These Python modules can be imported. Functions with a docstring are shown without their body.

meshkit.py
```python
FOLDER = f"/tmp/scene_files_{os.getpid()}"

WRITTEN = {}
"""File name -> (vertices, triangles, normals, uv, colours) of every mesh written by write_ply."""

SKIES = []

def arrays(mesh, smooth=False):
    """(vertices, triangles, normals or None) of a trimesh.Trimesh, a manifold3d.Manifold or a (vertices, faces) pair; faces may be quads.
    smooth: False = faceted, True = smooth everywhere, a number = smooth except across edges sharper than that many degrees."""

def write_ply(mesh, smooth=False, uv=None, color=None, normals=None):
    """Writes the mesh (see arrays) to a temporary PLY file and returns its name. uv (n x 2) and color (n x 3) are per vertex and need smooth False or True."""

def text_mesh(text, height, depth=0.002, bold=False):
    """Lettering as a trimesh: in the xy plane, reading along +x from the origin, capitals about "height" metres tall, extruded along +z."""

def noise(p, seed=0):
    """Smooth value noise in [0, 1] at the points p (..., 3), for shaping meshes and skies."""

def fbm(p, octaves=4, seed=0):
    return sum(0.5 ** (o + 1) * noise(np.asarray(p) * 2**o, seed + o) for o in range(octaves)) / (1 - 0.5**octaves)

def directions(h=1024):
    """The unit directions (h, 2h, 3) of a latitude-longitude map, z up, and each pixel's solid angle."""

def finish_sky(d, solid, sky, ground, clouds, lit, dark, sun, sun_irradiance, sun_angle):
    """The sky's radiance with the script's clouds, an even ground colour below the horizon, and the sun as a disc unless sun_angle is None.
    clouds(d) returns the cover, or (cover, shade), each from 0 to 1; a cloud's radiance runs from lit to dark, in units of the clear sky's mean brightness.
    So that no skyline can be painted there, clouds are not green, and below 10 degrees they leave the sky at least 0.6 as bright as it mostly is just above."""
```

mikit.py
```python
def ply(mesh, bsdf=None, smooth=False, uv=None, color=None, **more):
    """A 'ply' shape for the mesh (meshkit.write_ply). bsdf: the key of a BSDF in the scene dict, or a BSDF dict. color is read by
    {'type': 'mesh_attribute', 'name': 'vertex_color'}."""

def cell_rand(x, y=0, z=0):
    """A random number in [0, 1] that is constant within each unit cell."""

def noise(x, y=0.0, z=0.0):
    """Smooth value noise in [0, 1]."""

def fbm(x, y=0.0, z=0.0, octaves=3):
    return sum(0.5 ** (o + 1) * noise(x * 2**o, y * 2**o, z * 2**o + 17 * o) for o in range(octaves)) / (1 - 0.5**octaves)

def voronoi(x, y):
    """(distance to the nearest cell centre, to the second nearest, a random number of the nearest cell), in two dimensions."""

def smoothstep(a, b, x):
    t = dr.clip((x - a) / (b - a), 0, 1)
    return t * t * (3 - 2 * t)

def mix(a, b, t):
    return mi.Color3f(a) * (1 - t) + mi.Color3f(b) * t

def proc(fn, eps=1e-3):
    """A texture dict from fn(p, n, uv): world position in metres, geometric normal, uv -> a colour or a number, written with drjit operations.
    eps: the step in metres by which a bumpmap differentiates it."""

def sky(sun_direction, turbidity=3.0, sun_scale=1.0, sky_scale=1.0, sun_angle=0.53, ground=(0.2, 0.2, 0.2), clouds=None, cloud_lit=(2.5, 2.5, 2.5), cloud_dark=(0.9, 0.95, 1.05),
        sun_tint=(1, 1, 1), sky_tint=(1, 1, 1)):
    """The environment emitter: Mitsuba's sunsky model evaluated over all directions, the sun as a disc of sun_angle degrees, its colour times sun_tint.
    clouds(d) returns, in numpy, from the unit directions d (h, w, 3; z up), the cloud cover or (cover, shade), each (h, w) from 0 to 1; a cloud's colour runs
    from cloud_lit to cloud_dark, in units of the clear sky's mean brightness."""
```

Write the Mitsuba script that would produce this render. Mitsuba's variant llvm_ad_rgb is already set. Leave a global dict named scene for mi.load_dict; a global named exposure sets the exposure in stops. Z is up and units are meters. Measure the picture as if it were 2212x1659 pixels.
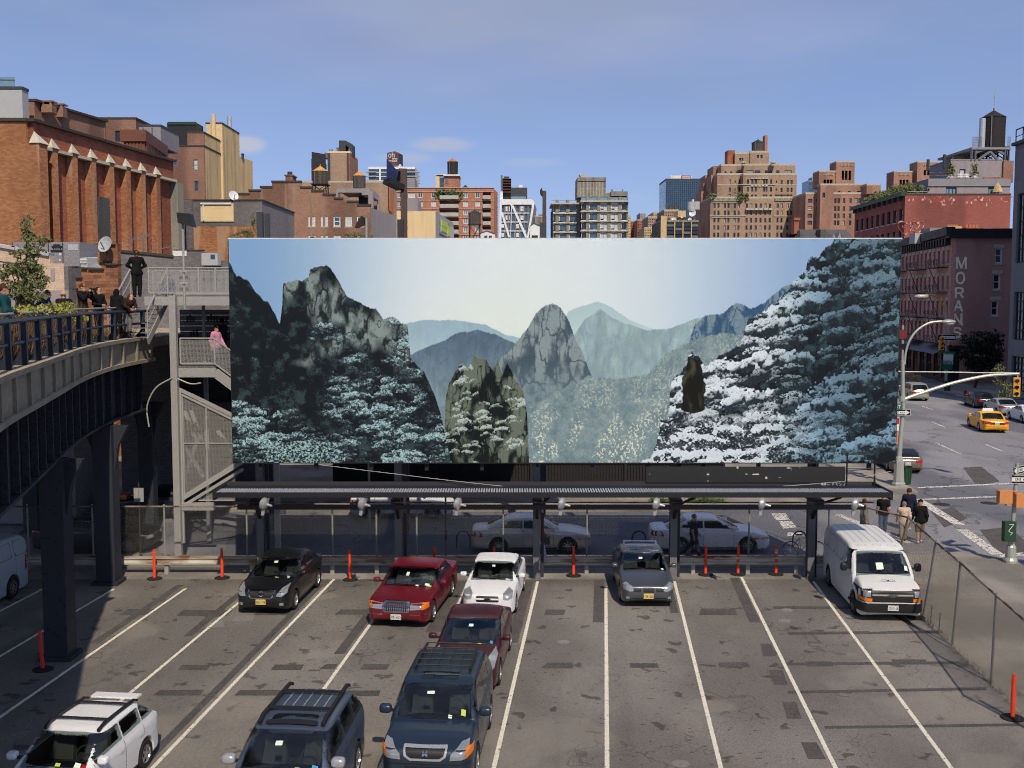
import math
import numpy as np,trimesh,shapely,shapely.affinity,mitsuba as mi,drjit as dr,mikit,meshkit
from mikit import noise,fbm,voronoi,cell_rand,smoothstep,mix

# ------------------------------------------------------------------ camera, sky, exposure
T = mi.ScalarTransform4f
F,HY,CAMH = 2350.0,645.0,10.0            # focal length and horizon row of the picture (2212 px wide)
PITCH = math.atan((829.5 - HY) / F)
SUN = (0.18,-0.72,0.669)
exposure = 1.5
scene,labels = {'type': 'scene'},{}
scene['camera'] = {'type': 'perspective','fov': math.degrees(2 * math.atan(1106 / F)),'fov_axis': 'x','near_clip': 0.5,'far_clip': 6000.0,
                   'to_world': T().look_at(origin=[0,0,CAMH],target=[0,math.cos(PITCH),CAMH - math.sin(PITCH)],up=[0,0,1])}


def cloud_cover(d):
 el = np.degrees(np.arcsin(np.clip(d[...,2],-1,1)))
 q = np.stack([d[...,0] * 2.2,d[...,1] * 2.2,d[...,2] * 8.0],-1)
 n = meshkit.fbm(q + 3.1,5,seed=4)
 veil = np.clip((n - 0.36) * 2.4,0,1) * 0.72 * np.clip((el - 5) / 10,0.25,1)
 az = np.degrees(np.arctan2(d[...,0],d[...,1]))
 puff = np.zeros_like(el)
 for a,e,wa,we,s in ((-13.7,7.7,1.1,0.45,0.8),(-3.6,7.9,1.6,0.36,0.6),(-5.6,7.2,1.5,0.3,0.45),(1.2,7.0,1.6,.25,.3),(-13.6,5.2,1.3,0.3,0.35),(5.0,5.2,2.2,0.3,0.2),(31,9,3,.6,.5),(-39,11,4,.8,.5)):
  w = meshkit.fbm(np.stack([az * 1.1,el * 2.4,0 * el + a],-1),5,seed=9)
  g = np.exp(-((az - a) / wa) ** 2 - ((el - e) / we) ** 2)
  puff = np.maximum(puff,s * np.clip((g * (0.55 + 1.1 * w) - 0.25) * 2.2,0,1))
 cover = np.clip(np.maximum(veil,puff),0,1)
 shade = np.clip(0.25 + 1.2 * (meshkit.fbm(q * 1.7 + 9,3,seed=2) - 0.4),0,1) * np.where(puff > veil,0.25,0.9)
 return cover,shade


scene['sky'] = mikit.sky(SUN,turbidity=2.2,clouds=cloud_cover,cloud_lit=(2.3,2.35,2.7),cloud_dark=(0.68,0.69,0.98),sky_tint=(0.99,0.93,1.14),sun_tint=(0.93,0.99,1.10))


# ------------------------------------------------------------------ helpers
def S(r,g,b,k=1.0):
 """An sRGB triple (0 to 255) as linear reflectance times k."""
 c = np.array([r,g,b]) / 255.0
 return tuple(float(x) for x in k * np.where(c <= 0.04045,c / 12.92,((c + 0.055) / 1.055) ** 2.4))


def M(name,color,rough=0.7,metal=0.0,spec=0.4,bump=None,bscale=0.01,eps=2e-3,**more):
 col = {'type': 'rgb','value': list(color)} if not callable(color) else mikit.proc(color)
 b = {'type': 'principled','base_color': col,'roughness': rough,'metallic': metal,'specular': spec,**more}
 if bump is not None:
  b = {'type': 'bumpmap','arbitrary': mikit.proc(bump,eps),'scale': bscale,'bsdf': b}
 scene[name] = {'type': 'twosided','bsdf': b}
 return name


def at(px,py,d):
 """The point of the world at depth y = d seen at picture position (px, py)."""
 a,u = (px - 1106) / F,(829.5 - py) / F
 y,z = math.cos(PITCH) + u * math.sin(PITCH),-math.sin(PITCH) + u * math.cos(PITCH)
 return np.array([a * d / y,d,CAMH + z * d / y])


def gnd(px,py,z=0.0):
 u = (829.5 - py) / F
 y,zz = math.cos(PITCH) + u * math.sin(PITCH),-math.sin(PITCH) + u * math.cos(PITCH)
 return at(px,py,(z - CAMH) / zz * y)


def key_for(name,parent=None):
 base = name if parent is None else parent + '__' + name
 key,i = base,0
 while key in scene or key in labels or key in USED:
  i += 1
  key = f'{base}_{i:03d}'
 USED.add(key)
 return key


USED = set()


def thing(name,label,cat,group=None,mesh=None,bsdf=None,smooth=False):
 k = key_for(name)
 labels[k] = {'label': label,'category': cat}
 if group:
  labels[k]['group'] = group
 if mesh is not None:
  scene[k] = mikit.ply(getm(mesh),bsdf,smooth=smooth)
 return k


def struct(name,mesh,bsdf,kind='structure',smooth=False,label=None):
 k = key_for(name)
 labels[k] = {'kind': kind}
 labels[k]['label'] = label or name.replace('_',' ')
 if kind == 'stuff':
  labels[k]['category'] = name.replace('_',' ')
 scene[k] = mikit.ply(getm(mesh),bsdf,smooth=smooth)
 return k


def part(parent,name,mesh,bsdf,label=None,smooth=False,stuff=False,to_world=None,normals=None):
 k = key_for(name,parent)
 if isinstance(mesh,dict):
  d = dict(mesh)
  if bsdf is not None:
   d['bsdf'] = {'type': 'ref','id': bsdf}
 elif normals is not None:
  path = meshkit.write_ply(mesh,normals=normals)
  d = {'type': 'ply','filename': path,'face_normals': False,'bsdf': {'type': 'ref','id': bsdf}}
 else:
  d = mikit.ply(getm(mesh),bsdf,smooth=smooth)
 if to_world is not None:
  d['to_world'] = to_world
 scene[k] = d
 if label or stuff:
  labels[k] = {}
  if label:
   labels[k]['label'] = label
  if stuff:
   labels[k]['kind'] = 'stuff'
 return k


def getm(m):
 return m.mesh() if isinstance(m,MB) else m


class MB:
 """Collects pieces into one mesh."""

 def __init__(self):
  self.v,self.f,self.n = [],[],0

 def add(self,v,f):
  v,f = np.asarray(v,float),np.asarray(f,int)
  if f.ndim == 2 and f.shape[1] == 4:
   f = np.vstack([f[:,[0,1,2]],f[:,[0,2,3]]])
  self.v.append(v); self.f.append(f + self.n); self.n += len(v)
  return self

 def mesh(self):
  return (np.vstack(self.v),np.vstack(self.f))

 def hexa(self,p):          # 8 corners: bottom ccw 0-3, top ccw 4-7
  return self.add(p,[[0,3,2,1],[4,5,6,7],[0,1,5,4],[1,2,6,5],[2,3,7,6],[3,0,4,7]])

 def box(self,x0,x1,y0,y1,z0,z1):
  return self.hexa([(x0,y0,z0),(x1,y0,z0),(x1,y1,z0),(x0,y1,z0),(x0,y0,z1),(x1,y0,z1),(x1,y1,z1),(x0,y1,z1)])

 def obox(self,c,sx,sy,z0,z1,ang=0.0):
  """A box centred at c in plan, turned by ang about z."""
  ca,sa = math.cos(ang),math.sin(ang)
  q = [(c[0] + x * ca - y * sa,c[1] + x * sa + y * ca) for x,y in ((-sx / 2,-sy / 2),(sx / 2,-sy / 2),(sx / 2,sy / 2),(-sx / 2,sy / 2))]
  return self.hexa([(*p,z0) for p in q] + [(*p,z1) for p in q])

 def bar(self,a,b,w,h=None,up=(0,0,1)):
  a,b = np.asarray(a,float),np.asarray(b,float)
  h = w if h is None else h
  d = (b - a) / np.linalg.norm(b - a)
  s = np.cross(d,up)
  if np.linalg.norm(s) < 1e-6:
   s = np.cross(d,(1,0,0))
  s /= np.linalg.norm(s)
  t = np.cross(s,d)
  o = [-s * w / 2 - t * h / 2,s * w / 2 - t * h / 2,s * w / 2 + t * h / 2,-s * w / 2 + t * h / 2]
  return self.hexa([a + o[0],a + o[1],b + o[1],b + o[0],a + o[3],a + o[2],b + o[2],b + o[3]])

 def tube(self,pts,r,sides=8,cap=True):
  p = np.asarray(pts,float)
  r = np.broadcast_to(np.asarray(r,float),(len(p),))
  t = np.gradient(p,axis=0)
  t /= np.linalg.norm(t,axis=1,keepdims=True) + 1e-12
  ref = np.array([0,0,1.0]) if abs(t[:,2]).mean() < 0.8 else np.array([1.0,0,0])
  a = np.cross(t,ref); a /= np.linalg.norm(a,axis=1,keepdims=True) + 1e-12
  b = np.cross(t,a)
  an = np.arange(sides) * 2 * np.pi / sides
  v = p[:,None] + r[:,None,None] * (np.cos(an)[None,:,None] * a[:,None] + np.sin(an)[None,:,None] * b[:,None])
  i,j = np.meshgrid(np.arange(len(p) - 1),np.arange(sides),indexing='ij')
  q = np.stack([i * sides + j,i * sides + (j + 1) % sides,(i + 1) * sides + (j + 1) % sides,(i + 1) * sides + j],-1).reshape(-1,4)
  self.add(v.reshape(-1,3),q)
  if cap:
   for k,c in ((0,p[0]),(len(p) - 1,p[-1])):
    self.add(np.vstack([v[k],c[None]]),[[m,(m + 1) % sides,sides] for m in range(sides)])
  return self

 def lathe(self,prof,c=(0,0,0),n=20):
  """prof: (radius, z) pairs, turned about the vertical through c."""
  prof = np.asarray(prof,float)
  an = np.arange(n) * 2 * np.pi / n
  v = np.stack([prof[:,:1] * np.cos(an),prof[:,:1] * np.sin(an),np.repeat(prof[:,1:],n,1)],-1) + np.asarray(c)
  i,j = np.meshgrid(np.arange(len(prof) - 1),np.arange(n),indexing='ij')
  q = np.stack([i * n + j,i * n + (j + 1) % n,(i + 1) * n + (j + 1) % n,(i + 1) * n + j],-1).reshape(-1,4)
  return self.add(v.reshape(-1,3),q)

 def poly(self,poly,fn):
  """A shapely polygon as a flat sheet; fn maps (n, 2) to (n, 3)."""
  for g in getattr(poly,'geoms',[poly]):
   if g.is_empty or g.geom_type != 'Polygon':
    continue
   v,f = trimesh.creation.triangulate_polygon(g,engine='earcut')
   self.add(fn(np.asarray(v)),f)
  return self

 def prism(self,poly,fn,depth):
  """poly extruded along the third argument of fn(u, v, w), w from 0 to depth."""
  for g in getattr(poly,'geoms',[poly]):
   m = trimesh.creation.extrude_polygon(g,depth,engine='earcut')
   self.add(fn(m.vertices[:,0],m.vertices[:,1],m.vertices[:,2]),m.faces)
  return self

 def wall(self,a,b,z0,z1,th,wins=(),reveal=None):
  """An upright wall from a to b (outside is to the right of a->b seen from above when walking... i.e. (dy, -dx)); wins: (u0, u1, v0, v1) or shapely polygons cut through."""
  a,b = np.asarray(a,float)[:2],np.asarray(b,float)[:2]
  L = np.linalg.norm(b - a)
  d = (b - a) / L
  n = np.array([d[1],-d[0]])
  P = shapely.box(0,z0,L,z1) if not callable(z1) else z1(L,z0)
  if wins:
   P = P.difference(shapely.union_all([w if hasattr(w,'area') else shapely.box(*[w[i] for i in (0,2,1,3)]) for w in wins]))
  fn = lambda u,v,w: np.stack([a[0] + d[0] * u - n[0] * w,a[1] + d[1] * u - n[1] * w,v],-1)
  return self.prism(P,fn,th)


def place(a,b):
 """to_world of things laid out on the wall a->b: x along the wall, y inwards, z up."""
 a,b = np.asarray(a,float)[:2],np.asarray(b,float)[:2]
 d = (b - a) / np.linalg.norm(b - a)
 return lambda u,v: T([[d[0],-d[1],0,a[0] + d[0] * u],[d[1],d[0],0,a[1] + d[1] * u],[0,0,1,v],[0,0,0,1]])


def chaikin(p,n=2,closed=True):
 p = np.asarray(p,float)
 for _ in range(n):
  q = np.roll(p,-1,0)
  p = np.stack([0.75 * p + 0.25 * q,0.25 * p + 0.75 * q],1).reshape(-1,p.shape[1])
 return p


def curve(p,n=6):
 """Catmull-Rom through the points."""
 p = np.asarray(p,float)
 e = np.vstack([2 * p[0] - p[1],p,2 * p[-1] - p[-2]])
 out = []
 for i in range(1,len(e) - 2):
  for t in np.arange(n) / n:
   a,b,c,d = e[i - 1:i + 3]
   out.append(0.5 * (2 * b + (c - a) * t + (2 * a - 5 * b + 4 * c - d) * t * t + (3 * b - a - 3 * c + d) * t ** 3))
 return np.vstack(out + [p[-1:]])


# ------------------------------------------------------------------ signed distances and a surface-net mesher (car bodies, people)
def sd_poly(poly,x,y):
 p = np.asarray(poly,float)
 q = np.roll(p,-1,0)
 d2,ins = np.full(x.shape,1e9),np.zeros(x.shape,bool)
 for (ax,ay),(bx,by) in zip(p,q):
  ex,ey = bx - ax,by - ay
  wx,wy = x - ax,y - ay
  t = np.clip((wx * ex + wy * ey) / (ex * ex + ey * ey + 1e-12),0,1)
  d2 = np.minimum(d2,(wx - ex * t) ** 2 + (wy - ey * t) ** 2)
  c = (ay > y) != (by > y)
  if abs(ey) > 1e-12:
   ins ^= c & (x < ax + (y - ay) * ex / ey)
 return np.where(ins,-1,1) * np.sqrt(d2)


class Grid2:
 """A polygon's signed distance kept on a fine grid, so that it can be read quickly."""

 def __init__(s,poly,h=.025,pad=.75):
  p = np.asarray(poly,float)
  s.h,s.lo = h,p.min(0) - pad
  n = np.ceil((p.max(0) + pad - s.lo) / h).astype(int) + 1
  X,Y = np.meshgrid(*(s.lo[k] + np.arange(n[k]) * h for k in (0,1)),indexing='ij')
  s.g,s.n = sd_poly(p,X,Y),n

 def __call__(s,x,y):
  u,v = (x - s.lo[0]) / s.h,(y - s.lo[1]) / s.h
  uc,vc = np.clip(u,0,s.n[0] - 1.001),np.clip(v,0,s.n[1] - 1.001)
  i,j = uc.astype(int),vc.astype(int)
  a,b,g = uc - i,vc - j,s.g
  return (g[i,j] * (1 - a) + g[i + 1,j] * a) * (1 - b) + (g[i,j + 1] * (1 - a) + g[i + 1,j + 1] * a) * b + np.hypot(u - uc,v - vc) * s.h


def smin(a,b,k):
 h = np.clip(0.5 + 0.5 * (b - a) / k,0,1)
 return b * (1 - h) + a * h - k * h * (1 - h)


def smax(a,b,k):
 return -smin(-a,-b,k)


def grad(f,p,e=0.004):
 g = np.stack([f(p + np.eye(3)[k] * e) - f(p - np.eye(3)[k] * e) for k in range(3)],-1)
 return g / (np.linalg.norm(g,axis=-1,keepdims=True) + 1e-9)


def nets(f,lo,hi,h,fix=2):
 """Vertices, quads and normals of the surface f = 0 inside the box."""
 ax = [np.arange(l,u + h,h) for l,u in zip(lo,hi)]
 G = np.stack(np.meshgrid(*ax,indexing='ij'),-1)
 d = f(G.reshape(-1,3)).reshape(G.shape[:3])
 n = np.array(d.shape) - 1
 s = d < 0
 num,cnt = np.zeros((*n,3)),np.zeros(n)
 sl = lambda o,m=n: tuple(slice(o[k],o[k] + m[k]) for k in range(3))
 C = [(i,j,k) for i in (0,1) for j in (0,1) for k in (0,1)]
 for a in C:
  for k in range(3):
   if a[k] == 0:
    b = tuple(a[m] + (m == k) for m in range(3))
    da,db = d[sl(a)],d[sl(b)]
    cr = (da < 0) != (db < 0)
    t = np.where(cr,da / np.where(cr,da - db,1),0)
    num += cr[...,None] * (G[sl(a)] + t[...,None] * (np.array(b) - a) * h)
    cnt += cr
 idx = -np.ones(n,int)
 on = cnt > 0
 idx[on] = np.arange(on.sum())
 v = num[on] / cnt[on][:,None]
 quads = []
 for k in range(3):
  u,w = (k + 1) % 3,(k + 2) % 3
  e = np.eye(3,dtype=int)
  m = [0,0,0]
  m[k] = n[k]; m[u] = n[u] - 1; m[w] = n[w] - 1
  o = np.zeros(3,int); o[u] = 1; o[w] = 1
  a = s[tuple(slice(o[q],o[q] + m[q]) for q in range(3))]
  o2 = o + e[k]
  b = s[tuple(slice(o2[q],o2[q] + m[q]) for q in range(3))]
  ii = np.argwhere(a != b)
  if not len(ii):
   continue
  flip = a[tuple(ii.T)]
  base = ii + o
  q = np.stack([idx[tuple((base - du * e[u] - dw * e[w]).T)] for du,dw in ((1,1),(0,1),(0,0),(1,0))],-1)
  quads.append(np.where(flip[:,None],q,q[:,::-1]))
 q = np.vstack(quads)
 for _ in range(fix):
  g = grad(f,v)
  v = v - np.clip(f(v),-h / 2,h / 2)[:,None] * g
 return v,q,grad(f,v)


def sheet(poly,step):
 """A shapely polygon cut into cells of the given size: (n, 2) points and triangles."""
 x0,y0,x1,y1 = poly.bounds
 X,Y = np.meshgrid(np.arange(x0,x1,step),np.arange(y0,y1,step))
 cells = shapely.intersection(poly,shapely.box(X.ravel(),Y.ravel(),X.ravel() + step,Y.ravel() + step))
 V,Fc,n = [],[],0
 for c in cells:
  for g in getattr(c,'geoms',[c]):
   if g.geom_type != 'Polygon' or g.area < 1e-7:
    continue
   p = np.array(g.convex_hull.exterior.coords)[:-1]
   V.append(p)
   Fc += [[n,n + i,n + i + 1] for i in range(1,len(p) - 1)]
   n += len(p)
 return np.vstack(V),np.array(Fc)


def rrect(x0,y0,x1,y1,r):
 return shapely.box(x0 + r,y0 + r,x1 - r,y1 - r).buffer(r,quad_segs=3)


def flat_text(text,height,bold=False):
 m = meshkit.text_mesh(text,height,0.004,bold)
 return np.array(m.vertices),np.array(m.faces)
# ------------------------------------------------------------------ ground, road, pavement, parking lot
def grit(p,s):
 return fbm(p.x * s,p.y * s,p.z * s,3)


def lot_color(p,n,uv):
 big = fbm(p.x * 0.35 + 7,p.y * 0.22,0,3)
 g = noise(p.x * 38,p.y * 38) * 0.5 + noise(p.x * 90,p.y * 90,3) * 0.5
 c = mix(S(112,108,103,.8),S(131,126,120,.8),smoothstep(0.3,0.7,big)) * (0.62 + 0.76 * g)
 s1,s2,w = voronoi(p.x * 0.9 + noise(p.y * 5,p.x * 5) * 0.35,p.y * 0.9 + noise(p.x * 5,p.y * 5,8) * 0.35)
 oil = smoothstep(0.17,0.09,s1) * dr.select(w > 0.48,1.0,0.0)
 t1,t2,w2 = voronoi(p.x * 2.7 + 31 + noise(p.y * 9,p.x * 9) * 0.3,p.y * 3.1 + 5)
 oil = dr.maximum(oil,smoothstep(0.16,0.08,t1) * dr.select(w2 > 0.66,0.85,0.0) * smoothstep(.45,.6,fbm(p.x * .3,p.y * .3,5,2)))
 c = c * (1 - 0.52 * oil)
 pale = smoothstep(0.62,0.75,fbm(p.x * 0.6 + 3,p.y * 0.5 + 9,2,3))
 c = mix(c,mi.Color3f(S(150,143,133,.8)),pale * 0.35)
 v1,v2,vw = voronoi(p.x * .28 + fbm(p.x * 1.5,p.y * 1.5,2,3) * .5,p.y * .2 + fbm(p.y * 1.5,p.x * 1.5,6,3) * .5)
 crack = smoothstep(.02,.004,v2 - v1) * smoothstep(.42,.6,fbm(p.x * .2,p.y * .2,8,2))
 c = c * (1 - .3 * crack)
 lane = p.x - .0843 * p.y
 tyre = smoothstep(.6,.8,noise(lane * 1.7,p.y * .06,5)) * smoothstep(.4,.65,fbm(lane * .8,p.y * .12,7,2))
 c = c * (1 - .16 * tyre) * (.9 + .2 * fbm(p.x * 1.1,p.y * .8,12,3))
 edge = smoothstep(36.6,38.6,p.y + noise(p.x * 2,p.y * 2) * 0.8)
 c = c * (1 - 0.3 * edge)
 rust = smoothstep(0.6,0.8,fbm(p.x * .5 + 40,p.y * .35,1,3)) * 0.3
 return mix(c,c * mi.Color3f(1.06,.93,.84),rust)


def road_color(p,n,uv):
 g = noise(p.x * 30,p.y * 30) * 0.5 + noise(p.x * 75,p.y * 75,3) * 0.5
 big = fbm(p.x * 0.3,p.y * 0.12,0,3)
 c = mix(S(94,96,102,.9),S(124,124,128,.9),smoothstep(0.3,0.7,big)) * (0.7 + 0.6 * g)
 a,b,w = voronoi(p.x * 0.22 + fbm(p.x,p.y) * 0.4,p.y * 0.14 + fbm(p.y,p.x) * 0.4)
 crack = smoothstep(0.03,0.008,b - a)
 return c * (1 - 0.4 * crack) * (0.92 + 0.16 * w)


def walk_color(p,n,uv):
 g = noise(p.x * 22,p.y * 22) * 0.5 + noise(p.x * 60,p.y * 60,3) * 0.5
 big = fbm(p.x * 0.5,p.y * 0.5,4,3)
 cx,cy = p.x / 1.52 + 0.35 * 0,p.y / 1.52
 fx,fy = cx - dr.floor(cx),cy - dr.floor(cy)
 joint = dr.maximum(smoothstep(0.985,0.995,fx),smoothstep(0.985,0.995,fy))
 c = mix(S(124,120,113,.75),S(152,146,137,.78),smoothstep(0.3,0.7,big)) * (0.85 + 0.3 * g) * (0.94 + 0.12 * cell_rand(dr.floor(cx),dr.floor(cy)))
 return c * (1 - 0.4 * joint)


def worn_paint(base,wear):
 def fn(p,n,uv):
  w = fbm(p.x * 14,p.y * 14,0,3)
  return mix(base,S(112,104,95,.62),smoothstep(wear,wear - 0.12,w)) * (0.86 + 0.28 * noise(p.x * 40,p.y * 40))
 return fn


M('asphalt_lot',lot_color,0.85,spec=0.3,bump=lambda p,n,uv: noise(p.x * 55,p.y * 55),bscale=0.004)
M('asphalt_road',road_color,0.8,spec=0.35,bump=lambda p,n,uv: noise(p.x * 55,p.y * 55),bscale=0.003)
M('walk',walk_color,0.85,spec=0.3)
M('kerb',S(150,145,138,.7),0.8)
M('line_paint',worn_paint(S(228,222,206,.82),0.27),0.7)
M('road_paint',worn_paint(S(222,220,210,.72),0.46),0.7)
M('patch',lambda p,n,uv: mi.Color3f(S(82,79,77,.85)) * (0.6 + 0.8 * noise(p.x * 40,p.y * 40)) * (0.8 + 0.4 * fbm(p.x * 2,p.y * 2)),0.8)
M('pale_patch',lambda p,n,uv: mi.Color3f(S(146,142,138,.62)) * (0.8 + 0.4 * noise(p.x * 30,p.y * 30)),0.85)
M('iron_lid',S(62,58,55,.8),0.6,0.4)


def flat(pts,z):
 P = shapely.Polygon([tuple(q)[:2] for q in pts])
 return MB().poly(P,lambda v: np.column_stack([v,np.full(len(v),z)]))


def slab(pts,z0,z1):
 P = shapely.Polygon([tuple(q)[:2] for q in pts])
 return MB().prism(P,lambda u,v,w: np.stack([u,v,z0 + w],-1),z1 - z0)


RZ = -0.13
struct('ground',MB().add([(-3000,-400,RZ - .02),(3000,-400,RZ - .02),(3000,5000,RZ - .02),(-3000,5000,RZ - .02)],[[0,1,2,3]]),M('city_ground',S(96,93,90,.7),0.9),label='flat city ground reaching to the horizon')
AV = 0.095                                                            # the avenue drifts this much to the right per metre
av = lambda x56,y: x56 + AV * (y - 56)
road = struct('road',flat([(-90,42.0),(-90,51.2),(8,51.2),(20.6,54.9),(av(21.1,56),56),(av(21.1,420),420),(av(40.8,420),420),(av(40.8,107),107),(70,115),(70,62),(av(39.2,60),60),(av(39.2,5),5),(av(21.3,5),5),(19.3,40.9),(18.0,42.6),(16.0,42.0)],RZ),'asphalt_road',label='grey asphalt street and wide avenue with faint lane dashes')
walk = struct('pavement',slab([(-90,38.2),(-90,42.0),(16.0,42.0),(18.0,42.6),(19.3,40.9),(av(21.3,5),5),(14,5),(12.9,27.7),(12.4,32),(12.2,38.2)],RZ - .015,0),'walk',label='concrete pavement round the corner of the parking lot')
struct('pavement',slab([(-90,51.2),(8,51.2),(20.6,54.9),(av(21.1,56),56),(av(21.1,70),70),(av(21.1,420),420),(-90,420)],RZ - .015,0),'walk',label='concrete pavement on the far side of the cross street')
struct('pavement',slab([(av(40.8,107),107),(70,115),(140,130),(140,420),(av(40.8,420),420)],RZ - .015,0),'walk',label='pavement across the avenue with parked cars beside it')
struct('pavement',slab([(av(39.2,5),5),(av(39.2,60),60),(70,62),(70,5)],RZ - .015,0),'walk',label='pavement on the right side of the avenue')
LS = 0.0843
lot = struct('parking_lot',slab([(-60,-10),(14.5,-10),(13.55,20),(12.9,27.7),(12.35,32),(11.2,38.2),(-60,38.2)],RZ - .014,0.004),'asphalt_lot',label='worn brown asphalt parking lot with painted bays')


def strip(x25,y0,y1,w=0.1,z=0.009):
 f = lambda y: x25 + LS * (y - 25)
 return MB().add([(f(y0) - w / 2,y0,z),(f(y0) + w / 2,y0,z),(f(y1) + w / 2,y1,z),(f(y1) - w / 2,y1,z)],[[0,1,2,3]])


for x,y0,y1 in ((-19.6,10,37.2),(-17.2,10,37.3),(-14.75,10,36.9),(-12.29,10,36.95),(-9.87,10,36.2),(-7.47,9,38.2),(-5.02,9,36.5),(-2.6,9,37.2),(-0.18,9,37.9),(2.24,9,37.2),(4.67,9,37.9),(7.12,9,38.5),(9.59,9,37.9)):
 part(lot,'bay_line',strip(x,y0,y1),'line_paint')


def pq(*pts,z=0.008):
 return flat([gnd(*p) for p in pts],z)


for q in (((277,1316),(338,1316),(322,1329),(256,1329)),((396,1318),(503,1318),(490,1331),(380,1331)),((518,1491),(614,1491),(606,1503),(506,1503)),
          ((394,1437),(455,1437),(447,1448),(384,1448)),((345,1491),(441,1491),(432,1503),(329,1503)),((594,1436),(657,1436),(650,1448),(584,1448)),((736,1317),(806,1317),(798,1328),(722,1328)),((560,1317),(640,1317),(630,1329),(548,1329)),
          ((786,1435),(842,1435),(836,1447),(778,1447)),((744,1492),(822,1492),(818,1504),(736,1504)),((704,1435),(730,1435),(722,1446),(690,1446)),((1183,1432),(1236,1432),(1238,1444),(1168,1444)),((1178,1317),(1222,1317),(1218,1329),(1176,1329)),
          ((1360,1433),(1420,1433),(1424,1443),(1362,1443)),((1514,1315),(1588,1315),(1592,1329),(1510,1329)),((1552,1431),(1614,1431),(1620,1442),(1554,1442)),((1643,1391),(1666,1391),(1676,1418),(1648,1418)),((1660,1448),(1690,1448),(1702,1480),(1672,1480)),
          ((1690,1517),(1720,1517),(1732,1553),(1700,1553)),((1730,1604),(1764,1604),(1784,1640),(1746,1640)),((1738,1429),(1796,1429),(1800,1440),(1742,1440)),((1926,1425),(2000,1425),(2004,1436),(1930,1436))):
 part(lot,'patch',pq(*q),'patch')
for q in (((512,1330),(550,1330),(546,1341),(500,1343)),((1320,1336),(1356,1336),(1358,1349),(1318,1349)),((1872,1352),(1908,1350),(1918,1364),(1878,1366)),((452,1344),(482,1340),(484,1355),(444,1357))):
 part(lot,'pale_patch',pq(*q),'pale_patch')
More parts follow.
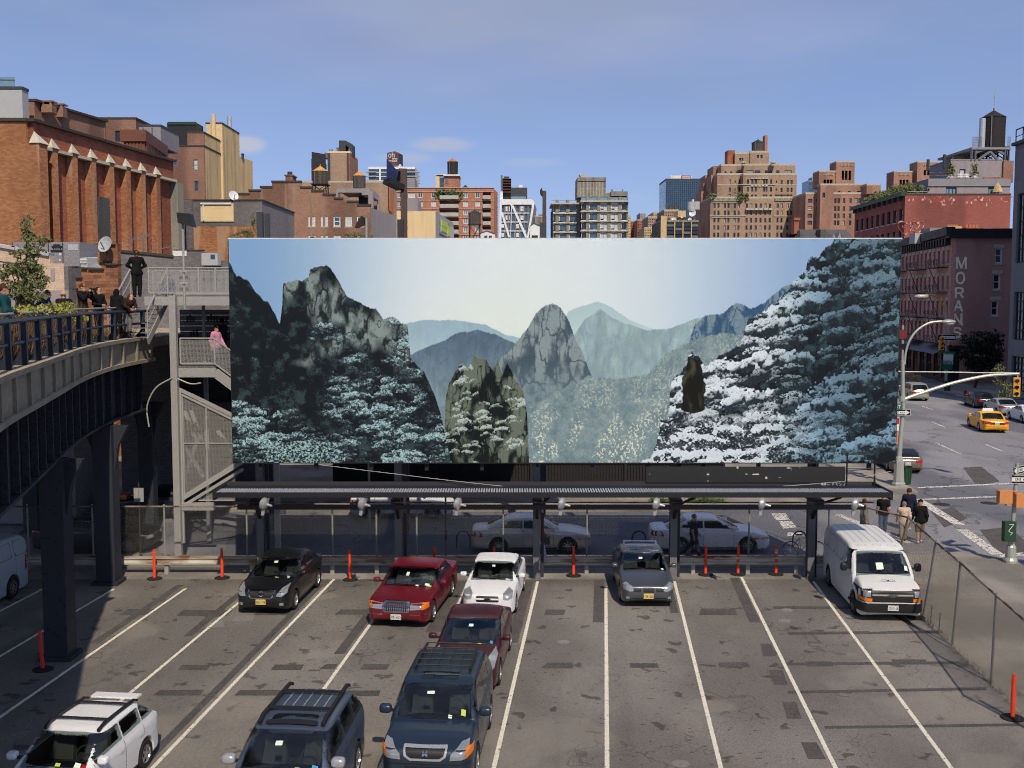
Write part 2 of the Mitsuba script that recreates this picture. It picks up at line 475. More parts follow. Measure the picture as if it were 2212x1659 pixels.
for x0,x1,y,y2 in ((1700,2035,1369,1365),(1690,2075,1435,1432),(1700,2130,1496,1488),(1780,2200,1572,1566),(1668,1868,1313,1313)):     # long sealed joints across the bays
 part(lot,'tar_seam',pq((x0,y - 3),(x1,y2 - 3),(x1 + 3,y2 + 3),(x0 + 3,y + 3),z=0.0075),'patch')
for x,y0,y1,w in ((-12.65,31,37.4,.28),(-10.2,31.6,37.2,.26),(-7.75,22,37.5,.22),(-5.3,30,38,.3),(-2.95,32,38,.5),(-.5,31,38,.34),(2.0,33,38.1,.34),(4.42,34,38,.26),(6.85,33,38.4,.34)):          # old lines painted over
 part(lot,'old_line',strip(x,y0,y1,w,0.0065),'patch')
for q in ((1700,1318),(1695,1341),(1836,1331),(750,1471),(1217,1387),(1470,1650)):
 c = gnd(*q)
 part(lot,'drain_cap',MB().lathe([(0.0,.012),(.16,.012),(.2,.006)],(c[0],c[1],0),16),'pale_patch')
# street markings
for a,b,w in (((38.7,102.2),(38.45,98.9),.13),((34.56,89.1),(34.2,85.4),.13),((29.9,76.2),(29.33,70.6),.13),((33.03,75.4),(32.65,71.7),.13),((29.0,91),(28.7,87.5),.13),((30.5,107),(30.2,103),.13),((34.4,122),(34.1,118),.13),((35.6,62.6),(35.2,58),.13),
    ((53.3,129),(51.7,118.5),.3),((31.6,61.5),(33,60.2),.14)):
 a,b = np.array(a),np.array(b)
 n = np.array([-(b - a)[1],(b - a)[0]]) / np.linalg.norm(b - a) * w / 2
 part(road,'lane_dash',flat([a + n,b + n,b - n,a - n],RZ + .006),'road_paint')
for a,b,w in (((21.8,57.8),(32.5,60.4),.32),((20.45,54.35),(31.5,56.4),.3),((20.5,54.1),(20.1,48.2),.5),((19.8,47.2),(19.25,42.4),.5),((19.2,42.3),(22.6,43.2),.45),((-40,49.75),(8.4,49.75),.1),((15.3,50.5),(16.5,44.5),.4)):
 a,b = np.array(a),np.array(b)
 n = np.array([-(b - a)[1],(b - a)[0]]) / np.linalg.norm(b - a) * w / 2
 part(road,'painted_line',flat([a + n,b + n,b - n,a - n],RZ + .006),'road_paint')
for q in (((1666,1109),(1697,1109),(1706,1123),(1676,1124)),((1682,1126),(1710,1126),(1721,1140),(1692,1142)),((1702,1150),(1730,1150),(1736,1158),(1700,1158))):
 part(road,'crossing_bar',flat([gnd(*p,RZ) for p in q],RZ + .006),'road_paint')
for q in (((2116,1145),(2180,1138),(2250,1200),(2160,1200)),((2080,1010),(2120,1008),(2160,1040),(2110,1050)),((2010,1105),(2060,1096),(2090,1120),(2040,1140))):
 part(road,'patch',flat([gnd(*p,RZ) for p in q],RZ + .004),'patch')
for x,y in ((21.2,53.1),(23.7,53.4)):
 part(road,'manhole_cover',MB().lathe([(0.0,.016),(.36,.016),(.42,.005)],(x,y,RZ),20),'iron_lid')
# ------------------------------------------------------------------ billboard with its printed mountain view
BX0,BX1,BY,BZ0,BZ1 = -9.62,13.22,37.2,4.36,12.02
RX = np.linspace(497,1942,1600)


def ridge(pts,jag=6,fr=0.05,seed=0):
 p = np.array(pts,float)
 y = np.interp(RX,p[:,0],p[:,1])
 q = np.stack([RX * fr,RX * 0 + seed * 7.3,RX * 0],-1)
 return mi.Float(y + jag * (meshkit.fbm(q,5,seed) - 0.5) * 2 + .35 * jag * (meshkit.noise(q * 11 + 5,seed) - .5))


def height_of(t,px):
 i = dr.clip((px - 497) / 1445 * 1599,0,1598.9)
 k = mi.UInt32(i)
 w = i - mi.Float(k)
 return dr.gather(mi.Float,t,k) * (1 - w) + dr.gather(mi.Float,t,k + 1) * w


R_FAR = ridge([(497,900),(1180,760),(1228,672),(1250,662),(1290,652),(1320,663),(1360,690),(1420,715),(1500,740),(1942,900)],3,.03,1)
R_LEFT = ridge([(497,690),(870,700),(905,692),(970,690),(1010,695),(1050,702),(1090,722),(1140,735),(1200,760),(1942,900)],4,.04,2)
R_DOME = ridge([(497,800),(890,765),(925,750),(985,722),(1030,712),(1070,722),(1115,745),(1180,780),(1942,1100)],5,.05,3)
R_RIGHT = ridge([(1000,900),(1180,770),(1230,735),(1262,690),(1295,668),(1340,695),(1390,712),(1440,710),(1480,695),(1530,680),(1600,720),(1942,900)],4,.05,4)
R_PEAK = ridge([(1000,880),(1085,770),(1120,735),(1150,690),(1172,662),(1190,655),(1210,662),(1228,690),(1245,735),(1270,790),(1300,860),(1400,1010)],6,.07,5)
R_ROCK = ridge([(1380,1010),(1470,800),(1500,700),(1520,682),(1560,680),(1580,660),(1600,654),(1622,665),(1650,655),(1690,618),(1760,600),(1942,600)],8,.06,6)
R_SLOPE = ridge([(1100,900),(1270,810),(1310,820),(1360,815),(1400,805),(1440,765),(1480,740),(1560,720),(1942,700)],7,.06,7)
R_PILLAR = ridge([(497,1200),(957,1200),(960,870),(968,830),(985,800),(998,782),(1010,800),(1022,768),(1050,778),(1066,805),(1074,775),(1085,812),(1095,785),(1104,800),(1114,826),(1130,850),(1138,890),(1143,1003),(1146,1200),(1942,1200)],6,.12,8)
R_MASSIF = ridge([(497,568),(512,594),(535,604),(552,628),(580,655),(604,700),(610,660),(612,612),(642,601),(652,608),(668,600),(672,582),(692,572),(712,572),(724,590),(736,615),(750,640),(775,652),(800,664),(812,664),(828,690),(848,682),(866,696),(880,700),(886,775),(915,800),(936,850),(952,900),(962,950),(972,1003),(990,1200),(1942,1200)],7,.10,9)
R_PINES = ridge([(497,1200),(1370,1200),(1384,1003),(1412,985),(1428,935),(1416,922),(1448,900),(1436,850),(1462,812),(1480,790),(1488,770),(1508,764),(1524,792),(1545,780),(1580,758),(1606,730),(1618,690),(1650,668),(1690,640),(1712,604),(1728,590),(1748,560),(1772,545),(1792,522),(1806,500),(1942,480)],13,.11,10)
KP = 0.92


def P_(r,g,b):
 return mi.Color3f(S(r,g,b,KP))


def pads(x,y,w,h,seed,keep=1.0):
 """Flat drooping boughs in a jittered grid, lower ones in front: (cover, how much light falls on them)."""
 cov,lum = mi.Float(0),mi.Float(0)
 fz = .55 * (noise(x * 2.6 / h,y * 3.4 / h,seed + 3) - .5) + .4 * (noise(x * 7 / h,y * 7 / h,seed + 9) - .5)
 gx,gy = dr.floor(x / w),dr.floor(y / h)
 for b in (-1,0,1):
  for a in (-1,0,1):
   i,j = gx + a,gy + b
   r = cell_rand(i,j,seed)
   dx = x - (i + .15 + .7 * cell_rand(i,j,seed + 1)) * w
   dy = y - (j + .2 + .6 * cell_rand(i,j,seed + 2)) * h
   rx,ry = w * (.5 + .5 * r),h * (.42 + .3 * r)
   dy = dy - .32 * h * dr.square(dx / rx) + dx * .08
   q = dr.sqrt(dr.square(dx / rx) + dr.square(dy / ry)) + fz
   m = smoothstep(1.0,.82,q) * dr.select(cell_rand(i,j,seed + 5) < keep,1.0,0.0)
   v = smoothstep(.95,-.7,dy / ry + fz * 1.3) * (.55 + .45 * r)
   lum = lum * (1 - m) + v * m
   cov = dr.maximum(cov,m)
 return cov,lum


def rocktex(x,y):
 """Faces and cracks of steep rock: brightness from 0 to 1."""
 w = 9 * noise(x * .03,y * .03,4)
 r1 = dr.abs(2 * fbm((x + w) * .05,y * .02,3,3) - 1)
 r2 = dr.abs(2 * noise((x - w) * .13,y * .05,6) - 1)
 cel = .6 * noise((x + w + y * .2) * .045,y * .02,5) + .4 * noise((x + w) * .11,y * .045,15)
 return dr.clip(smoothstep(.15,.8,cel) * 1.25 * smoothstep(-.06,.16,r1) * (.55 + .45 * smoothstep(.0,.3,r2)) * (.7 + .5 * noise(x * .5,y * .4,8)),0,1)


def mural(p,n,uv):
 x = 497 + (p.x - BX0) / (BX1 - BX0) * 1445
 y = 516 + (BZ1 - p.z) / (BZ1 - BZ0) * 487
 on = lambda t,w=1.6,dx=0: smoothstep(-w,w,y - height_of(t,x + dx))
 fine,mid = noise(x * .55,y * .55),fbm(x * .06,y * .06,0,4)
 rk = rocktex(x,y)
 streak = fbm(x * .09 + 2 * noise(x * .02,y * .02),y * .028,3,4)
 rough = dr.abs(2 * fbm(x * .045 + mid,y * .03,8,4) - 1)
 c = mix(P_(124,164,205),P_(196,216,228),smoothstep(520,980,x))
 c = mix(c,P_(222,234,236),dr.exp(-dr.square((x - 1130) / 260)) * .8)
 c = mix(c,P_(128,163,208),smoothstep(1330,1800,x) * .9)
 c = mix(c,P_(218,230,218),dr.exp(-dr.square((x - 1040) / 230)) * smoothstep(560,720,y) * .5)
 c = c * (.992 + .016 * noise(x * .2,y * .2))
 c = mix(c,mix(P_(168,197,204),P_(190,212,212),smoothstep(660,760,y)),on(R_FAR))
 c = mix(c,mix(P_(146,176,192),P_(168,196,200),smoothstep(700,800,y)) * (.92 + .1 * mid + .08 * rk),on(R_LEFT))
 c = mix(c,mix(P_(122,150,166),P_(158,184,184),streak) * (.8 + .2 * mid + .22 * rk + .1 * (fine - .5)),on(R_RIGHT))
 c = mix(c,mix(P_(80,103,122),P_(116,140,152),smoothstep(720,880,y)) * (.8 + .2 * mid + .3 * rk + .08 * (fine - .5)),on(R_DOME))
 c = mix(c,mix(P_(66,84,98),P_(132,149,154),smoothstep(.08,.85,rk)) * (.9 + .2 * fine),on(R_PEAK))
 c = mix(c,P_(104,130,144),on(R_PEAK) * smoothstep(760,900,y) * .7)
 c = mix(c,mix(P_(48,84,116),P_(112,136,152),smoothstep(.1,.8,rk)) * (.85 + .3 * fine),on(R_ROCK))
 spk = smoothstep(.54,.72,noise(x * .32,y * .25,4) * .6 + noise(x * .7,y * .6,2) * .4) * smoothstep(.38,.62,fbm(x * .028 + y * .012,y * .018 - x * .008,6,3))
 slope = mix(P_(92,118,130),P_(140,160,162),mid) * (.78 + .28 * noise(x * .26,y * .3,2) + .2 * fine)
 slope = mix(slope,P_(206,214,196),spk * (.35 + .6 * smoothstep(820,960,y)))
 c = mix(c,slope,on(R_SLOPE,2.5) * smoothstep(1120,1170,x))
 # the dark pillar of rock
 rock = mix(P_(14,22,24),P_(100,112,100),smoothstep(.1,.85,rk + .2 * smoothstep(1060,1130,x) * rk))
 cv,lt = pads(x,y,22,13,60,.4)
 sn = cv * lt * (.4 + .7 * fine) * smoothstep(.44,.58,fbm(x * .02,y * .02,12,2) + .1 * smoothstep(1090,1000,x))
 c = mix(c,mix(rock,P_(188,208,204),smoothstep(.15,.7,sn) * .8),on(R_PILLAR,1.4))
 # the massif on the left
 rock = mix(P_(20,30,36),P_(128,146,144),smoothstep(.05,.85,rk))
 rock = mix(rock,P_(34,48,56),smoothstep(.55,.75,mid) * .5)
 trees = mix(P_(14,22,29),P_(48,66,70),smoothstep(.5,.8,mid + .25 * (fine - .5)))
 wood = smoothstep(.36,.56,fbm(x * .014,y * .014,21,3) + .5 * smoothstep(690,900,y) - .22 * smoothstep(560,700,x) * smoothstep(760,640,x) * smoothstep(720,620,y) + .3 * smoothstep(625,590,x))
 body = mix(rock,trees,wood)
 dark = dr.exp(-dr.square((x - 600) / 85) - dr.square((y - 780) / 95))
 amt = smoothstep(.36,.74,fbm(x * .016,y * .018,30,3) + .26 * smoothstep(760,980,y) - .5 * dark + .06 * smoothstep(640,800,x) - .35 * smoothstep(720,640,y))
 cv,lt = pads(x,y,38,18,10,.5)
 c2,l2 = pads(x + 11,y,17,9,30,.5)
 sn = (cv * lt + .55 * c2 * l2) * (.25 + .95 * noise(x * .4,y * .5,6)) * (.55 + .6 * fine) * amt
 body = mix(body,mix(P_(10,18,24),P_(40,60,66),fine),dr.maximum(cv,c2) * amt * .7)
 body = mix(body,mix(P_(96,140,152),P_(190,220,226),fine),smoothstep(.08,.75,sn) * .92)
 c = mix(c,body,on(R_MASSIF,1.4))
 bush = smoothstep(1.05,.9,dr.sqrt(dr.square((x - 648) / 84) + dr.square((y - 992) / 38)) + .12 * (noise(x * .1,y * .1) - .5))
 c = mix(c,mix(P_(24,40,44),P_(150,184,188),smoothstep(.35,.75,noise(x * .33,y * .42) * .6 + .4 * fine)),bush)
 # the snowy pines on the right
 base = mix(P_(14,23,31),P_(46,68,78),smoothstep(.5,.85,mid + .2 * (fine - .5)))
 gloom = smoothstep(1700,1860,x) * smoothstep(1010,860,y) * .75 + dr.exp(-dr.square((x - 1770) / 70) - dr.square((y - 760) / 70)) * .4
 far = smoothstep(1640,1800,x)
 ys = y + (x - 1400) * .12
 cv,lt = pads(x,ys,88,36,20,.8 - .12 * far)
 c2,l2 = pads(x + 20,ys,44,18,40,.62 - .1 * far)
 amt = dr.clip(1.0 - .6 * gloom - .12 * far,.15,1)
 leaf = noise(x * .3,y * .4,7) * .6 + .4 * fine
 top = smoothstep(.42,.95,lt)
 sn = cv * top * smoothstep(.28,.62,leaf + .25 * top) * amt
 sn = dr.maximum(sn,c2 * smoothstep(.45,.95,l2) * smoothstep(.36,.66,leaf + .15 * l2) * amt * .85)
 tone = mix(P_(216,229,235),P_(138,178,204),dr.clip(far * .9 + .3 * (1 - fine),0,1))
 pines = mix(base,mix(P_(24,36,46),P_(58,80,94),fine),dr.maximum(cv,c2) * .4 * amt)
 pines = mix(pines,tone,dr.clip(sn,0,1))
 bank = smoothstep(890,935,y + 14 * noise(x * .04,y * .04)) * smoothstep(1860,1620,x)
 cv,lt = pads(x,y,54,27,80,.9)
 pines = mix(pines,mix(P_(24,38,46),tone,smoothstep(.34,.62,leaf * .62 + .42 * smoothstep(.3,.9,lt) * cv)),bank * .92)
 c = mix(c,pines,on(R_PINES,1.6))
 cone = smoothstep(1.05,.95,dr.abs(x - 1498 - 3 * noise(y * .05)) / (9 + 13 * smoothstep(772,830,y) + 5 * noise(y * .13,2)) + 2 * smoothstep(885,905,y) + 2 * smoothstep(780,770,y))
 c = mix(c,mix(P_(18,20,18),P_(66,68,54),smoothstep(.4,.8,streak)),cone)
 return c * (.98 + .04 * noise(p.x * 1.05,p.z * .05,3))


M('mural_print',mural,0.75,spec=0.2)
M('white_edge',S(216,222,228,.8),0.6)
M('black_steel',S(38,38,42,.8),0.55,0.2)
M('dark_steel',S(62,62,66,.8),0.55,0.3)
M('grey_steel',S(122,122,126,.8),0.5,0.15)
M('galv',S(184,184,180,.66),0.55,0.15)
M('galv_dark',S(132,132,130,.7),0.5,0.2)
M('zinc_light',S(186,194,208,.8),0.5,0.2)
M('rusty_pipe',lambda p,n,uv: mix(S(92,70,56,.8),S(150,138,126,.75),smoothstep(.4,.6,fbm(p.x * 2.5,p.y * 2.5,p.z * 2.5,3))),0.75,0.1)

bb = thing('billboard','huge printed billboard of misty snow-covered mountains and pines above the parking lot','billboard')
part(bb,'printed_panel',MB().add([(BX0,BY,BZ0),(BX1,BY,BZ0),(BX1,BY,BZ1),(BX0,BY,BZ1)],[[0,1,2,3]]),'mural_print','misty mountain landscape print with dark rocks and snowy pines')
part(bb,'panel_edge',MB().box(BX0 - .03,BX1 + .03,BY + .004,BY + .16,BZ1 - .01,BZ1 + .035),'white_edge')
part(bb,'side_edge',MB().box(BX0 - .02,BX0 - .002,BY - .004,BY + .16,BZ0 - .03,BZ1 - .01),'black_steel')
part(bb,'side_edge',MB().box(BX1 + .002,BX1 + .02,BY - .004,BY + .16,BZ0 - .03,BZ1 - .01),'black_steel')
part(bb,'bottom_edge',MB().box(BX0,BX1,BY - .004,BY + .16,BZ0 - .03,BZ0 - .002),'black_steel')
part(bb,'backing_panel',MB().box(BX0,BX1,BY + .02,BY + .15,BZ0,BZ1 - .02),'black_steel')
for i in range(12):
 x = BX0 + .9 + i * 1.92
 part(bb,'rear_stringer',MB().box(x - .06,x + .06,BY + .17,BY + .35,BZ0 - .3,BZ1 - .2),'black_steel')
for px in (568,865,1163,1458,1755):
 x = at(px,1150,38.4)[0]
 m = MB().box(x - .19,x + .06,38.24,38.27,0,4.3).box(x - .19,x + .06,38.53,38.56,0,4.3).box(x - .075,x - .055,38.27,38.53,0,4.3)
 m.box(x - .22,x + .1,38.15,38.65,0,.05)
 k = part(bb,'column',m,'grey_steel')
 part(k,'rear_post',MB().box(x + .1,x + .2,38.5,38.6,0,4.3),'dark_steel')
 part(bb,'column_head',MB().bar((x - .06,37.5,2.9),(x - .06,38.3,2.2),.1,.12).box(x - .22,x + .1,37.4,38.6,2.85,3.02),'black_steel')
 part(bb,'rear_mast',MB().box(x - .15,x + .15,38.2,38.5,4.3,11.6),'black_steel')
 part(bb,'knee_brace',MB().bar((x - .05,37.0,3.45),(x - .05,38.3,3.45),.12,.16).bar((x + .3,36.1,3.35),(x + .1,38.2,2.7),.07),'black_steel')
XL,XR,CF,CB,CZ = -9.82,12.5,35.4,37.0,3.63
part(bb,'front_beam',MB().box(XL,XR,CF - .06,CF,CZ - .15,CZ + .02),'black_steel')
part(bb,'rear_beam',MB().box(XL,XR,CB - .06,CB + .02,CZ - .2,CZ + .1),'dark_steel')
part(bb,'lower_beam',MB().box(XL + .5,XR - .5,36.45,36.57,2.86,3.02),'dark_steel')
part(bb,'conduit',MB().tube([(XL + .4,36.3,3.14),(XR - .3,36.3,3.14)],.025,6),'rusty_pipe')
g = MB()
for i in range(int((XR - XL) / .085)):
 x = XL + .03 + i * .085
 g.box(x,x + .042,CF,CF + .85,CZ - .03,CZ)
part(bb,'catwalk_grating',g,'zinc_light',stuff=True,label='corrugated grey metal grating of the catwalk')
part(bb,'catwalk_pan',MB().box(XL + .02,XR - .02,CF + .01,CF + .85,CZ - .06,CZ - .035),'dark_steel')
part(bb,'rear_walkway',MB().box(XL + .02,XR - .02,CF + .87,CB - .07,CZ - .06,CZ - .02),'black_steel')
part(bb,'end_plate',MB().box(XR - .05,XR + .02,CF - .05,CB,CZ - .24,CZ + .05),'black_steel')
part(bb,'end_plate',MB().box(XL - .02,XL + .05,CF - .05,CB,CZ - .24,CZ + .05),'black_steel')
bx0,bx1 = at(1395,1030,36.9)[0],at(1825,1030,36.9)[0]
part(bb,'black_board',MB().box(bx0,bx1,36.88,36.94,3.72,4.26),M('board_black',lambda p,n,uv: mix(S(30,31,34),S(205,205,200,.7),smoothstep(.86,.9,noise(p.x * 7,p.z * 9)) * smoothstep(.5,.6,noise(p.x * 1.3,p.z * 2))),0.6),'long black board with chipped paint under the print')
tv,tf = flat_text('M-7327',.15,True)
x = at(1783,1058,36.4)[0]
part(bb,'number_plate',(np.column_stack([x + tv[:,0],36.93 - tv[:,2],3.735 - .17 + tv[:,1]]),tf),'white_edge','white lettering M-7327 on the catwalk')
part(bb,'end_rail',MB().tube([(11.45,36.85,CZ),(11.45,36.85,4.75)],.03,6).tube([(12.4,36.85,CZ),(12.4,36.85,4.75)],.03,6).tube([(11.45,36.85,4.7),(12.4,36.85,4.7)],.02,6).tube([(11.45,36.85,4.2),(12.4,36.85,4.2)],.02,6),'black_steel')
for a,b in (((690,1004),(1180,1061)),((1180,1061),(1595,1063)),((1460,1066),(1825,1040)),((1825,1038),(1925,1018))):
 A,B = at(*a,36.85),at(*b,36.8)
 part(bb,'stay_wire',MB().tube([A,(A + B) / 2 - (0,0,.02),B],.012,5),'galv')


def orient(v,d,o):
 """Turns a mesh whose axis is +z so that its axis is d, and moves it to o."""
 d = np.asarray(d,float) / np.linalg.norm(d)
 a = np.cross((0,0,1),d)
 a = np.array([1.0,0,0]) if np.linalg.norm(a) < 1e-6 else a / np.linalg.norm(a)
 b = np.cross(d,a)
 return np.asarray(v) @ np.stack([a,b,d]) + np.asarray(o)


M('lamp_metal',S(205,205,205,.8),0.35,0.6)
M('lens',S(190,200,205,.7),0.1,0,0.6)
for i,px in enumerate((570,782,988,1213,1417,1645,1846)):
 c = at(px,1088,35.05)
 k = thing('floodlight',['leftmost silver floodlight hanging under the front of the billboard catwalk','silver floodlight under the catwalk above the gap right of the black sedan','silver floodlight under the catwalk above the red sedan','silver floodlight under the catwalk just right of the middle billboard column','silver floodlight under the catwalk above the grey sedan with roof bars','silver floodlight under the catwalk above the white street markings','rightmost silver floodlight under the catwalk above the white van'][i],'floodlight','floodlights along the billboard catwalk')
 d = (-.93,.3,.2)
 mm = MB().lathe([(0,.07),(.17,.07),(.2,.04),(.2,-.06),(.17,-.09),(.08,-.12),(.05,-.14),(.035,-.3),(0,-.3)],n=18).mesh()
 part(k,'housing',(orient(mm[0],d,c),mm[1]),'lamp_metal',smooth=35)
 mm = MB().lathe([(0,.078),(.16,.078),(.16,.07)],n=18).mesh()
 part(k,'lens',(orient(mm[0],d,c),mm[1]),'lens')
 part(k,'bracket',MB().bar(c + (-.02,0,-.2),c + (-.05,0,-.38),.07,.1).bar(c + (.05,.05,.05),(c[0] + .1,CF - .03,CZ - .2),.04),'lamp_metal')

# ------------------------------------------------------------------ guard rail, fences, orange posts
M('rail_steel',lambda p,n,uv: mix(mix(S(206,202,188,.8),S(168,156,140,.75),smoothstep(.45,.7,fbm(p.x * 1.2,p.z * 9,0,3))),S(150,96,66,.7),smoothstep(.58,.76,fbm(p.x * 1.6 + 5,p.z * 6,3,3)) * .7 + smoothstep(.6,.66,p.z) * .45),0.6,0.2)
gr = thing('guard_rail','rusty corrugated steel guard rail along the far edge of the lot','guard rail')
prof = shapely.LineString([(0.0,.68),(.07,.655),(.075,.60),(.015,.56),(.0,.52),(.015,.48),(.075,.44),(.07,.385),(0,.36)]).buffer(.006)
GX0,GX1 = at(60,1220,38.9)[0],at(1800,1220,38.9)[0]
edges = [GX0,at(360,1220,38.9)[0],at(718,1220,38.9)[0],at(1064,1220,38.9)[0],at(1267,1220,38.9)[0],at(1497,1220,38.9)[0],GX1]
for i,(a,b) in enumerate(zip(edges,edges[1:])):
 part(gr,'rail',MB().prism(prof,lambda u,v,w: np.stack([a + w,38.9 - u - .004 * (i % 2),v + .006 * ((i * 7) % 3 - 1)],-1),b - a - .01),'rail_steel',smooth=30)
for px in (130,240,360,545,718,814,930,1040,1267,1380,1497,1615,1720):
 x = at(px,1235,38.95)[0]
 part(gr,'rail_post',MB().box(x - .07,x + .07,38.92,39.06,0,.62),'galv')


def chain(P0,P1,Q0,Q1,cell=.075,r=.0042,name=None):
 """Diamond wire mesh on the quad P0-P1 (bottom) and Q0-Q1 (top): thin three-sided wires in both directions."""
 P0,P1,Q0,Q1 = map(lambda q: np.asarray(q,float),(P0,P1,Q0,Q1))
 W,H = np.linalg.norm(P1 - P0),np.linalg.norm(Q0 - P0)
 fn = lambda u,v: (P0 * (1 - u) + P1 * u) * (1 - v) + (Q0 * (1 - u) + Q1 * u) * v
 nrm = np.cross(P1 - P0,Q0 - P0); nrm /= np.linalg.norm(nrm)
 st = cell * 1.41421
 s = np.arange(-H,W,st)
 m = MB()
 V = []
 for sg in (1,-1):
  for a in s:
   u0,v0,u1,v1 = a,0.0,a + H,H
   if u0 < 0:
    v0,u0 = -a,0.0
   if u1 > W:
    v1,u1 = W - a,W
   if v1 - v0 < .02:
    continue
   if sg < 0:
    u0,u1 = W - u0,W - u1
   A,B = fn(u0 / W,v0 / H),fn(u1 / W,v1 / H)
   d = (B - A) / np.linalg.norm(B - A)
   e = np.cross(d,nrm)
   off = nrm * r * sg * .6
   o = [e * r + off,-e * r + off,nrm * r * 1.2 + off]
   V.append(np.stack([A + o[0],A + o[1],A + o[2],B + o[0],B + o[1],B + o[2]]))
 V = np.stack(V)
 f = np.array([[0,1,4],[0,4,3],[1,2,5],[1,5,4],[2,0,3],[2,3,5]])
 F_ = (f[None] + (np.arange(len(V)) * 6)[:,None,None]).reshape(-1,3)
 return V.reshape(-1,3),F_


M('wire',S(170,168,160,.6),0.5,0.4)
M('fence_post',S(186,190,172,.66),0.55,0.2)
fc = thing('chain_link_fence','chain-link fence behind the guard rail between lot and street','fence')
FX0,FX1,FZ = at(-60,1100,39.6)[0],12.95,2.36
for a,b in zip(np.linspace(FX0,FX1,5),np.linspace(FX0,FX1,5)[1:]):
 part(fc,'wire_mesh',chain((a,39.6,.04),(b,39.6,.04),(a,39.6,FZ),(b,39.6,FZ),.075,.0026),'wire',stuff=True)
part(fc,'top_rail',MB().tube([(FX0,39.62,FZ),(FX1,39.62,FZ)],.03,8),'rusty_pipe')
part(fc,'bottom_rail',MB().tube([(FX0,39.62,.1),(FX1,39.62,.1)],.02,6),'galv_dark')
for px in (60,200,355,533,718,813,900,1087,1268,1449,1618,1790):
 x = at(px,1150,39.64)[0]
 part(fc,'fence_post',MB().tube([(x,39.66,0),(x,39.66,FZ + .08)],.032,8),'fence_post')

M('rf_wire',S(150,140,122,.6),0.6,0.3)
rf = thing('chain_link_fence','tall leaning chain-link fence along the right edge of the lot','fence')
base = [np.array((12.75,39.5,0.02)),gnd(1925,1262),gnd(1994,1333),gnd(2057,1394),gnd(2141,1476),gnd(2252,1590)]
tops = []
for b,(px,py) in zip(base,((0,0),(1962,1118),(2022,1171),(2075,1216),(2152,1286),(2250,1372))):
 tops.append(at(px,py,b[1] - .02) if px else np.array((12.95,39.5,2.36)))
base.append(np.array((13.7,17.0,.02))); tops.append(np.array((14.2,17.0,2.4)))
for i in range(len(base) - 1):
 part(rf,'wire_mesh',chain(base[i] + (0,0,.05),base[i + 1] + (0,0,.05),tops[i],tops[i + 1],.062,.0036),'rf_wire',stuff=True)
part(rf,'top_rail',MB().tube(tops,.03,8),'rusty_pipe')
for b,t in list(zip(base,tops))[1:]:
 k = part(rf,'fence_post',MB().tube([b - (0,0,.02),t + (0,0,.06)],.036,8),'galv_dark')
mm = MB()
rg = np.random.default_rng(3)
for i in range(260):
 s = rg.random() * (len(base) - 1.001); j = int(s); q = base[j] * (1 - s + j) + base[j + 1] * (s - j)
 q = q + (rg.normal(0,.06) - .05,rg.normal(0,.1),0)
 for _ in range(3):
  e = q + (rg.normal(0,.05),rg.normal(0,.05),.05 + rg.random() * .2)
  w = rg.normal(0,.01,3)
  mm.add([q - (.006,0,0),q + (.006,.004,0),e + w],[[0,1,2]])
M('dry_weed',S(112,104,70,.6),0.9)
struct('weeds',mm,'dry_weed',kind='stuff',label='thin dry weeds along the foot of the right fence')
for i,(px,py) in enumerate(((2010,1345),(2028,1362))):
 b = gnd(px,py)
 part(rf,'stake',MB().bar(b,b + (.03,0,.55),.025),'dark_steel')

M('orange',S(248,78,40,.85),0.5)
M('red_orange',S(232,60,48,.8),0.5)
M('rubber',S(36,34,32,.9),0.85)
M('reflect_band',S(220,215,205,.8),0.4)


def delineator(px,py,label,lean=(0,0),band=False,h=1.08,mat='orange',d=None):
 c = gnd(px,py) if d is None else np.array([at(px,py,d)[0],d,0.0])
 k = thing('delineator_post',label,'traffic post','orange posts at the heads of the bays')
 sh = lambda m: (m[0] + np.column_stack([m[0][:,2] * lean[0],m[0][:,2] * lean[1],0 * m[0][:,2]]) + c,m[1])
 part(k,'tube',sh(MB().lathe([(.06,.03),(.056,.06),(.05,h - .16),(.056,h - .15),(.056,h - .1),(.036,h - .09),(.036,h - .04),(.05,h - .035),(.05,h),(0,h + .005)],n=14).mesh()),mat,smooth=40)
 part(k,'base',MB().lathe([(.27,0.0),(.27,.03),(.2,.06),(.07,.07)],c,18),'rubber',smooth=30)
 if band:
  part(k,'band',sh(MB().lathe([(.055,.78),(.055,.86)],n=14).mesh()),'reflect_band')
  part(k,'band',sh(MB().lathe([(.055,.9),(.055,.95)],n=14).mesh()),'reflect_band')


delineator(93,1447,'orange post standing against the thick dark column at the left edge of the lot',lean=(-.06,0),mat='red_orange')
delineator(334,1251,'leftmost orange post in the row along the guard rail')
delineator(480,1249,'orange post left of the black sedan, second in the row along the guard rail')
delineator(660,1237,'orange post mostly hidden behind the roof of the black sedan',d=38.5)
delineator(757,1253,'orange post between the black sedan and the red sedan',lean=(-.03,0))
delineator(938,1237,'orange post mostly hidden behind the red sedan',d=38.5)
delineator(1067,1237,'orange post mostly hidden behind the white sedan',d=38.5)
delineator(1239,1244,'orange post between the white sedan and the grey sedan with roof bars')
delineator(1386,1237,'orange post almost wholly hidden behind the grey sedan with roof bars',d=38.5)
delineator(1524,1242,'orange post right of the grey sedan with roof bars')
delineator(1594,1241,'orange post in the middle of the three right of the grey sedan')
delineator(1676,1241,'orange post with white reflective bands',band=True)
delineator(1979,1328,'leaning orange post squeezed between the white van and the fence',lean=(.04,.0),d=33.5)
delineator(2187,1552,'orange post standing nearest the camera by the right fence')

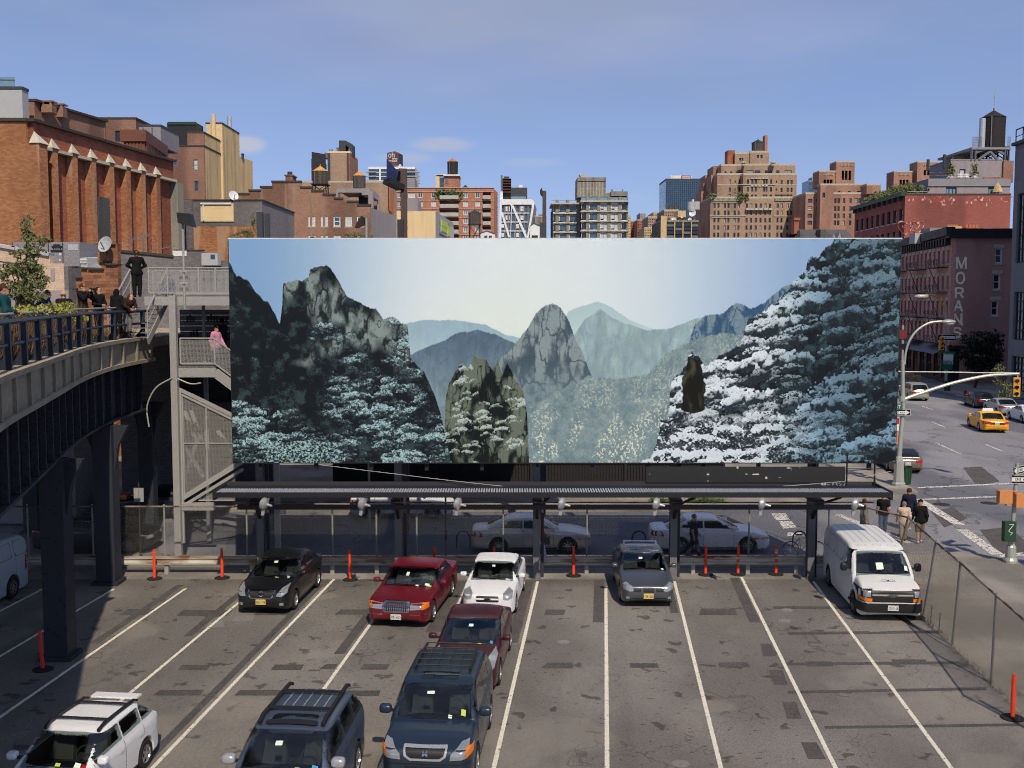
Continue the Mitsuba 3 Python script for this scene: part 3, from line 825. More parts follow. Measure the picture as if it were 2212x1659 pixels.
# bike racks and posts on the pavement behind
for i,(px,l) in enumerate(((1001,'black hoop bike rack left of the tan sedan in the street'),(1380,'black hoop bike rack between the two sedans in the street'),(1727,'black hoop bike rack beside the rightmost billboard column'))):
 x = at(px,1170,41.5)[0]
 an = np.linspace(0,np.pi,11)
 pts = [(x - .26,41.5,0)] + [(x - .26 * math.cos(t),41.5,.76 + .27 * math.sin(t)) for t in an] + [(x + .26,41.5,0)]
 thing('bike_rack',l,'bike rack','hoop bike racks on the pavement',MB().tube(pts,.03,8),'black_steel',smooth=40)
x = at(963,1150,41.0)[0]
thing('sign_post','thin black post on the pavement left of the first hoop rack','post',None,MB().tube([(x,41,0),(x,41,2.9)],.035,8),'black_steel')
# ------------------------------------------------------------------ vehicles
M('glass_dark',S(20,26,28,.8),0.03,0,0.6)
scene['car_glass'] = {'type': 'thindielectric','specular_transmittance': {'type': 'rgb','value': [.5,.56,.55]}}
M('cabin_trim',S(70,70,72,.8),.8); M('seat_cloth',S(92,90,88,.8),.9)
M('glass_tint',S(52,64,70,.7),0.04,0,0.7)
M('chrome',S(205,208,212,.85),0.12,1.0)
M('lamp_clear',S(190,195,200,.7),0.12,0.5,0.8)
M('lamp_amber',S(236,128,30,.8),0.25)
M('lamp_red',S(168,24,28,.8),0.2,0,.6)
M('trim_black',S(34,34,36,.8),0.5)
M('tyre',S(34,33,32,.9),0.85)
M('alloy',S(186,188,192,.8),0.25,0.8)
M('plate_white',S(222,224,222,.75),0.5)
M('plate_yellow',S(228,206,120,.75),0.5)
M('ink',S(30,34,60),0.6)
M('paper',S(226,240,226,.8),0.6)
M('paper_green',S(190,210,90,.8),0.6)
M('paper_blue',S(70,150,190,.8),0.6)


def paint(name,c,metal=0.0,rough=0.28):
 return M(name,c,rough,metal,0.5,clearcoat=1.0,clearcoat_gloss=0.95)


paint('paint_black',S(16,17,20)); paint('paint_red',S(118,22,40,.8),.25); paint('paint_white',S(232,234,236,.8)); paint('paint_burgundy',S(70,18,34,.9),.3)
paint('paint_blue',S(44,62,82,.72),.4); paint('paint_slate',S(92,104,126,.75),.45); paint('paint_gray',S(92,98,106,.8),.5); paint('paint_silver',S(190,192,198,.8),.4)
paint('paint_taupe',S(140,126,112,.8),.5); paint('paint_taxi',S(246,172,26,.85)); paint('paint_sage',S(182,188,168,.75),.4); paint('paint_tan',S(196,194,192,.8),.3); paint('paint_night',S(28,36,48),.3)


class Car:
 def __init__(s,k,L,W,H,wb,fo,R,zn,zc,xc,xr0,xr1,xd,zd,zt,body,h=.05,tum=.30,roofw=None,ghw=.93,flat_rear=False,nose=.6,hood_bulge=.03):
  s.k,s.L,s.W,s.H,s.wb,s.fo,s.R,s.zc,s.xc,s.xr0,s.xr1,s.xd,s.zd,s.body = k,L,W,H,wb,fo,R,zc,xc,xr0,xr1,xd,zd,body
  s.zn,s.zt,s.tum,s.ghw,s.hw = zn,zt,tum,ghw,W / 2
  lo = [(0.0,.46),(0.015,zn - .16),(.07,zn - .03),(.18,zn + .015),(xc * .5,(zn + zc) / 2 + hood_bulge),(xc,zc),(L * .5,zc + .015),(xd,zd),(L - .22,zt + .01),(L - .05,zt - .05),(L - .01,zt - .22),(L,.52),(L - .05,.32),(L - .25,.23),(L * .5,.2),(.3,.2),(.05,.3)]
  s.lo = Grid2(chaikin(lo,1))
  gh = [(xc - .12,zc - .05),(xr0,H - .045),((xr0 * .7 + xr1 * .3),H),(xr1 * .8 + xr0 * .2,H - .01),(xr1,H - .055),(xd + .1,zd - .05),(xd,.6),(xc,.6)]
  s.gh = Grid2(chaikin(np.array(gh),2))
  hw = s.hw
  pl = [(0,0),(0,nose * hw),(.06,.80 * hw),(.28,.935 * hw),(.85,hw),(L - .8,hw),(L - .3,.93 * hw),(L - .06,.80 * hw),(L,(.8 if flat_rear else .6) * hw),(L,0)]
  pl = np.array(pl)
  s.pl = Grid2(chaikin(np.vstack([pl,(pl * (1,-1))[::-1][1:-1]]),2))
  s.wx = (fo,fo + wb)
  s.f = s.sdf
  s.h,s.open,s.hollow = h,[],h < .06

 def xf(s,p):
  return s.L / 2 - p[:,0]

 def sdf(s,p):
  x,y,z = s.xf(p),np.abs(p[:,1]),p[:,2]
  yy = (y / s.hw) ** 2
  low = s.lo(x,z + .05 * yy)
  sec = y - s.hw * (1 - .055 * ((z - .55) / .4) ** 2)
  plan = s.pl(x,y)
  low = smax(smax(low,plan,.06),sec * .97,.07)
  mid = (s.xr0 + s.xr1) / 2
  xx = x - .13 * yy * np.clip((mid - x) / .8,-1,1)
  g = s.gh(xx,z + .045 * yy)
  ghs = (y - (s.hw * s.ghw - s.tum * np.maximum(z - s.zc,-.1))) * .95
  g = smax(g,ghs,.09)
  d = smin(low,smax(g,plan,.05),.035)
  for wx in s.wx:
   a = np.sqrt((x - wx) ** 2 + (z - s.R) ** 2) - (s.R + .055)
   a = np.maximum(a,(s.hw - .30) - y)
   d = smax(d,-a,.02)
  return d

 def hole(s,P,side,z0=0.0):
  if s.hollow:
   for g in getattr(P.buffer(-.018),'geoms',[P.buffer(-.018)]):
    if g.area > .01:
     s.open.append((Grid2(np.array(g.exterior.coords)[:-1],.03,.3),side,z0))

 def cabin(s,p):
  x,y,z = s.xf(p),np.abs(p[:,1]),p[:,2]
  yy = (y / s.hw) ** 2
  xx = x - .13 * yy * np.clip(((s.xr0 + s.xr1) / 2 - x) / .8,-1,1)
  g = np.maximum(s.gh(xx,z + .045 * yy),(y - (s.hw * s.ghw - s.tum * np.maximum(z - s.zc,-.1))) * .95)
  return np.maximum(np.maximum(g + .085,.62 - z),y - s.hw + .14)

 def shell(s,p):
  d = np.maximum(s.sdf(p),-s.cabin(p))
  x,y,z = s.xf(p),p[:,1],p[:,2]
  for g,side,z0 in s.open:
   d = np.maximum(d,-(np.maximum(g(x,z),.45 * s.hw - y * side) if side else np.maximum(g(x,y),z0 - z)))
  return d

 def build(s):
  L,hw,H = s.L,s.hw,s.H
  box = (-L / 2 - .12,-hw - .1,.1),(L / 2 + .12,hw + .1,H + .1)
  v,q,n = nets(s.shell if s.hollow else s.sdf,*box,.042 if s.hollow else s.h,1 if s.hollow else 2)
  f = np.vstack([q[:,[0,1,2]],q[:,[0,2,3]]])
  if s.hollow:
   ins = s.cabin(v[f].mean(1)) < .03
   part(s.k,'body',(v,f[~ins]),s.body,to_world=s.tw,normals=n)
   k = part(s.k,'interior',(v,f[ins]),'cabin_trim',to_world=s.tw,normals=n)
   X = lambda x: L / 2 - x
   w = hw * .42
   for i,(x,sg) in enumerate(((s.xr0 + .35,1),(s.xr0 + .35,-1))):
    m = MB().hexa([(X(x) + .1,sg * w - .25,.7),(X(x) - .08,sg * w - .25,.7),(X(x) - .08,sg * w + .25,.7),(X(x) + .1,sg * w + .25,.7),(X(x) - .12,sg * w - .2,s.zc + .22),(X(x) - .24,sg * w - .2,s.zc + .22),(X(x) - .24,sg * w + .2,s.zc + .22),(X(x) - .12,sg * w + .2,s.zc + .22)])
    m.box(X(x) - .28,X(x) - .2,sg * w - .12,sg * w + .12,s.zc + .24,s.zc + .4)
    s.add('front_seat',m,'seat_cloth',k)
   x = s.xd - .75
   s.add('rear_seat',MB().hexa([(X(x) + .1,-.55,.65),(X(x) - .1,-.55,.65),(X(x) - .1,.55,.65),(X(x) + .1,.55,.65),(X(x) - .15,-.5,s.zc + .12),(X(x) - .3,-.5,s.zc + .12),(X(x) - .3,.5,s.zc + .12),(X(x) - .15,.5,s.zc + .12)]),'seat_cloth',k)
   s.add('dashboard',MB().hexa([(X(s.xc + .1),-hw * .78,.66),(X(s.xc + .62),-hw * .78,.66),(X(s.xc + .62),hw * .78,.66),(X(s.xc + .1),hw * .78,.66),(X(s.xc + .16),-hw * .76,s.zc - .01),(X(s.xc + .5),-hw * .76,s.zc - .05),(X(s.xc + .5),hw * .76,s.zc - .05),(X(s.xc + .16),hw * .76,s.zc - .01)]),'trim_black',k)
   a = np.linspace(0,2 * np.pi,17)
   s.add('steering_wheel',MB().tube([(X(s.xc + .68) - .07 * math.sin(t),w + .17 * math.cos(t),s.zc + .02 + .16 * math.sin(t)) for t in a],.014,5),'cabin_trim',k)
  else:
   part(s.k,'body',(v,f),s.body,to_world=s.tw,normals=n)

 def conform(s,poly,view,off=.006,step=.09,fn=None):
  v,f = sheet(poly,step)
  n = len(v)
  if view in ('left','right'):
   sg = 1 if view == 'left' else -1
   p = np.column_stack([s.L / 2 - v[:,0],np.full(n,sg * (s.hw + .3)),v[:,1]]); d = np.array((0,-sg,0))
  elif view == 'front':
   p = np.column_stack([np.full(n,s.L / 2 + .4),v[:,0],v[:,1]]); d = np.array((-1,0,0))
  elif view == 'rear':
   p = np.column_stack([np.full(n,-s.L / 2 - .4),v[:,0],v[:,1]]); d = np.array((1,0,0))
  else:
   p = np.column_stack([s.L / 2 - v[:,0],v[:,1],np.full(n,s.H + .3)]); d = np.array((0,0,-1))
  p = p.astype(float)
  for _ in range(28):
   p += d * (s.f(p) * .85)[:,None]
  g = grad(s.f,p)
  return p + g * off,f,g

 def put(s,center,heading):
  """center: ground point of the middle of the car."""
  h = np.asarray(heading,float); h = h / np.linalg.norm(h)
  z = center[2] if len(center) > 2 else 0.0
  s.tw = T([[h[0],-h[1],0,center[0]],[h[1],h[0],0,center[1]],[0,0,1,z],[0,0,0,1]])
  return s

 def dec(s,name,poly,view,bsdf,off=.006,step=.09,parent=None,label=None):
  v,f,g = s.conform(poly,view,off,step)
  return part(parent or s.k,name,(v,f),bsdf,label,to_world=s.tw,normals=g)

 def add(s,name,mesh,bsdf,parent=None,label=None,smooth=False):
  return part(parent or s.k,name,mesh,bsdf,label,smooth=smooth,to_world=s.tw)

 def surf(s,y,z,view='front'):
  p = s.conform(shapely.box(y - .004,z - .004,y + .004,z + .004),view,0,1)[0]
  return p.mean(0)

 def ghy(s,z,inset=.0):
  return s.hw * s.ghw - s.tum * (z - s.zc) - inset

 def glazing(s,posts,zb=.05,top=.115,glass=None,rear_glass=True,side_a=.16,ws=(.06,.02),sides=('left','right')):
  """posts: x positions (from the nose) of the pillars between side windows; the first and last windows follow the sloping pillars."""
  glass = glass or ('car_glass' if s.hollow else 'glass_dark')
  w0,w1 = s.ghy(s.zc + .04,.1),s.ghy(s.H - .05,.09)
  P = shapely.Polygon([(s.xc + ws[0],-w0),(s.xc + ws[0] - .05,0),(s.xc + ws[0],w0),(s.xr0 + ws[1] + .04,w1),(s.xr0 + ws[1],0),(s.xr0 + ws[1] + .04,-w1)]).buffer(-.04).buffer(.04)
  s.ws = s.dec('windshield',P,'top',glass,step=.12)
  s.hole(P,0,s.zc)
  if rear_glass:
   w0,w1 = s.ghy(s.zd + .04,.12),s.ghy(s.H - .06,.1)
   P = shapely.Polygon([(s.xd - .03,-w0),(s.xd + .0,0),(s.xd - .03,w0),(s.xr1 + .0,w1),(s.xr1 + .03,0),(s.xr1,-w1)]).buffer(-.04).buffer(.04)
   if s.xd - s.xr1 > .2:
    s.dec('rear_window',P,'top',glass,step=.12)
    s.hole(P,0,s.zd)
  zt = s.H - top
  fa = lambda z: s.xc + side_a + (s.xr0 - s.xc) * (z - s.zc) / (s.H - s.zc)
  fb = lambda z: s.xd - side_a + (s.xr1 - s.xd) * (z - s.zd) / (s.H - s.zd)
  zl = lambda x: s.zc + zb + (s.zd - s.zc) * np.clip((x - s.xc) / (s.xd - s.xc),0,1)
  za,zz = s.zc + zb,s.zd + zb
  full = shapely.Polygon([(fa(za),za),(fa(zt),zt),(fb(zt),zt),(fb(zz),zz)])
  cuts = [s.xc] + list(posts) + [s.L]
  for side in sides:
   for a,b in zip(cuts,cuts[1:]):
    g = full.intersection(shapely.box(a + .03,0,b - .03,3)).buffer(-.035).buffer(.035)
    if g.area > .02:
     s.dec('side_window',g,side,glass,step=.12)
     s.hole(g,1 if side == 'left' else -1)
  s.build()

 def seams(s,xs,z0=.3,sides=('left','right'),handles=True):
  for side in sides:
   for x in xs:
    s.dec('door_seam',shapely.box(x - .008,z0,x + .008,s.zc + .02),side,'trim_black',off=.003,step=.12)
   s.dec('sill_strip',shapely.box(s.wx[0] + s.R + .1,.21,s.wx[1] - s.R - .1,.27),side,'trim_black',off=.004,step=.15)
   if handles:
    for x in xs[1:]:
     s.dec('door_handle',rrect(x - .28,s.zc - .16,x - .08,s.zc - .11,.02),side,s.body,off=.022,step=.06)

 def wheels(s,spokes=7,rim='alloy',width=.21,sides=(1,-1)):
  R = s.R
  ty = MB().lathe([(R * .62,-width / 2),(R * .93,-width / 2),(R,-width / 2 + .03),(R,width / 2 - .03),(R * .93,width / 2),(R * .62,width / 2)],n=26).mesh()
  ri = MB().lathe([(R * .63,width / 2 - .005),(R * .58,width / 2 + .004),(R * .55,width / 2 - .03)],n=26)
  ri.lathe([(R * .16,width / 2 - .005),(R * .12,width / 2 + .005),(0,width / 2 + .006)],n=12)
  for i in range(spokes):
   a = i * 2 * np.pi / spokes
   ri.bar((R * .1 * math.cos(a),R * .1 * math.sin(a),width / 2 - .012),(R * .58 * math.cos(a),R * .58 * math.sin(a),width / 2 - .016),R * 1.5 / spokes * .62,.02,up=(0,0,1))
  ri = ri.mesh()
  hub = MB().lathe([(R * .6,width / 2 - .08),(0,width / 2 - .08)],n=20).mesh()
  for wx in s.wx:
   for sg in sides:
    o = (s.L / 2 - wx,sg * (s.hw - width / 2 - .025),R)
    k = part(s.k,'wheel',(orient(ty[0],(0,sg,0),o),ty[1]),'tyre',smooth=35,to_world=s.tw)
    part(k,'rim',(orient(ri[0],(0,sg,0),o),ri[1]),rim,to_world=s.tw)
    part(k,'brake_disc',(orient(hub[0],(0,sg,0),o),hub[1]),'trim_black',to_world=s.tw)

 def mirrors(s,bsdf=None,size=(.1,.11,.075),x=None,z=None,out=.09):
  x = s.xc + .32 if x is None else x
  z = s.zc + .1 if z is None else z
  for sg in (1,-1):
   m = trimesh.creation.icosphere(subdivisions=2)
   v = m.vertices / np.maximum(np.abs(m.vertices) ** 4 @ np.ones(3),1e-9)[:,None] ** .25 * .93
   k = s.add('mirror',(v * size + (s.L / 2 - x,sg * (s.hw + out),z),m.faces),bsdf or s.body,smooth=True)
   s.add('mirror_arm',MB().bar((s.L / 2 - x,sg * (s.hw + out - .05),z - .03),(s.L / 2 - x - .02,sg * (s.hw - .1),z - .05),.07,.05),'trim_black',k)

 def plate(s,text,z,rear=False,yellow=False,w=.32,h=.165):
  x = s.surf(0,z,'rear' if rear else 'front')[0]
  sg = -1 if rear else 1
  k = s.add('license_plate',MB().box(min(x,x + sg * .03),max(x,x + sg * .03),-w / 2,w / 2,z - h / 2,z + h / 2),'plate_yellow' if yellow else 'plate_white')
  v,f = flat_text(text,.075,True)
  sc = min(1,(w - .03) / np.ptp(v[:,0]))
  v = v * (sc,1,1)
  u = (v[:,0] - np.ptp(v[:,0]) / 2) * sg
  s.add('lettering',(np.column_stack([x + sg * (.031 + v[:,2] * .3),u,z - .045 + v[:,1]]),f),'ink',k)

 def sticker(s,x,y,sx=.1,sy=.12,bsdf='paper',name='windshield_sticker'):
  s.dec(name,shapely.box(x - sx / 2,y - sy / 2,x + sx / 2,y + sy / 2),'top',bsdf,off=.012,step=.06,parent=s.ws)

 def wipers(s):
  for y in (.08,-.5):
   a = s.conform(shapely.box(s.xc + .06,y,s.xc + .065,y + .004),'top',.012,1)[0].mean(0)
   b = s.conform(shapely.box(s.xc + .1,y + .5,s.xc + .105,y + .504),'top',.016,1)[0].mean(0)
   s.add('wiper',MB().bar(a,b,.014),'trim_black',s.ws)

 def two(s,name,pts,view,bsdf,**kw):
  for sg in (1,-1):
   P = shapely.Polygon([(a * sg,b) for a,b in pts]).buffer(-.012).buffer(.012)
   r = s.dec(name,P,view,bsdf,**kw)
  return r


LANE = np.array((-LS,-1.0)) / math.hypot(LS,1)


def from_wheels(fl,rl,side,W,wb,fo,L,z=0.0,inset=.1,head=None):
 """Middle and heading of a car from the picture positions of its two near wheels' contact points; side +1: they are its left wheels."""
 a,b = gnd(*fl,z)[:2],gnd(*rl,z)[:2]
 h = (a - b) / np.linalg.norm(a - b) if head is None else np.asarray(head) / np.linalg.norm(head)
 m = (a + b) / 2
 left = np.array((-h[1],h[0]))
 c = m - left * side * (W / 2 - inset) + h * (fo + wb / 2 - L / 2) * 1.0
 return (c[0],c[1],z),h


# black compact sedan
k = thing('parked_car','black sedan with a yellow plate, first from the left along the guard rail','car')
c = Car(k,4.57,1.79,1.50,2.69,.93,.315,.80,1.0,1.05,1.95,3.35,4.15,1.06,1.04,'paint_black')
c.put(*from_wheels((636,1315),(683,1269),1,1.79,2.69,.93,4.57))
c.glazing([2.62]); c.seams([1.35,2.6,3.45]); c.wheels(6); c.mirrors(); c.wipers()
c.two('headlight',[(.48,.66),(.60,.85),(.78,.93),(.80,.74),(.66,.64)],'front','lamp_clear',step=.05)
gk = c.dec('grille',shapely.Polygon([(-.43,.80),(.43,.80),(.36,.62),(.3,.585),(-.3,.585),(-.36,.62)]),'front','trim_black',step=.06)
c.dec('grille_frame',shapely.Polygon([(-.45,.82),(.45,.82),(.37,.60),(.3,.565),(-.3,.565),(-.37,.60)]).difference(shapely.Polygon([(-.41,.79),(.41,.79),(.34,.62),(.28,.595),(-.28,.595),(-.34,.62)])),'front','chrome',off=.012,step=.05,parent=gk)
c.dec('badge',shapely.Point(0,.71).buffer(.075).difference(shapely.Point(0,.71).buffer(.055)).union(shapely.box(-.09,.695,.09,.725)),'front','chrome',off=.02,step=.05,parent=gk)
c.dec('lower_intake',rrect(-.5,.28,.5,.40,.03),'front','trim_black',step=.08)
c.two('fog_lamp',[(.58,.36),(.72,.36),(.7,.45),(.6,.45)],'front','lamp_clear',step=.05)
c.plate('WXT-77A',.47,yellow=True); c.sticker(1.72,-.02); c.sticker(1.15,.56,.08,.08); c.sticker(1.06,.2,.06,.12,'paper_green')
c.two('taillight',[(.55,.78),(.82,.8),(.8,.98),(.6,.98)],'rear','lamp_red',step=.06)

# large red sedan
k = thing('parked_car','long dark red sedan with an upright chrome grille, parked beside the white sedan','car')
c = Car(k,5.38,1.98,1.44,2.91,1.02,.33,.80,.95,1.52,2.38,3.72,4.32,.98,.96,'paint_red',nose=.72)
c.put(*from_wheels((934,1341),(972,1289),1,1.98,2.91,1.02,5.38))
c.glazing([3.02]); c.seams([1.75,3.02,4.0]); c.wheels(9); c.mirrors(); c.wipers()
gk = c.dec('grille',rrect(-.38,.56,.38,.80,.04),'front','trim_black',step=.06)
c.dec('grille_frame',rrect(-.41,.535,.41,.83,.05).difference(rrect(-.36,.575,.36,.79,.04)),'front','chrome',off=.02,step=.06,parent=gk)
for i in range(11):
 c.dec('grille_bar',shapely.box(-.33 + i * .066 - .012,.575,-.33 + i * .066 + .012,.79),'front','chrome',off=.014,step=.1,parent=gk)
c.two('headlight',[(.43,.62),(.43,.79),(.82,.80),(.84,.65)],'front','lamp_clear',step=.06)
c.two('turn_lamp',[(.78,.62),(.78,.80),(.93,.79),(.94,.64)],'front','lamp_amber',off=.012,step=.06)
c.dec('bumper_strip',shapely.box(-.96,.46,-.42,.49).union(shapely.box(.42,.46,.96,.49)),'front','chrome',step=.08)
c.dec('lower_intake',rrect(-.7,.27,.7,.31,.015),'front','trim_black',step=.1)
c.plate('DXU-4421',.40); c.sticker(2.02,-.1,.16,.1); c.sticker(1.66,.6,.1,.14); c.sticker(1.62,.7,.1,.08,'paper_green'); c.sticker(1.58,.3,.06,.1)
c.two('taillight',[(.5,.66),(.88,.68),(.86,.9),(.5,.9)],'rear','lamp_red',step=.06)

# white compact
k = thing('parked_car','white compact sedan parked behind the burgundy sedan','car')
c = Car(k,4.58,1.73,1.45,2.62,.95,.31,.80,.98,1.12,1.98,3.25,4.02,1.02,1.0,'paint_white')
c.put(*from_wheels((1112,1321),(1128,1276),1,1.73,2.62,.95,4.58))
c.glazing([2.62]); c.seams([1.38,2.6,3.4]); c.wheels(7); c.mirrors(); c.wipers()
c.two('headlight',[(.50,.64),(.48,.80),(.62,.90),(.78,.84),(.76,.68),(.64,.62)],'front','lamp_clear',step=.05)
gk = c.dec('grille',rrect(-.36,.56,.36,.74,.05),'front','trim_black',step=.06)
c.dec('grille_bar',shapely.box(-.36,.63,.36,.675),'front','paint_white',off=.02,step=.06,parent=gk)
c.dec('badge',shapely.box(-.1,.635,.1,.672).union(shapely.box(-.04,.62,.04,.688)),'front','chrome',off=.028,step=.05,parent=gk)
c.dec('lower_intake',rrect(-.5,.30,.5,.42,.04),'front','trim_black',step=.08)
c.sticker(1.74,-.0,.09,.1); c.sticker(1.22,.52,.07,.14); c.sticker(1.15,.2,.05,.1,'paper_green')
c.two('taillight',[(.5,.7),(.8,.72),(.78,.95),(.55,.95)],'rear','lamp_red',step=.06)

# burgundy sedan
k = thing('parked_car','dark burgundy sedan squeezed between the white compact and the blue sport utility','car')
c = Car(k,4.83,1.80,1.47,2.78,.96,.325,.80,.99,1.15,2.1,3.5,4.3,1.06,1.04,'paint_burgundy')
c.put(*from_wheels((1075.5,1476),(1097,1406),1,1.80,2.78,.96,4.83))
c.glazing([2.78]); c.seams([1.42,2.76,3.6]); c.wheels(7); c.mirrors(); c.wipers()
c.two('headlight',[(.52,.66),(.56,.84),(.74,.96),(.84,.9),(.8,.7),(.66,.62)],'front','lamp_clear',step=.05)
c.dec('grille',shapely.Polygon([(-.4,.80),(.4,.80),(.32,.58),(-.32,.58)]),'front','trim_black',step=.06)
c.sticker(1.8,-.0,.1,.12); c.sticker(1.3,.6,.1,.08,'paper_blue'); c.sticker(1.2,.3,.05,.1,'paper_green'); c.plate('RXV-44D',.45,yellow=True)

# blue sport utility nearest the middle
k = thing('parked_suv','dark blue sport utility with a black roof rack, nearest the camera','suv')
c = Car(k,4.78,1.97,1.79,2.70,.95,.36,.98,1.16,1.12,1.85,4.25,4.62,1.2,1.12,'paint_blue',flat_rear=True,nose=.66,tum=.26,ghw=.94,hood_bulge=.035)
sp = gnd(925,1655,.45)
c.put((sp[0] - LANE[0] * 1.94,sp[1] - LANE[1] * 1.94,0),LANE)
c.glazing([2.72,3.62],zb=.06,top=.13); c.seams([1.42,2.72,3.6]); c.wheels(6,width=.24); c.mirrors(size=(.1,.14,.1)); c.wipers()
gk = c.dec('grille',shapely.Polygon([(-.42,.98),(.42,.98),(.40,.84),(.3,.77),(-.3,.77),(-.40,.84)]).buffer(-.02).buffer(.02),'front','trim_black',step=.05)
c.dec('grille_frame',shapely.Polygon([(-.45,1.0),(.45,1.0),(.43,.83),(.31,.745),(-.31,.745),(-.43,.83)]).buffer(-.02).buffer(.02).difference(shapely.Polygon([(-.41,.965),(.41,.965),(.38,.85),(.29,.79),(-.29,.79),(-.38,.85)])),'front','paint_silver',off=.016,step=.05,parent=gk)
c.dec('grille_bar',shapely.box(-.38,.86,.38,.90),'front','trim_black',off=.012,step=.06,parent=gk)
c.dec('badge',shapely.box(-.055,.83,-.03,.93).union(shapely.box(.03,.83,.055,.93)).union(shapely.box(-.04,.868,.04,.892)),'front','chrome',off=.026,step=.05,parent=gk)
c.two('headlight',[(.50,.76),(.52,.88),(.72,1.03),(.86,1.05),(.88,.86),(.8,.78)],'front','lamp_clear',step=.05)
c.two('turn_lamp',[(.80,.78),(.82,.98),(.93,.98),(.93,.84)],'front','lamp_amber',off=.012,step=.05)
c.dec('lower_intake',rrect(-.42,.53,.42,.63,.03),'front','trim_black',step=.08)
c.dec('bumper_step',shapely.box(-.9,.66,.9,.685),'front','trim_black',step=.08)
c.plate('NJG-88R',.50,yellow=True)
c.sticker(1.62,-.12,.07,.16); c.sticker(1.3,.62,.1,.1,'paper_green'); c.sticker(1.2,.35,.05,.08)
c.dec('sunroof',rrect(2.0,-.42,2.36,.42,.08),'top','glass_dark',step=.12)
rk = c.add('roof_rack',MB().bar((2.39 - 2.45,.62,1.83),(2.39 - 4.1,.6,1.83),.05).bar((2.39 - 2.45,-.62,1.83),(2.39 - 4.1,-.6,1.83),.05),'trim_black',label='black roof rack with thin cross bars')
for xx in (2.5,2.9,3.3,3.7,4.05):
 c.add('rack_bar',MB().tube([(2.39 - xx,-.6,1.87),(2.39 - xx,.6,1.87)],.014,5),'trim_black',rk)
for yy in (-.35,-.1,.15,.4):
 c.add('rack_bar',MB().tube([(2.39 - 2.5,yy,1.875),(2.39 - 4.05,yy,1.875)],.01,5),'trim_black',rk)
c.two('taillight',[(.7,.8),(.92,.8),(.9,1.2),(.74,1.2)],'rear','lamp_red',step=.08)

# slate sport utility
k = thing('parked_suv','slate blue-grey sport utility with an open sunroof and black roof rails','suv')
c = Car(k,4.79,1.95,1.74,2.70,.93,.355,.95,1.12,1.15,1.9,4.15,4.58,1.2,1.12,'paint_slate',flat_rear=True,nose=.66,tum=.28,ghw=.94)
sp = gnd(702,1509,1.72); sq = gnd(622,1560,1.7)
wl = gnd(769,1668)
c.put((wl[0] - .88 - LANE[0] * -1.15 * 0 - .1,wl[1] - 1.28,0),LANE)
c.glazing([2.72,3.62],zb=.05,top=.12); c.seams([1.42,2.72,3.6]); c.wheels(5,width=.24); c.mirrors('paint_silver',size=(.11,.14,.1)); c.wipers()
c.dec('sunroof',rrect(2.18,-.46,2.5,.46,.1),'top','glass_dark',step=.12)
c.dec('wind_deflector',rrect(2.02,-.52,2.16,.52,.06),'top','trim_black',off=.05,step=.12)
for sg in (1,-1):
 c.add('roof_rail',MB().bar((2.39 - 2.0,sg * .63,1.73),(2.39 - 2.3,sg * .64,1.79),.07,.06).bar((2.39 - 2.3,sg * .64,1.79),(2.39 - 4.1,sg * .62,1.77),.07,.05).bar((2.39 - 4.1,sg * .62,1.77),(2.39 - 4.25,sg * .62,1.69),.07,.05),'trim_black')
for xx in (2.62,3.55):
 c.add('cross_bar',MB().bar((2.39 - xx,-.63,1.81),(2.39 - xx,.63,1.81),.07,.04),'trim_black')
for yy in (-.42,-.22,0,.22,.42):
 c.dec('roof_rib',shapely.box(2.7,yy - .012,4.1,yy + .012),'top','paint_silver',off=.008,step=.25)
c.sticker(1.62,-.12,.09,.14); c.sticker(1.28,.66,.09,.11,'paper_blue'); c.sticker(1.22,.34,.06,.1,'paper_green')

# white wagon
k = thing('parked_wagon','white station wagon with black roof rails half in the shade at the lower left','car')
c = Car(k,4.40,1.70,1.46,2.52,.95,.31,.80,.97,1.1,1.9,3.65,4.2,1.03,.98,'paint_white',tum=.32)
wl = gnd(300,1654)
hd = np.array((-.12,-1.0)) / math.hypot(.12,1)
c.put((wl[0] - .76,wl[1] - 1.27 - .0,0),hd)
c.glazing([2.55,3.4],zb=.04,top=.1); c.seams([1.36,2.55,3.4]); c.wheels(5); c.mirrors(size=(.1,.11,.08)); c.wipers()
for sg in (1,-1):
 c.add('roof_rail',MB().bar((2.2 - 1.95,sg * .56,1.42),(2.2 - 2.2,sg * .57,1.49),.05,.05).bar((2.2 - 2.2,sg * .57,1.49),(2.2 - 3.5,sg * .55,1.47),.05,.05).bar((2.2 - 3.5,sg * .55,1.47),(2.2 - 3.65,sg * .55,1.41),.05,.05),'trim_black')
for xx in (2.35,3.2):
 c.add('cross_bar',MB().bar((2.2 - xx,-.57,1.50),(2.2 - xx,.57,1.50),.05,.035),'trim_black')
c.add('roof_spoiler',MB().box(2.2 - 3.95,2.2 - 3.7,-.52,.52,1.4,1.44),'paint_white')
c.sticker(1.24,.5,.09,.12); c.sticker(1.24,.62,.09,.08,'lamp_red'); c.sticker(1.2,.12,.06,.1,'paper_green')

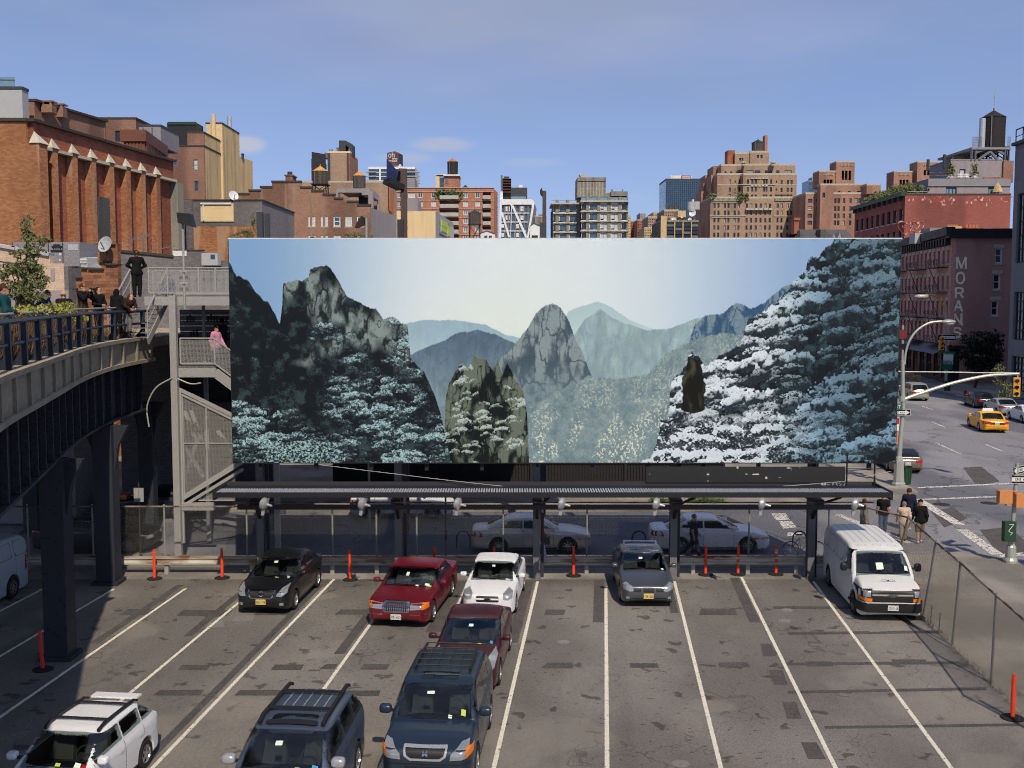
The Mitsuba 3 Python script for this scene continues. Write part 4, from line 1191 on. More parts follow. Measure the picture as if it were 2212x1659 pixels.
# grey sedan with roof bars
k = thing('parked_car','grey sedan with silver roof bars parked right of the middle of the guard rail','car')
c = Car(k,4.84,1.80,1.46,2.70,.98,.325,.78,.98,1.22,2.1,3.5,4.3,1.04,1.0,'paint_gray')
fc_ = gnd(1391,1317)
c.put((fc_[0] + .2,fc_[1] + 2.42,0),np.array((-.02,-1.0)))
c.glazing([2.8]); c.seams([1.45,2.8,3.6]); c.wheels(8); c.mirrors(); c.wipers()
for xx in (2.45,3.1):
 c.add('roof_bar',MB().bar((2.42 - xx,-.58,1.55),(2.42 - xx,.58,1.55),.06,.035).bar((2.42 - xx,-.56,1.44),(2.42 - xx,-.56,1.55),.05).bar((2.42 - xx,.56,1.44),(2.42 - xx,.56,1.55),.05),'chrome',label='silver roof bar')
c.dec('sunroof',rrect(2.3,-.4,2.75,.4,.06),'top','glass_dark',step=.12)
c.two('headlight',[(.48,.60),(.5,.73),(.70,.82),(.82,.78),(.8,.64),(.6,.58)],'front','lamp_clear',step=.05)
c.dec('grille',shapely.Polygon([(-.2,.72),(.2,.72),(.16,.55),(-.16,.55)]).union(rrect(-.5,.57,-.23,.68,.03)).union(rrect(.23,.57,.5,.68,.03)),'front','trim_black',step=.05)
c.dec('grille_trim',shapely.box(-.5,.69,.5,.71),'front','chrome',off=.014,step=.06)
c.dec('lower_intake',rrect(-.6,.28,.6,.38,.04),'front','trim_black',step=.08)
c.two('fog_lamp',[(.62,.34),(.72,.34),(.72,.42),(.62,.42)],'front','lamp_clear',step=.05)
c.plate('YZR-24D',.44,yellow=True); c.sticker(1.78,-.1,.1,.12); c.sticker(1.35,.58,.07,.08)


# vans
def van(label,ctr,head,white,full):
 k = thing('parked_van',label,'van')
 c = Car(k,5.69,2.01,2.08,3.43,.98,.37,1.08,1.28,1.02,1.72,5.45,5.64,1.34,1.3,white,flat_rear=True,nose=.82,tum=.17,ghw=.965,hood_bulge=.02,h=.055)
 c.put(ctr,head)
 w0,w1 = c.ghy(1.3,.1),c.ghy(2.0,.12)
 P = shapely.Polygon([(1.06,-w0),(1.02,0),(1.06,w0),(1.70,w1),(1.66,0),(1.70,-w1)]).buffer(-.05).buffer(.05)
 c.ws = c.dec('windshield',P,'top','car_glass',step=.12)
 c.hole(P,0,1.28)
 for side in ('left','right'):
  P = shapely.Polygon([(1.28,1.34),(1.78,1.9),(2.25,1.92),(2.25,1.34)]).buffer(-.05).buffer(.05)
  c.dec('side_window',P,side,'car_glass',step=.12)
  c.hole(P,1 if side == 'left' else -1)
  for x in (1.2,2.32,3.45,4.6):
   c.dec('door_seam',shapely.box(x - .01,.35,x + .01,1.95 if x > 2 else 1.3),side,'galv_dark',off=.003,step=.15)
  for x in (2.9,4.0,5.0):
   c.dec('side_panel',rrect(x - .42,1.36,x + .42,1.88,.06).difference(rrect(x - .4,1.38,x + .4,1.86,.05)),side,'galv_dark',off=.003,step=.15)
 c.build()
 for y in np.linspace(-.6,.6,6):
  c.dec('roof_rib',shapely.box(1.95,y - .012,5.4,y + .012),'top','galv',off=.008,step=.4)
 c.wheels(8,'galv_dark',.24); c.mirrors('trim_black',size=(.09,.11,.14),x=1.45,z=1.42,out=.16)
 if full:
  c.wipers()
  gk = c.dec('grille',rrect(-.62,.66,.62,1.02,.04),'front','trim_black',step=.07)
  c.dec('grille_bar',shapely.box(-.62,.86,.62,.91),'front','galv',off=.014,step=.08,parent=gk)
  c.dec('badge',shapely.box(-.15,.845,.15,.90).union(shapely.box(-.06,.82,.06,.925)),'front','chrome',off=.024,step=.06,parent=gk)
  c.two('headlight_panel',[(.6,.66),(.6,1.06),(.96,1.04),(.96,.66)],'front','trim_black',step=.06)
  c.two('headlight',[(.66,.82),(.66,1.0),(.86,1.0),(.86,.82)],'front','lamp_clear',off=.014,step=.06)
  c.two('turn_lamp',[(.62,.67),(.62,.78),(.96,.8),(.96,.69)],'front','lamp_amber',off=.014,step=.06)
  c.dec('bumper',rrect(-.98,.36,.98,.64,.05),'front','trim_black',off=.06,step=.07,label='black plastic front bumper')
  x = c.surf(0,.5)[0] + .05
  pk = c.add('license_plate',MB().box(x,x + .03,-.16,.16,.42,.585),'plate_white')
  v,f = flat_text('52625-JB',.07,True)
  v = v * (.28 / np.ptp(v[:,0]),1,1)
  c.add('lettering',(np.column_stack([x + .031 + v[:,2] * .3,v[:,0] - .14,.465 + v[:,1]]),f),'ink',pk)
  ring = lambda cy: shapely.Point(cy,.55).buffer(.10).difference(shapely.Point(cy,.55).buffer(.082))
  mono = ring(-.09).difference(shapely.box(-.3,.51,-.15,.59)).union(ring(.09).difference(shapely.box(.15,.51,.3,.59)))
  mono = shapely.affinity.affine_transform(mono,[0,-.7,1.25,0,.55 + .385,0])
  c.dec('hood_emblem',mono,'top','trim_black',off=.008,step=.06,label='two interlocked dark curves on the white bonnet')
  c.sticker(1.2,-.1,.16,.22,'paper','paper_sheet'); c.sticker(1.22,.72,.1,.1)
  c.two('taillight',[(.84,.8),(.97,.8),(.95,1.3),(.84,1.3)],'rear','lamp_red',step=.1)
 else:
  c.two('taillight',[(.84,.8),(.97,.8),(.95,1.3),(.84,1.3)],'rear','lamp_red',step=.1)


M('van_white',S(226,228,226,.78),0.35,0,.5)
M('van_pale',S(176,190,196,.75),0.4,0,.5)
ctr,hd = from_wheels((1846,1327),(1792,1265),-1,2.01,3.43,.98,5.69)
van('white cargo van with black front bumper parked at the right end of the guard rail',ctr,hd,'van_white',True)
wl = gnd(24,1290)
van('pale cargo van in the shade of the raised walkway, cut off by the left edge',(wl[0] - .95,wl[1] - 1.6,0),LANE,'van_pale',False)


# cars in the streets, coarser
def street_car(label,cat,spec,bsdf,ctr,head,posts,glass='glass_dark',rim='alloy',extra=None,name='street_car',h=.07):
 k = thing(name,label,cat)
 c = Car(k,*spec,bsdf,h=h)
 c.put((ctr[0],ctr[1],RZ if len(ctr) < 3 else ctr[2]),head)
 c.glazing(posts,glass=glass); c.wheels(8,rim); c.mirrors()
 c.seams([spec[8] + .3,posts[0],posts[0] + .9] if len(posts) < 2 else [spec[8] + .3] + list(posts),handles=True)
 c.two('taillight',[(.42,spec[13] - .28),(.86 * spec[1] / 1.8,spec[13] - .28),(.84 * spec[1] / 1.8,spec[13] - .08),(.45,spec[13] - .08)],'rear','lamp_red',step=.08)
 c.two('headlight',[(.42,spec[6] - .17),(.45,spec[6] - .05),(.8,spec[6] - .03),(.82,spec[6] - .15)],'front','lamp_clear',step=.08)
 if extra:
  extra(c)
 return c


SED = (4.85,1.82,1.43,2.75,.98,.32,.76,.96,1.25,2.15,3.4,4.2,1.0,.97)


def lamps_side(c):
 c.two('side_marker',[(.70,.58),(.70,.66),(.88,.66),(.88,.58)],'front','lamp_amber',step=.06)


street_car('tan-silver sedan driving along the cross street behind the middle billboard column','car',SED,'paint_tan',(at(1147,1150,43.5)[0],43.45),(1,0.0),[2.75],glass='glass_tint',extra=lamps_side)
street_car('white sedan driving along the cross street towards the avenue','car',(4.77,1.79,1.42,2.67,.95,.32,.74,.95,1.2,2.05,3.35,4.15,1.0,.98),'paint_white',(at(1528,1150,43.6)[0],43.5),(1,0.0),[2.7],glass='glass_dark',extra=lamps_side)
street_car('white sedan parked at the far kerb, mostly hidden by the catwalk','car',SED,'paint_white',(at(870,1090,50.3)[0],50.3),(1,0),[2.75])
street_car('silver sedan standing in deep shade under the raised walkway, left of the thick column','car',SED,'paint_silver',(at(68,1080,50.2)[0],50.2),(1,0),[2.75])
street_car('dark sedan in deep shade at the far kerb left of the stair tower','car',SED,'paint_night',(at(335,1080,50.2)[0],50.2),(-1,0),[2.75])
street_car('black sedan with bright alloy wheels waiting in the shade behind the fence','car',(4.85,1.84,1.45,2.8,.95,.34,.78,.98,1.2,2.1,3.4,4.2,1.02,1.0),'paint_black',(at(215,1190,43.5)[0],43.4),(1,0),[2.75])


def porsche(c):
 c.plate('EKX-4417',.62,rear=True)
 c.dec('rear_diffuser',rrect(-.7,.24,.7,.36,.03),'rear','trim_black',step=.1)


street_car('taupe sports saloon parked on the avenue behind the lamp post','car',(4.97,1.93,1.41,2.92,.95,.36,.74,.93,1.35,2.3,3.6,4.75,1.0,.93),'paint_taupe',(23.1,64.7),(AV,1),[2.75],extra=porsche)


def taxi(c):
 rs = c.add('roof_sign',MB().hexa([(-.12,-.42,1.46),(.12,-.42,1.46),(.12,.42,1.46),(-.12,.42,1.46),(-.05,-.36,1.66),(.05,-.36,1.66),(.05,.36,1.66),(-.05,.36,1.66)]),'plate_white')
 c.dec('rear_panel',rrect(-.55,.66,.55,.84,.02),'rear','trim_black',off=.004,step=.08)
 c.plate('5F41',.75,rear=True)
 c.dec('bumper_strip',shapely.box(-.9,.48,.9,.51),'rear','trim_black',step=.1)


street_car('yellow taxi cab with a roof sign driving up the avenue','taxi',(5.38,1.98,1.48,2.91,1.0,.34,.82,.98,1.5,2.4,3.75,4.35,1.0,.98),'paint_taxi',(36.9,84.0),(.15,1),[3.05],extra=taxi,name='taxi')
street_car('pale green-grey minivan driving away on the avenue','minivan',(5.08,1.97,1.75,3.03,.95,.34,.92,1.1,1.0,1.9,4.55,4.98,1.12,1.05),'paint_sage',(40.6,109.6),(AV,1),[2.6,3.8],name='minivan',extra=lambda c: (c.plate('DLW-3081',.8,rear=True),c.dec('rear_glass',rrect(-.62,1.16,.62,1.58,.06),'rear','glass_dark',step=.1)))
street_car('black sedan parked farthest of the three across the avenue','car',SED,'paint_black',(43.9,101.8),(.12,1),[2.75])
street_car('silver sedan parked between the black sedan and the white car across the avenue','car',SED,'paint_silver',(43.2,95.6),(.1,1),[2.75])
street_car('white car parked across the avenue at the right edge','car',SED,'paint_white',(42.5,89.4),(.09,1),[2.75])
# ------------------------------------------------------------------ people
M('skin',S(205,155,128,.75),0.6); M('skin_brown',S(120,78,58,.75),0.6)
CLOTH = dict(black=(22,22,25),navy=(26,32,56),beige=(206,186,168),white=(226,226,226),khaki=(150,138,112),jeans=(70,88,122),pink=(222,150,184),magenta=(214,60,130),teal=(20,72,78),grey=(120,118,116),blue=(40,56,110),brown=(96,62,44),hair_black=(20,17,16),hair_brown=(78,50,34),hair_blond=(196,168,120),hair_grey=(128,122,116),olive=(100,98,76),camo=(118,108,90),darkbrown=(52,36,30))
for n_,c_ in CLOTH.items():
 M('cloth_' + n_,S(*c_,.8),0.85,spec=0.2)


def capsules(parts,k=.03):
 A = np.array([p[0] for p in parts],float); B = np.array([p[1] for p in parts],float); R = np.array([(p[2],p[3]) for p in parts],float)

 def f(p):
  d = None
  for a,b,r in zip(A,B,R):
   ab = b - a
   t = np.clip(((p - a) @ ab) / (ab @ ab + 1e-9),0,1)
   q = np.linalg.norm(p - a - t[:,None] * ab,axis=1) - (r[0] + (r[1] - r[0]) * t)
   d = q if d is None else smin(d,q,k)
  return d
 lo = np.minimum((A - R[:,:1]).min(0),(B - R[:,1:]).min(0)) - .06
 hi = np.maximum((A + R[:,:1]).max(0),(B + R[:,1:]).max(0)) + .06
 return f,lo,hi


def person(label,pos,face,top,bottom,hair,skin='skin',H=1.75,pose='stand',sleeves=True,shorts=False,hair_long=False,cap=False,coat=0.0,group=None,stride=.22,extra=None,skirt=False,glasses=False):
 """A figure in local metres for a 1.75 m body: x to its left hand... faces +y; face is the compass of its front (degrees from +x)."""
 k = thing('person',label,'person',group)
 s = H / 1.75
 a = math.radians(face - 90)
 tw = T([[s * math.cos(a),-s * math.sin(a),0,pos[0]],[s * math.sin(a),s * math.cos(a),0,pos[1]],[0,0,s,pos[2]],[0,0,0,1]])
 V = lambda *q: np.array(q,float)
 st = stride if pose == 'walk' else .03
 hipL,hipR = V(.09,0,.92),V(-.09,0,.92)
 kneeL,kneeR = V(.1,st * .6,.50),V(-.1,-st * .25,.50)
 ankL,ankR = V(.1,st,.09),V(-.1,-st,.10 if pose != 'walk' else .14)
 if pose == 'sit':
  kneeL,kneeR,ankL,ankR = V(.1,.42,.9),V(-.1,.42,.9),V(.1,.45,.5),V(-.1,.45,.5)
 shL,shR = V(.19,0,1.43),V(-.19,0,1.43)
 sw = st * .7
 elL,elR,haL,haR = V(.25,-sw * .6,1.14),V(-.25,sw * .6,1.14),V(.25,-sw + .12,.90),V(-.25,sw + .12,.90)
 lean = 0.0
 if pose == 'behind':
  elL,elR,haL,haR = V(.33,-.08,1.2),V(-.33,-.08,1.2),V(.08,-.17,1.04),V(-.08,-.17,1.02)
 elif pose == 'camera':
  elL,elR,haL,haR = V(.27,.2,1.26),V(-.27,.2,1.26),V(.07,.32,1.52),V(-.05,.30,1.56)
 elif pose == 'front':
  elL,elR,haL,haR = V(.26,.06,1.16),V(-.26,.06,1.16),V(.08,.26,1.12),V(-.08,.26,1.1)
 head = V(0,.03,1.63)
 if pose == 'bend':
  head,elL,elR,haL,haR = V(0,.3,1.45),V(.24,.25,1.1),V(-.24,.25,1.1),V(.12,.42,1.0),V(-.12,.42,1.0)
  shL,shR = V(.19,.17,1.35),V(-.19,.17,1.35)
 neck = (shL + shR) / 2 + V(0,0,.03)
 chest = (shL + shR) / 2 - V(0,0,.12)
 waist = V(0,0,1.02)
 legs = [(hipL,kneeL,.085,.06),(kneeL,ankL,.058,.042),(hipR,kneeR,.085,.06),(kneeR,ankR,.058,.042)]
 arms = [(shL,elL,.052,.042),(elL,haL,.04,.03),(shR,elR,.052,.042),(elR,haR,.04,.03)]
 torso = [(waist,chest,.125,.13),(chest + V(.09,0,.08),chest - V(.09,0,-.08),.1,.1),(hipL,hipR,.11,.11),(waist,V(0,0,.94),.13,.13)]
 hd = [(head - V(0,.01,.05),head + V(0,-.015,.045),.082,.095),(neck,head - V(0,0,.08),.05,.05),(head + V(0,.09,-.02),head + V(0,.1,-.03),.016,.018),(head + V(.085,0,-.01),head + V(.088,-.01,.01),.018,.02),(head + V(-.085,0,-.01),head + V(-.088,-.01,.01),.018,.02),(head + V(0,.05,-.09),head + V(0,.06,-.1),.035,.035)]
 hands = []
 fing = MB()
 for el,ha,sg in ((elL,haL,1),(elR,haR,-1)):
  d = (ha - el) / np.linalg.norm(ha - el)
  hands.append((ha,ha + d * .07,.032,.036))
  side = np.cross(d,(1,0,0) if abs(d[0]) < .8 else (0,0,1)); side /= np.linalg.norm(side)
  for i,ln in enumerate((.07,.085,.08,.06)):
   b = ha + d * .09 + side * (i - 1.5) * .021
   fing.tube([b,b + d * ln * .6,b + d * ln * .85 + np.cross(side,d) * .02],[.0095,.009,.007],5)
  b = ha + d * .03 + side * .035
  fing.tube([b,b + side * .03 + d * .03,b + side * .035 + d * .06],[.011,.01,.008],5)
 f,lo,hi = capsules(legs + arms + torso + hd + hands)
 v,q,n = nets(f,lo,hi,.042)
 b = MB().add(v,q)
 fm = fing.mesh()
 b.add(*fm)
 bm = b.mesh()
 nn = np.vstack([n,trimesh.Trimesh(*fm,process=False).vertex_normals])
 part(k,'body',bm,skin,to_world=tw,normals=nn)

 def cloth(name,caps,mat,kk=.05,cut=None,h=.045):
  f0,lo,hi = capsules(caps,kk)
  ff = f0 if cut is None else (lambda p: np.maximum(f0(p),cut(p)))
  v,q,n = nets(ff,lo,hi,h)
  return part(k,name,(v,np.vstack([q[:,[0,1,2]],q[:,[0,2,3]]])),mat,to_world=tw,normals=n)

 g = .018
 grow = lambda caps,e: [(a_,b_,r0 + e,r1 + e) for a_,b_,r0,r1 in caps]
 tp = grow(torso,g + .012) + [(shL,shR,.075,.075)]
 ar = [(shL,elL,.072,.06),(shR,elR,.072,.06)]
 if sleeves:
  ar += [(elL,haL,.06,.046),(elR,haR,.06,.046)]
 else:
  ar = [(shL,shL + (elL - shL) * .6,.072,.066),(shR,shR + (elR - shR) * .6,.072,.066)]
 tp += ar
 if coat:
  tp += [(waist,V(0,0,.92 - coat),.16,.19)]
 cloth('jacket' if sleeves else 'shirt',tp,'cloth_' + top,.06,lambda p: p[:,2] - 1.52)
 kn = (lambda h_,k_,a_: [(h_,k_,.108,.092),(k_,a_ + V(0,0,.02),.09,.07)])
 if shorts:
  lg = [(hipL,kneeL + V(0,0,.02),.11,.1),(hipR,kneeR + V(0,0,.02),.11,.1)]
 else:
  lg = kn(hipL,kneeL,ankL) + kn(hipR,kneeR,ankR)
 cloth('shorts' if shorts else 'trousers',lg + [(hipL,hipR,.125,.125)],'cloth_' + bottom,.03,lambda p: p[:,2] - 1.0)
 for ank in (ankL,ankR):
  cloth('shoe',[(ank - V(0,.04,.045),ank + V(0,.15,-.055),.045,.036)],'cloth_white' if shorts else 'cloth_black',h=.03)
 if cap:
  cloth('cap',[(head + V(0,-.01,.045),head + V(0,-.01,.06),.107,.1),(head + V(0,.08,.05),head + V(0,.16,.045),.06,.04)],'cloth_' + hair,.02,lambda p: head[2] + .03 - p[:,2],h=.03)
 else:
  hp = [(head + V(0,-.025,.04),head + V(0,-.03,.05),.104,.1)]
  if hair_long:
   hp += [(head + V(.05,-.06,.0),head + V(.06,-.07,-.22),.075,.055),(head + V(-.05,-.06,.0),head + V(-.06,-.07,-.22),.075,.055),(head + V(0,-.08,0),head + V(0,-.1,-.22),.085,.06)]
  cloth('hair',hp,'cloth_' + hair,.03,lambda p: np.minimum(head[2] - .0 - p[:,2],p[:,1] - head[1] - .02) if not hair_long else p[:,1] - head[1] - .05,h=.03)
 if glasses:
  part(k,'sunglasses',MB().box(-.075,-.01,head[1] + .075,head[1] + .1,head[2] - .015,head[2] + .03).box(.01,.075,head[1] + .075,head[1] + .1,head[2] - .015,head[2] + .03).box(-.085,.085,head[1] + .07,head[1] + .09,head[2] + .01,head[2] + .022),'trim_black',to_world=tw)
 if extra:
  extra(k,tw,haL,haR,head)
 return k


# ------------------------------------------------------------------ raised walkway on the left
M('hl_concrete',lambda p,n,uv: mix(S(132,122,104,.75),S(162,152,132,.75),fbm(p.x * 1.5,p.y * 1.5,p.z * 3,4)) * (.85 + .3 * noise(p.x * 30,p.y * 30,p.z * 30)),0.85)
M('hl_rail',S(52,60,76,.75),0.45,0.3)
M('hl_girder',lambda p,n,uv: mi.Color3f(S(58,62,70,.55)) * (.5 + noise(p.x * 18,p.y * 18,p.z * 18)),0.6,0.2)
M('hl_column',lambda p,n,uv: mix(S(60,64,74,.6),S(24,24,26,.6),smoothstep(.8,.84,noise(p.x * 9,p.y * 9,p.z * 9)) * .6),0.6,0.2)
EC = curve([(-5.0,5),(-6.3,10),(-7.6,14),(-8.9,18),(-9.85,21),(-10.8,24.6),(-11.7,28),(-12.75,32),(-13.5,35.5),(-14.0,39),(-14.2,43)],8)
ARC = np.concatenate([[0],np.cumsum(np.linalg.norm(np.diff(EC,axis=0),axis=1))])


def edge(s,off=0.0):
 """The point and the outward normal of the walkway's edge at arc length s, moved out by off."""
 x,y = np.interp(s,ARC,EC[:,0]),np.interp(s,ARC,EC[:,1])
 x2,y2 = np.interp(s + .2,ARC,EC[:,0]),np.interp(s + .2,ARC,EC[:,1])
 x1,y1 = np.interp(s - .2,ARC,EC[:,0]),np.interp(s - .2,ARC,EC[:,1])
 d = np.array([x2 - x1,y2 - y1]); d /= np.linalg.norm(d) + 1e-9
 n = np.array([d[1],-d[0]])
 return np.array([x,y]) + n * off,n,d


def sweep(prof,s0,s1,step=.5):
 """An (offset, z) outline swept along the walkway's edge, with end caps."""
 prof = np.asarray(prof,float)
 ss = np.linspace(s0,s1,max(2,int((s1 - s0) / step)))
 v = []
 for s in ss:
  for o,z in prof:
   v.append((*edge(s,o)[0],z))
 n,m = len(prof),len(ss)
 f = [[i * n + j,(i + 1) * n + j,(i + 1) * n + (j + 1) % n,i * n + (j + 1) % n] for i in range(m - 1) for j in range(n)]
 mb = MB().add(v,f)
 for b0 in (0,(m - 1) * n):
  mb.add([v[b0 + j] for j in range(n)],[[0,j,j + 1] for j in range(1,n - 1)])
 return mb


SE = ARC[-1]
hl = thing('raised_walkway','old elevated railway turned walkway curving in from the left on dark steel columns','walkway')
deck = shapely.Polygon([tuple(p) for p in EC] + [(-14.3,46.98),(-14.3,57),(-30,57),(-27,47),(-24,36),(-21,26),(-16,12),(-14,3)])
part(hl,'deck',MB().prism(deck,lambda u,v,w: np.stack([u,v,8.1 + w],-1),.38),'hl_concrete')
part(hl,'parapet',sweep([(0,7.62),(0,8.5),(-.28,8.5),(-.28,7.62)],0,SE),'hl_concrete',label='tan concrete parapet with recessed panels')
part(hl,'parapet_cap',sweep([(.1,8.42),(.1,8.54),(-.32,8.54),(-.32,8.503),(.003,8.503),(.003,8.42)],0,SE),'hl_concrete')
part(hl,'parapet_foot',sweep([(.1,7.55),(.1,7.68),(.003,7.68),(.003,7.55)],0,SE),'hl_concrete')
s = 12.5
i = 0
while s < SE - .1:
 p,n,d = edge(s,.035)
 part(hl,'panel_rib',MB().obox(p,.13 if i % 4 else .26,.09,7.684,8.415,math.atan2(d[1],d[0])),'hl_concrete')
 s += 1.75; i += 1
part(hl,'girder',sweep([(-.45,5.7),(-.45,8.1),(-.5,8.1),(-.5,5.7)],0,SE),'hl_girder')
part(hl,'girder_flange',sweep([(-.25,5.6),(-.25,5.68),(-.7,5.68),(-.7,5.6)],0,SE),'hl_girder')
for s in np.arange(11,SE - .2,1.25):
 p,n,d = edge(s,-.36)
 part(hl,'stiffener',MB().obox(p,.10,.16,5.69,7.6,math.atan2(d[1],d[0])),'hl_girder')
part(hl,'inner_girder',MB().box(-24,-23.6,10,47,5.6,8.1).box(-19,-18.7,10,47,5.8,8.1),'hl_girder')
for sx in (16.0,22.5,29,35.5,SE - 1.5):
 p,n,d = edge(sx,-.5)
 part(hl,'cross_girder',MB().bar((p[0],p[1],6.9),(p[0] - 9,p[1] + 1.0,6.9),.3,1.6),'hl_girder')


def hcol(x,y,w,top,label=None):
 m = MB().box(x - w / 2,x + w / 2,y - w / 2,y - w / 2 + .05,0,top).box(x - w / 2,x + w / 2,y + w / 2 - .05,y + w / 2,0,top).box(x - .04,x + .04,y - w / 2 + .05,y + w / 2 - .05,0,top)
 m.box(x + w / 2 - .05,x + w / 2,y - w / 2 + .05,y + w / 2 - .05,0,top).box(x - w / 2,x - w / 2 + .05,y - w / 2 + .05,y + w / 2 - .05,0,top)
 kk = part(hl,'column',m,'hl_column',label)
 part(kk,'bracket',MB().prism(shapely.Polygon([(-w / 2,top - 1.6),(w / 2,top - 1.6),(w / 2 + .15,top - .7),(w / 2 + .5,top),(-w / 2 - .5,top),(-w / 2 - .15,top - .7)]),lambda u,v,q: np.stack([x + u,y - .1 + q,v],-1),.2),'hl_column')
 part(kk,'base_plate',MB().box(x - w / 2 - .12,x + w / 2 + .12,y - w / 2 - .12,y + w / 2 + .12,0.01,.12),'hl_column')


hcol(-12.62,29.75,.64,5.6); hcol(-14.2,37.7,.66,5.6); hcol(-15.6,46.2,.6,5.6); hcol(-23.6,51.5,.6,5.6); hcol(-22,37,.66,5.6); hcol(-20.5,46,.6,5.6)
# railing: heavy lower frame of tubes and a thin handrail
rail = thing('railing','heavy blue-grey steel railing along the curved edge of the raised walkway','railing')
tubes = [([(*edge(s_,-.12)[0],9.52) for s_ in np.linspace(10,SE - .1,60)],.055,'top_tube'),([(*edge(s_,-.12)[0],9.05) for s_ in np.linspace(10,SE - .1,60)],.045,'middle_tube'),([(*edge(s_,-.42)[0],9.66) for s_ in np.linspace(10,SE - .1,60)],.03,'handrail')]
for pts,r,nm in tubes:
 part(rail,nm,MB().tube(pts,r,8),'hl_rail' if nm != 'handrail' else 'galv',smooth=40)
s = 10.6
while s < SE:
 p,n,d = edge(s,-.12)
 q = edge(s,-.42)[0]
 kk = part(rail,'post',MB().obox(p,.07,.16,8.54,9.5,math.atan2(d[1],d[0])),'hl_rail')
 part(kk,'gusset',MB().add([(*(p + n * .08),8.54),(*(p + n * .08),9.0),(*(p - n * .3),8.54),(*(p + n * .08 + d * .03),8.54),(*(p + n * .08 + d * .03),9.0),(*(p - n * .3 + d * .03),8.54)],[[0,1,2],[3,5,4],[0,3,4],[0,4,1],[1,4,5],[1,5,2]]),'hl_rail')
 part(kk,'bracket_arm',MB().bar((*p,9.5),(*q,9.64),.03),'hl_rail')
 s += 1.85

# the walkway's crossing behind the billboard, boarded in grey
M('boards',lambda p,n,uv: mix(S(84,88,90,.7),S(120,122,120,.7),fbm(p.x * .6,p.z * 12,3,3)),0.7)
cr = thing('walkway_crossing','grey boarded bridge parapet with slots running behind the billboard','bridge')
for i in range(9):
 z = 7.42 + i * .235
 part(cr,'board',MB().box(-14.3,2,46.9 + .01 * (i % 2),47.0,z,z + .222),'boards')
rg = np.random.default_rng(5)
for zz in (8.35,9.0):
 x = -14.0
 while x < -8:
  h = .2 + rg.random() * .12
  if rg.random() < .7:
   part(cr,'slot',MB().box(x,x + .07,46.86,46.885,zz,zz + h),'black_steel')
  x += .13 if rg.random() < .8 else .5
part(cr,'deck',MB().box(-14.3,2,47.0,56,8.1,8.45),'hl_concrete')
part(cr,'girder',MB().box(-14.4,4,47.1,47.2,5.6,7.42).box(-14.4,4,46.9,47.5,5.5,5.58),'hl_girder')
for x in np.arange(-14,2,1.6):
 part(cr,'stiffener',MB().box(x,x + .1,46.95,47.09,5.6,7.4),'hl_girder')

# stair tower of galvanized steel and fine mesh
M('mesh_steel',S(176,176,172,.62),0.55,0.15)
stt = thing('stair_tower','galvanized steel stair tower with fine mesh panels beside the billboard','stairs')


def meshpanel(corners,pitch=.03,w=.012,name='mesh_panel',frame=True):
 """A framed panel of fine mesh in a plane y = const: corners (x, z), counter-clockwise, at depth y."""
 y = corners[0][2]
 P = shapely.Polygon([(c[0],c[1]) for c in corners])
 x0,z0,x1,z1 = P.bounds
 m = MB()
 bars = [shapely.box(x,z0,x + w,z1) for x in np.arange(x0,x1,pitch)]
 for b in shapely.intersection(P,np.array(bars)):
  if b.area > 1e-5:
   for gq in getattr(b,'geoms',[b]):
    c = np.array(gq.exterior.coords)[:-1]
    m.add(np.column_stack([c[:,0],np.full(len(c),y),c[:,1]]),[[0,i,i + 1] for i in range(1,len(c) - 1)])
 bars = [shapely.box(x0,z,x1,z + w) for z in np.arange(z0,z1,pitch * 1.6)]
 for b in shapely.intersection(P,np.array(bars)):
  if b.area > 1e-5:
   for gq in getattr(b,'geoms',[b]):
    c = np.array(gq.exterior.coords)[:-1]
    m.add(np.column_stack([c[:,0],np.full(len(c),y + .006),c[:,1]]),[[0,i,i + 1] for i in range(1,len(c) - 1)])
 kk = part(stt,name,m,'mesh_steel',stuff=True)
 if frame:
  c = [np.array((q[0],y - .02,q[1])) for q in corners]
  for a,b in zip(c,c[1:] + c[:1]):
   part(stt,'panel_frame',MB().bar(a,b,.05,.05,up=(0,1,0)),'galv')


XX = lambda px,d=42.0: at(px,645,d)[0]
ZZ = lambda py,d=42.0: at(1106,py,d)[2]
part(stt,'corner_post',MB().box(-13.08,-12.83,41.55,41.8,0,10.12),'galv')
part(stt,'corner_post',MB().box(-9.2,-9.0,41.6,41.8,0,10.1),'galv')
part(stt,'platform_beam',MB().box(-14.1,-7,41.85,41.97,9.74,10.08),'galv')
part(stt,'platform_floor',MB().box(-15.2,-7,43.4,46.4,9.98,10.06).box(-13.6,-7,41.97,43.4,9.98,10.06),'galv_dark')
xs = [XX(325),XX(365),XX(400),XX(432),XX(468),XX(505),XX(545)]
for a,b in zip(xs,xs[1:]):
 meshpanel([(a,10.22,41.9),(b,10.22,41.9),(b,11.18,41.9),(a,11.18,41.9)])
meshpanel([(-15.2,10.2,46.3),(-8,10.2,46.3),(-8,11.18,46.3),(-15.2,11.18,46.3)])
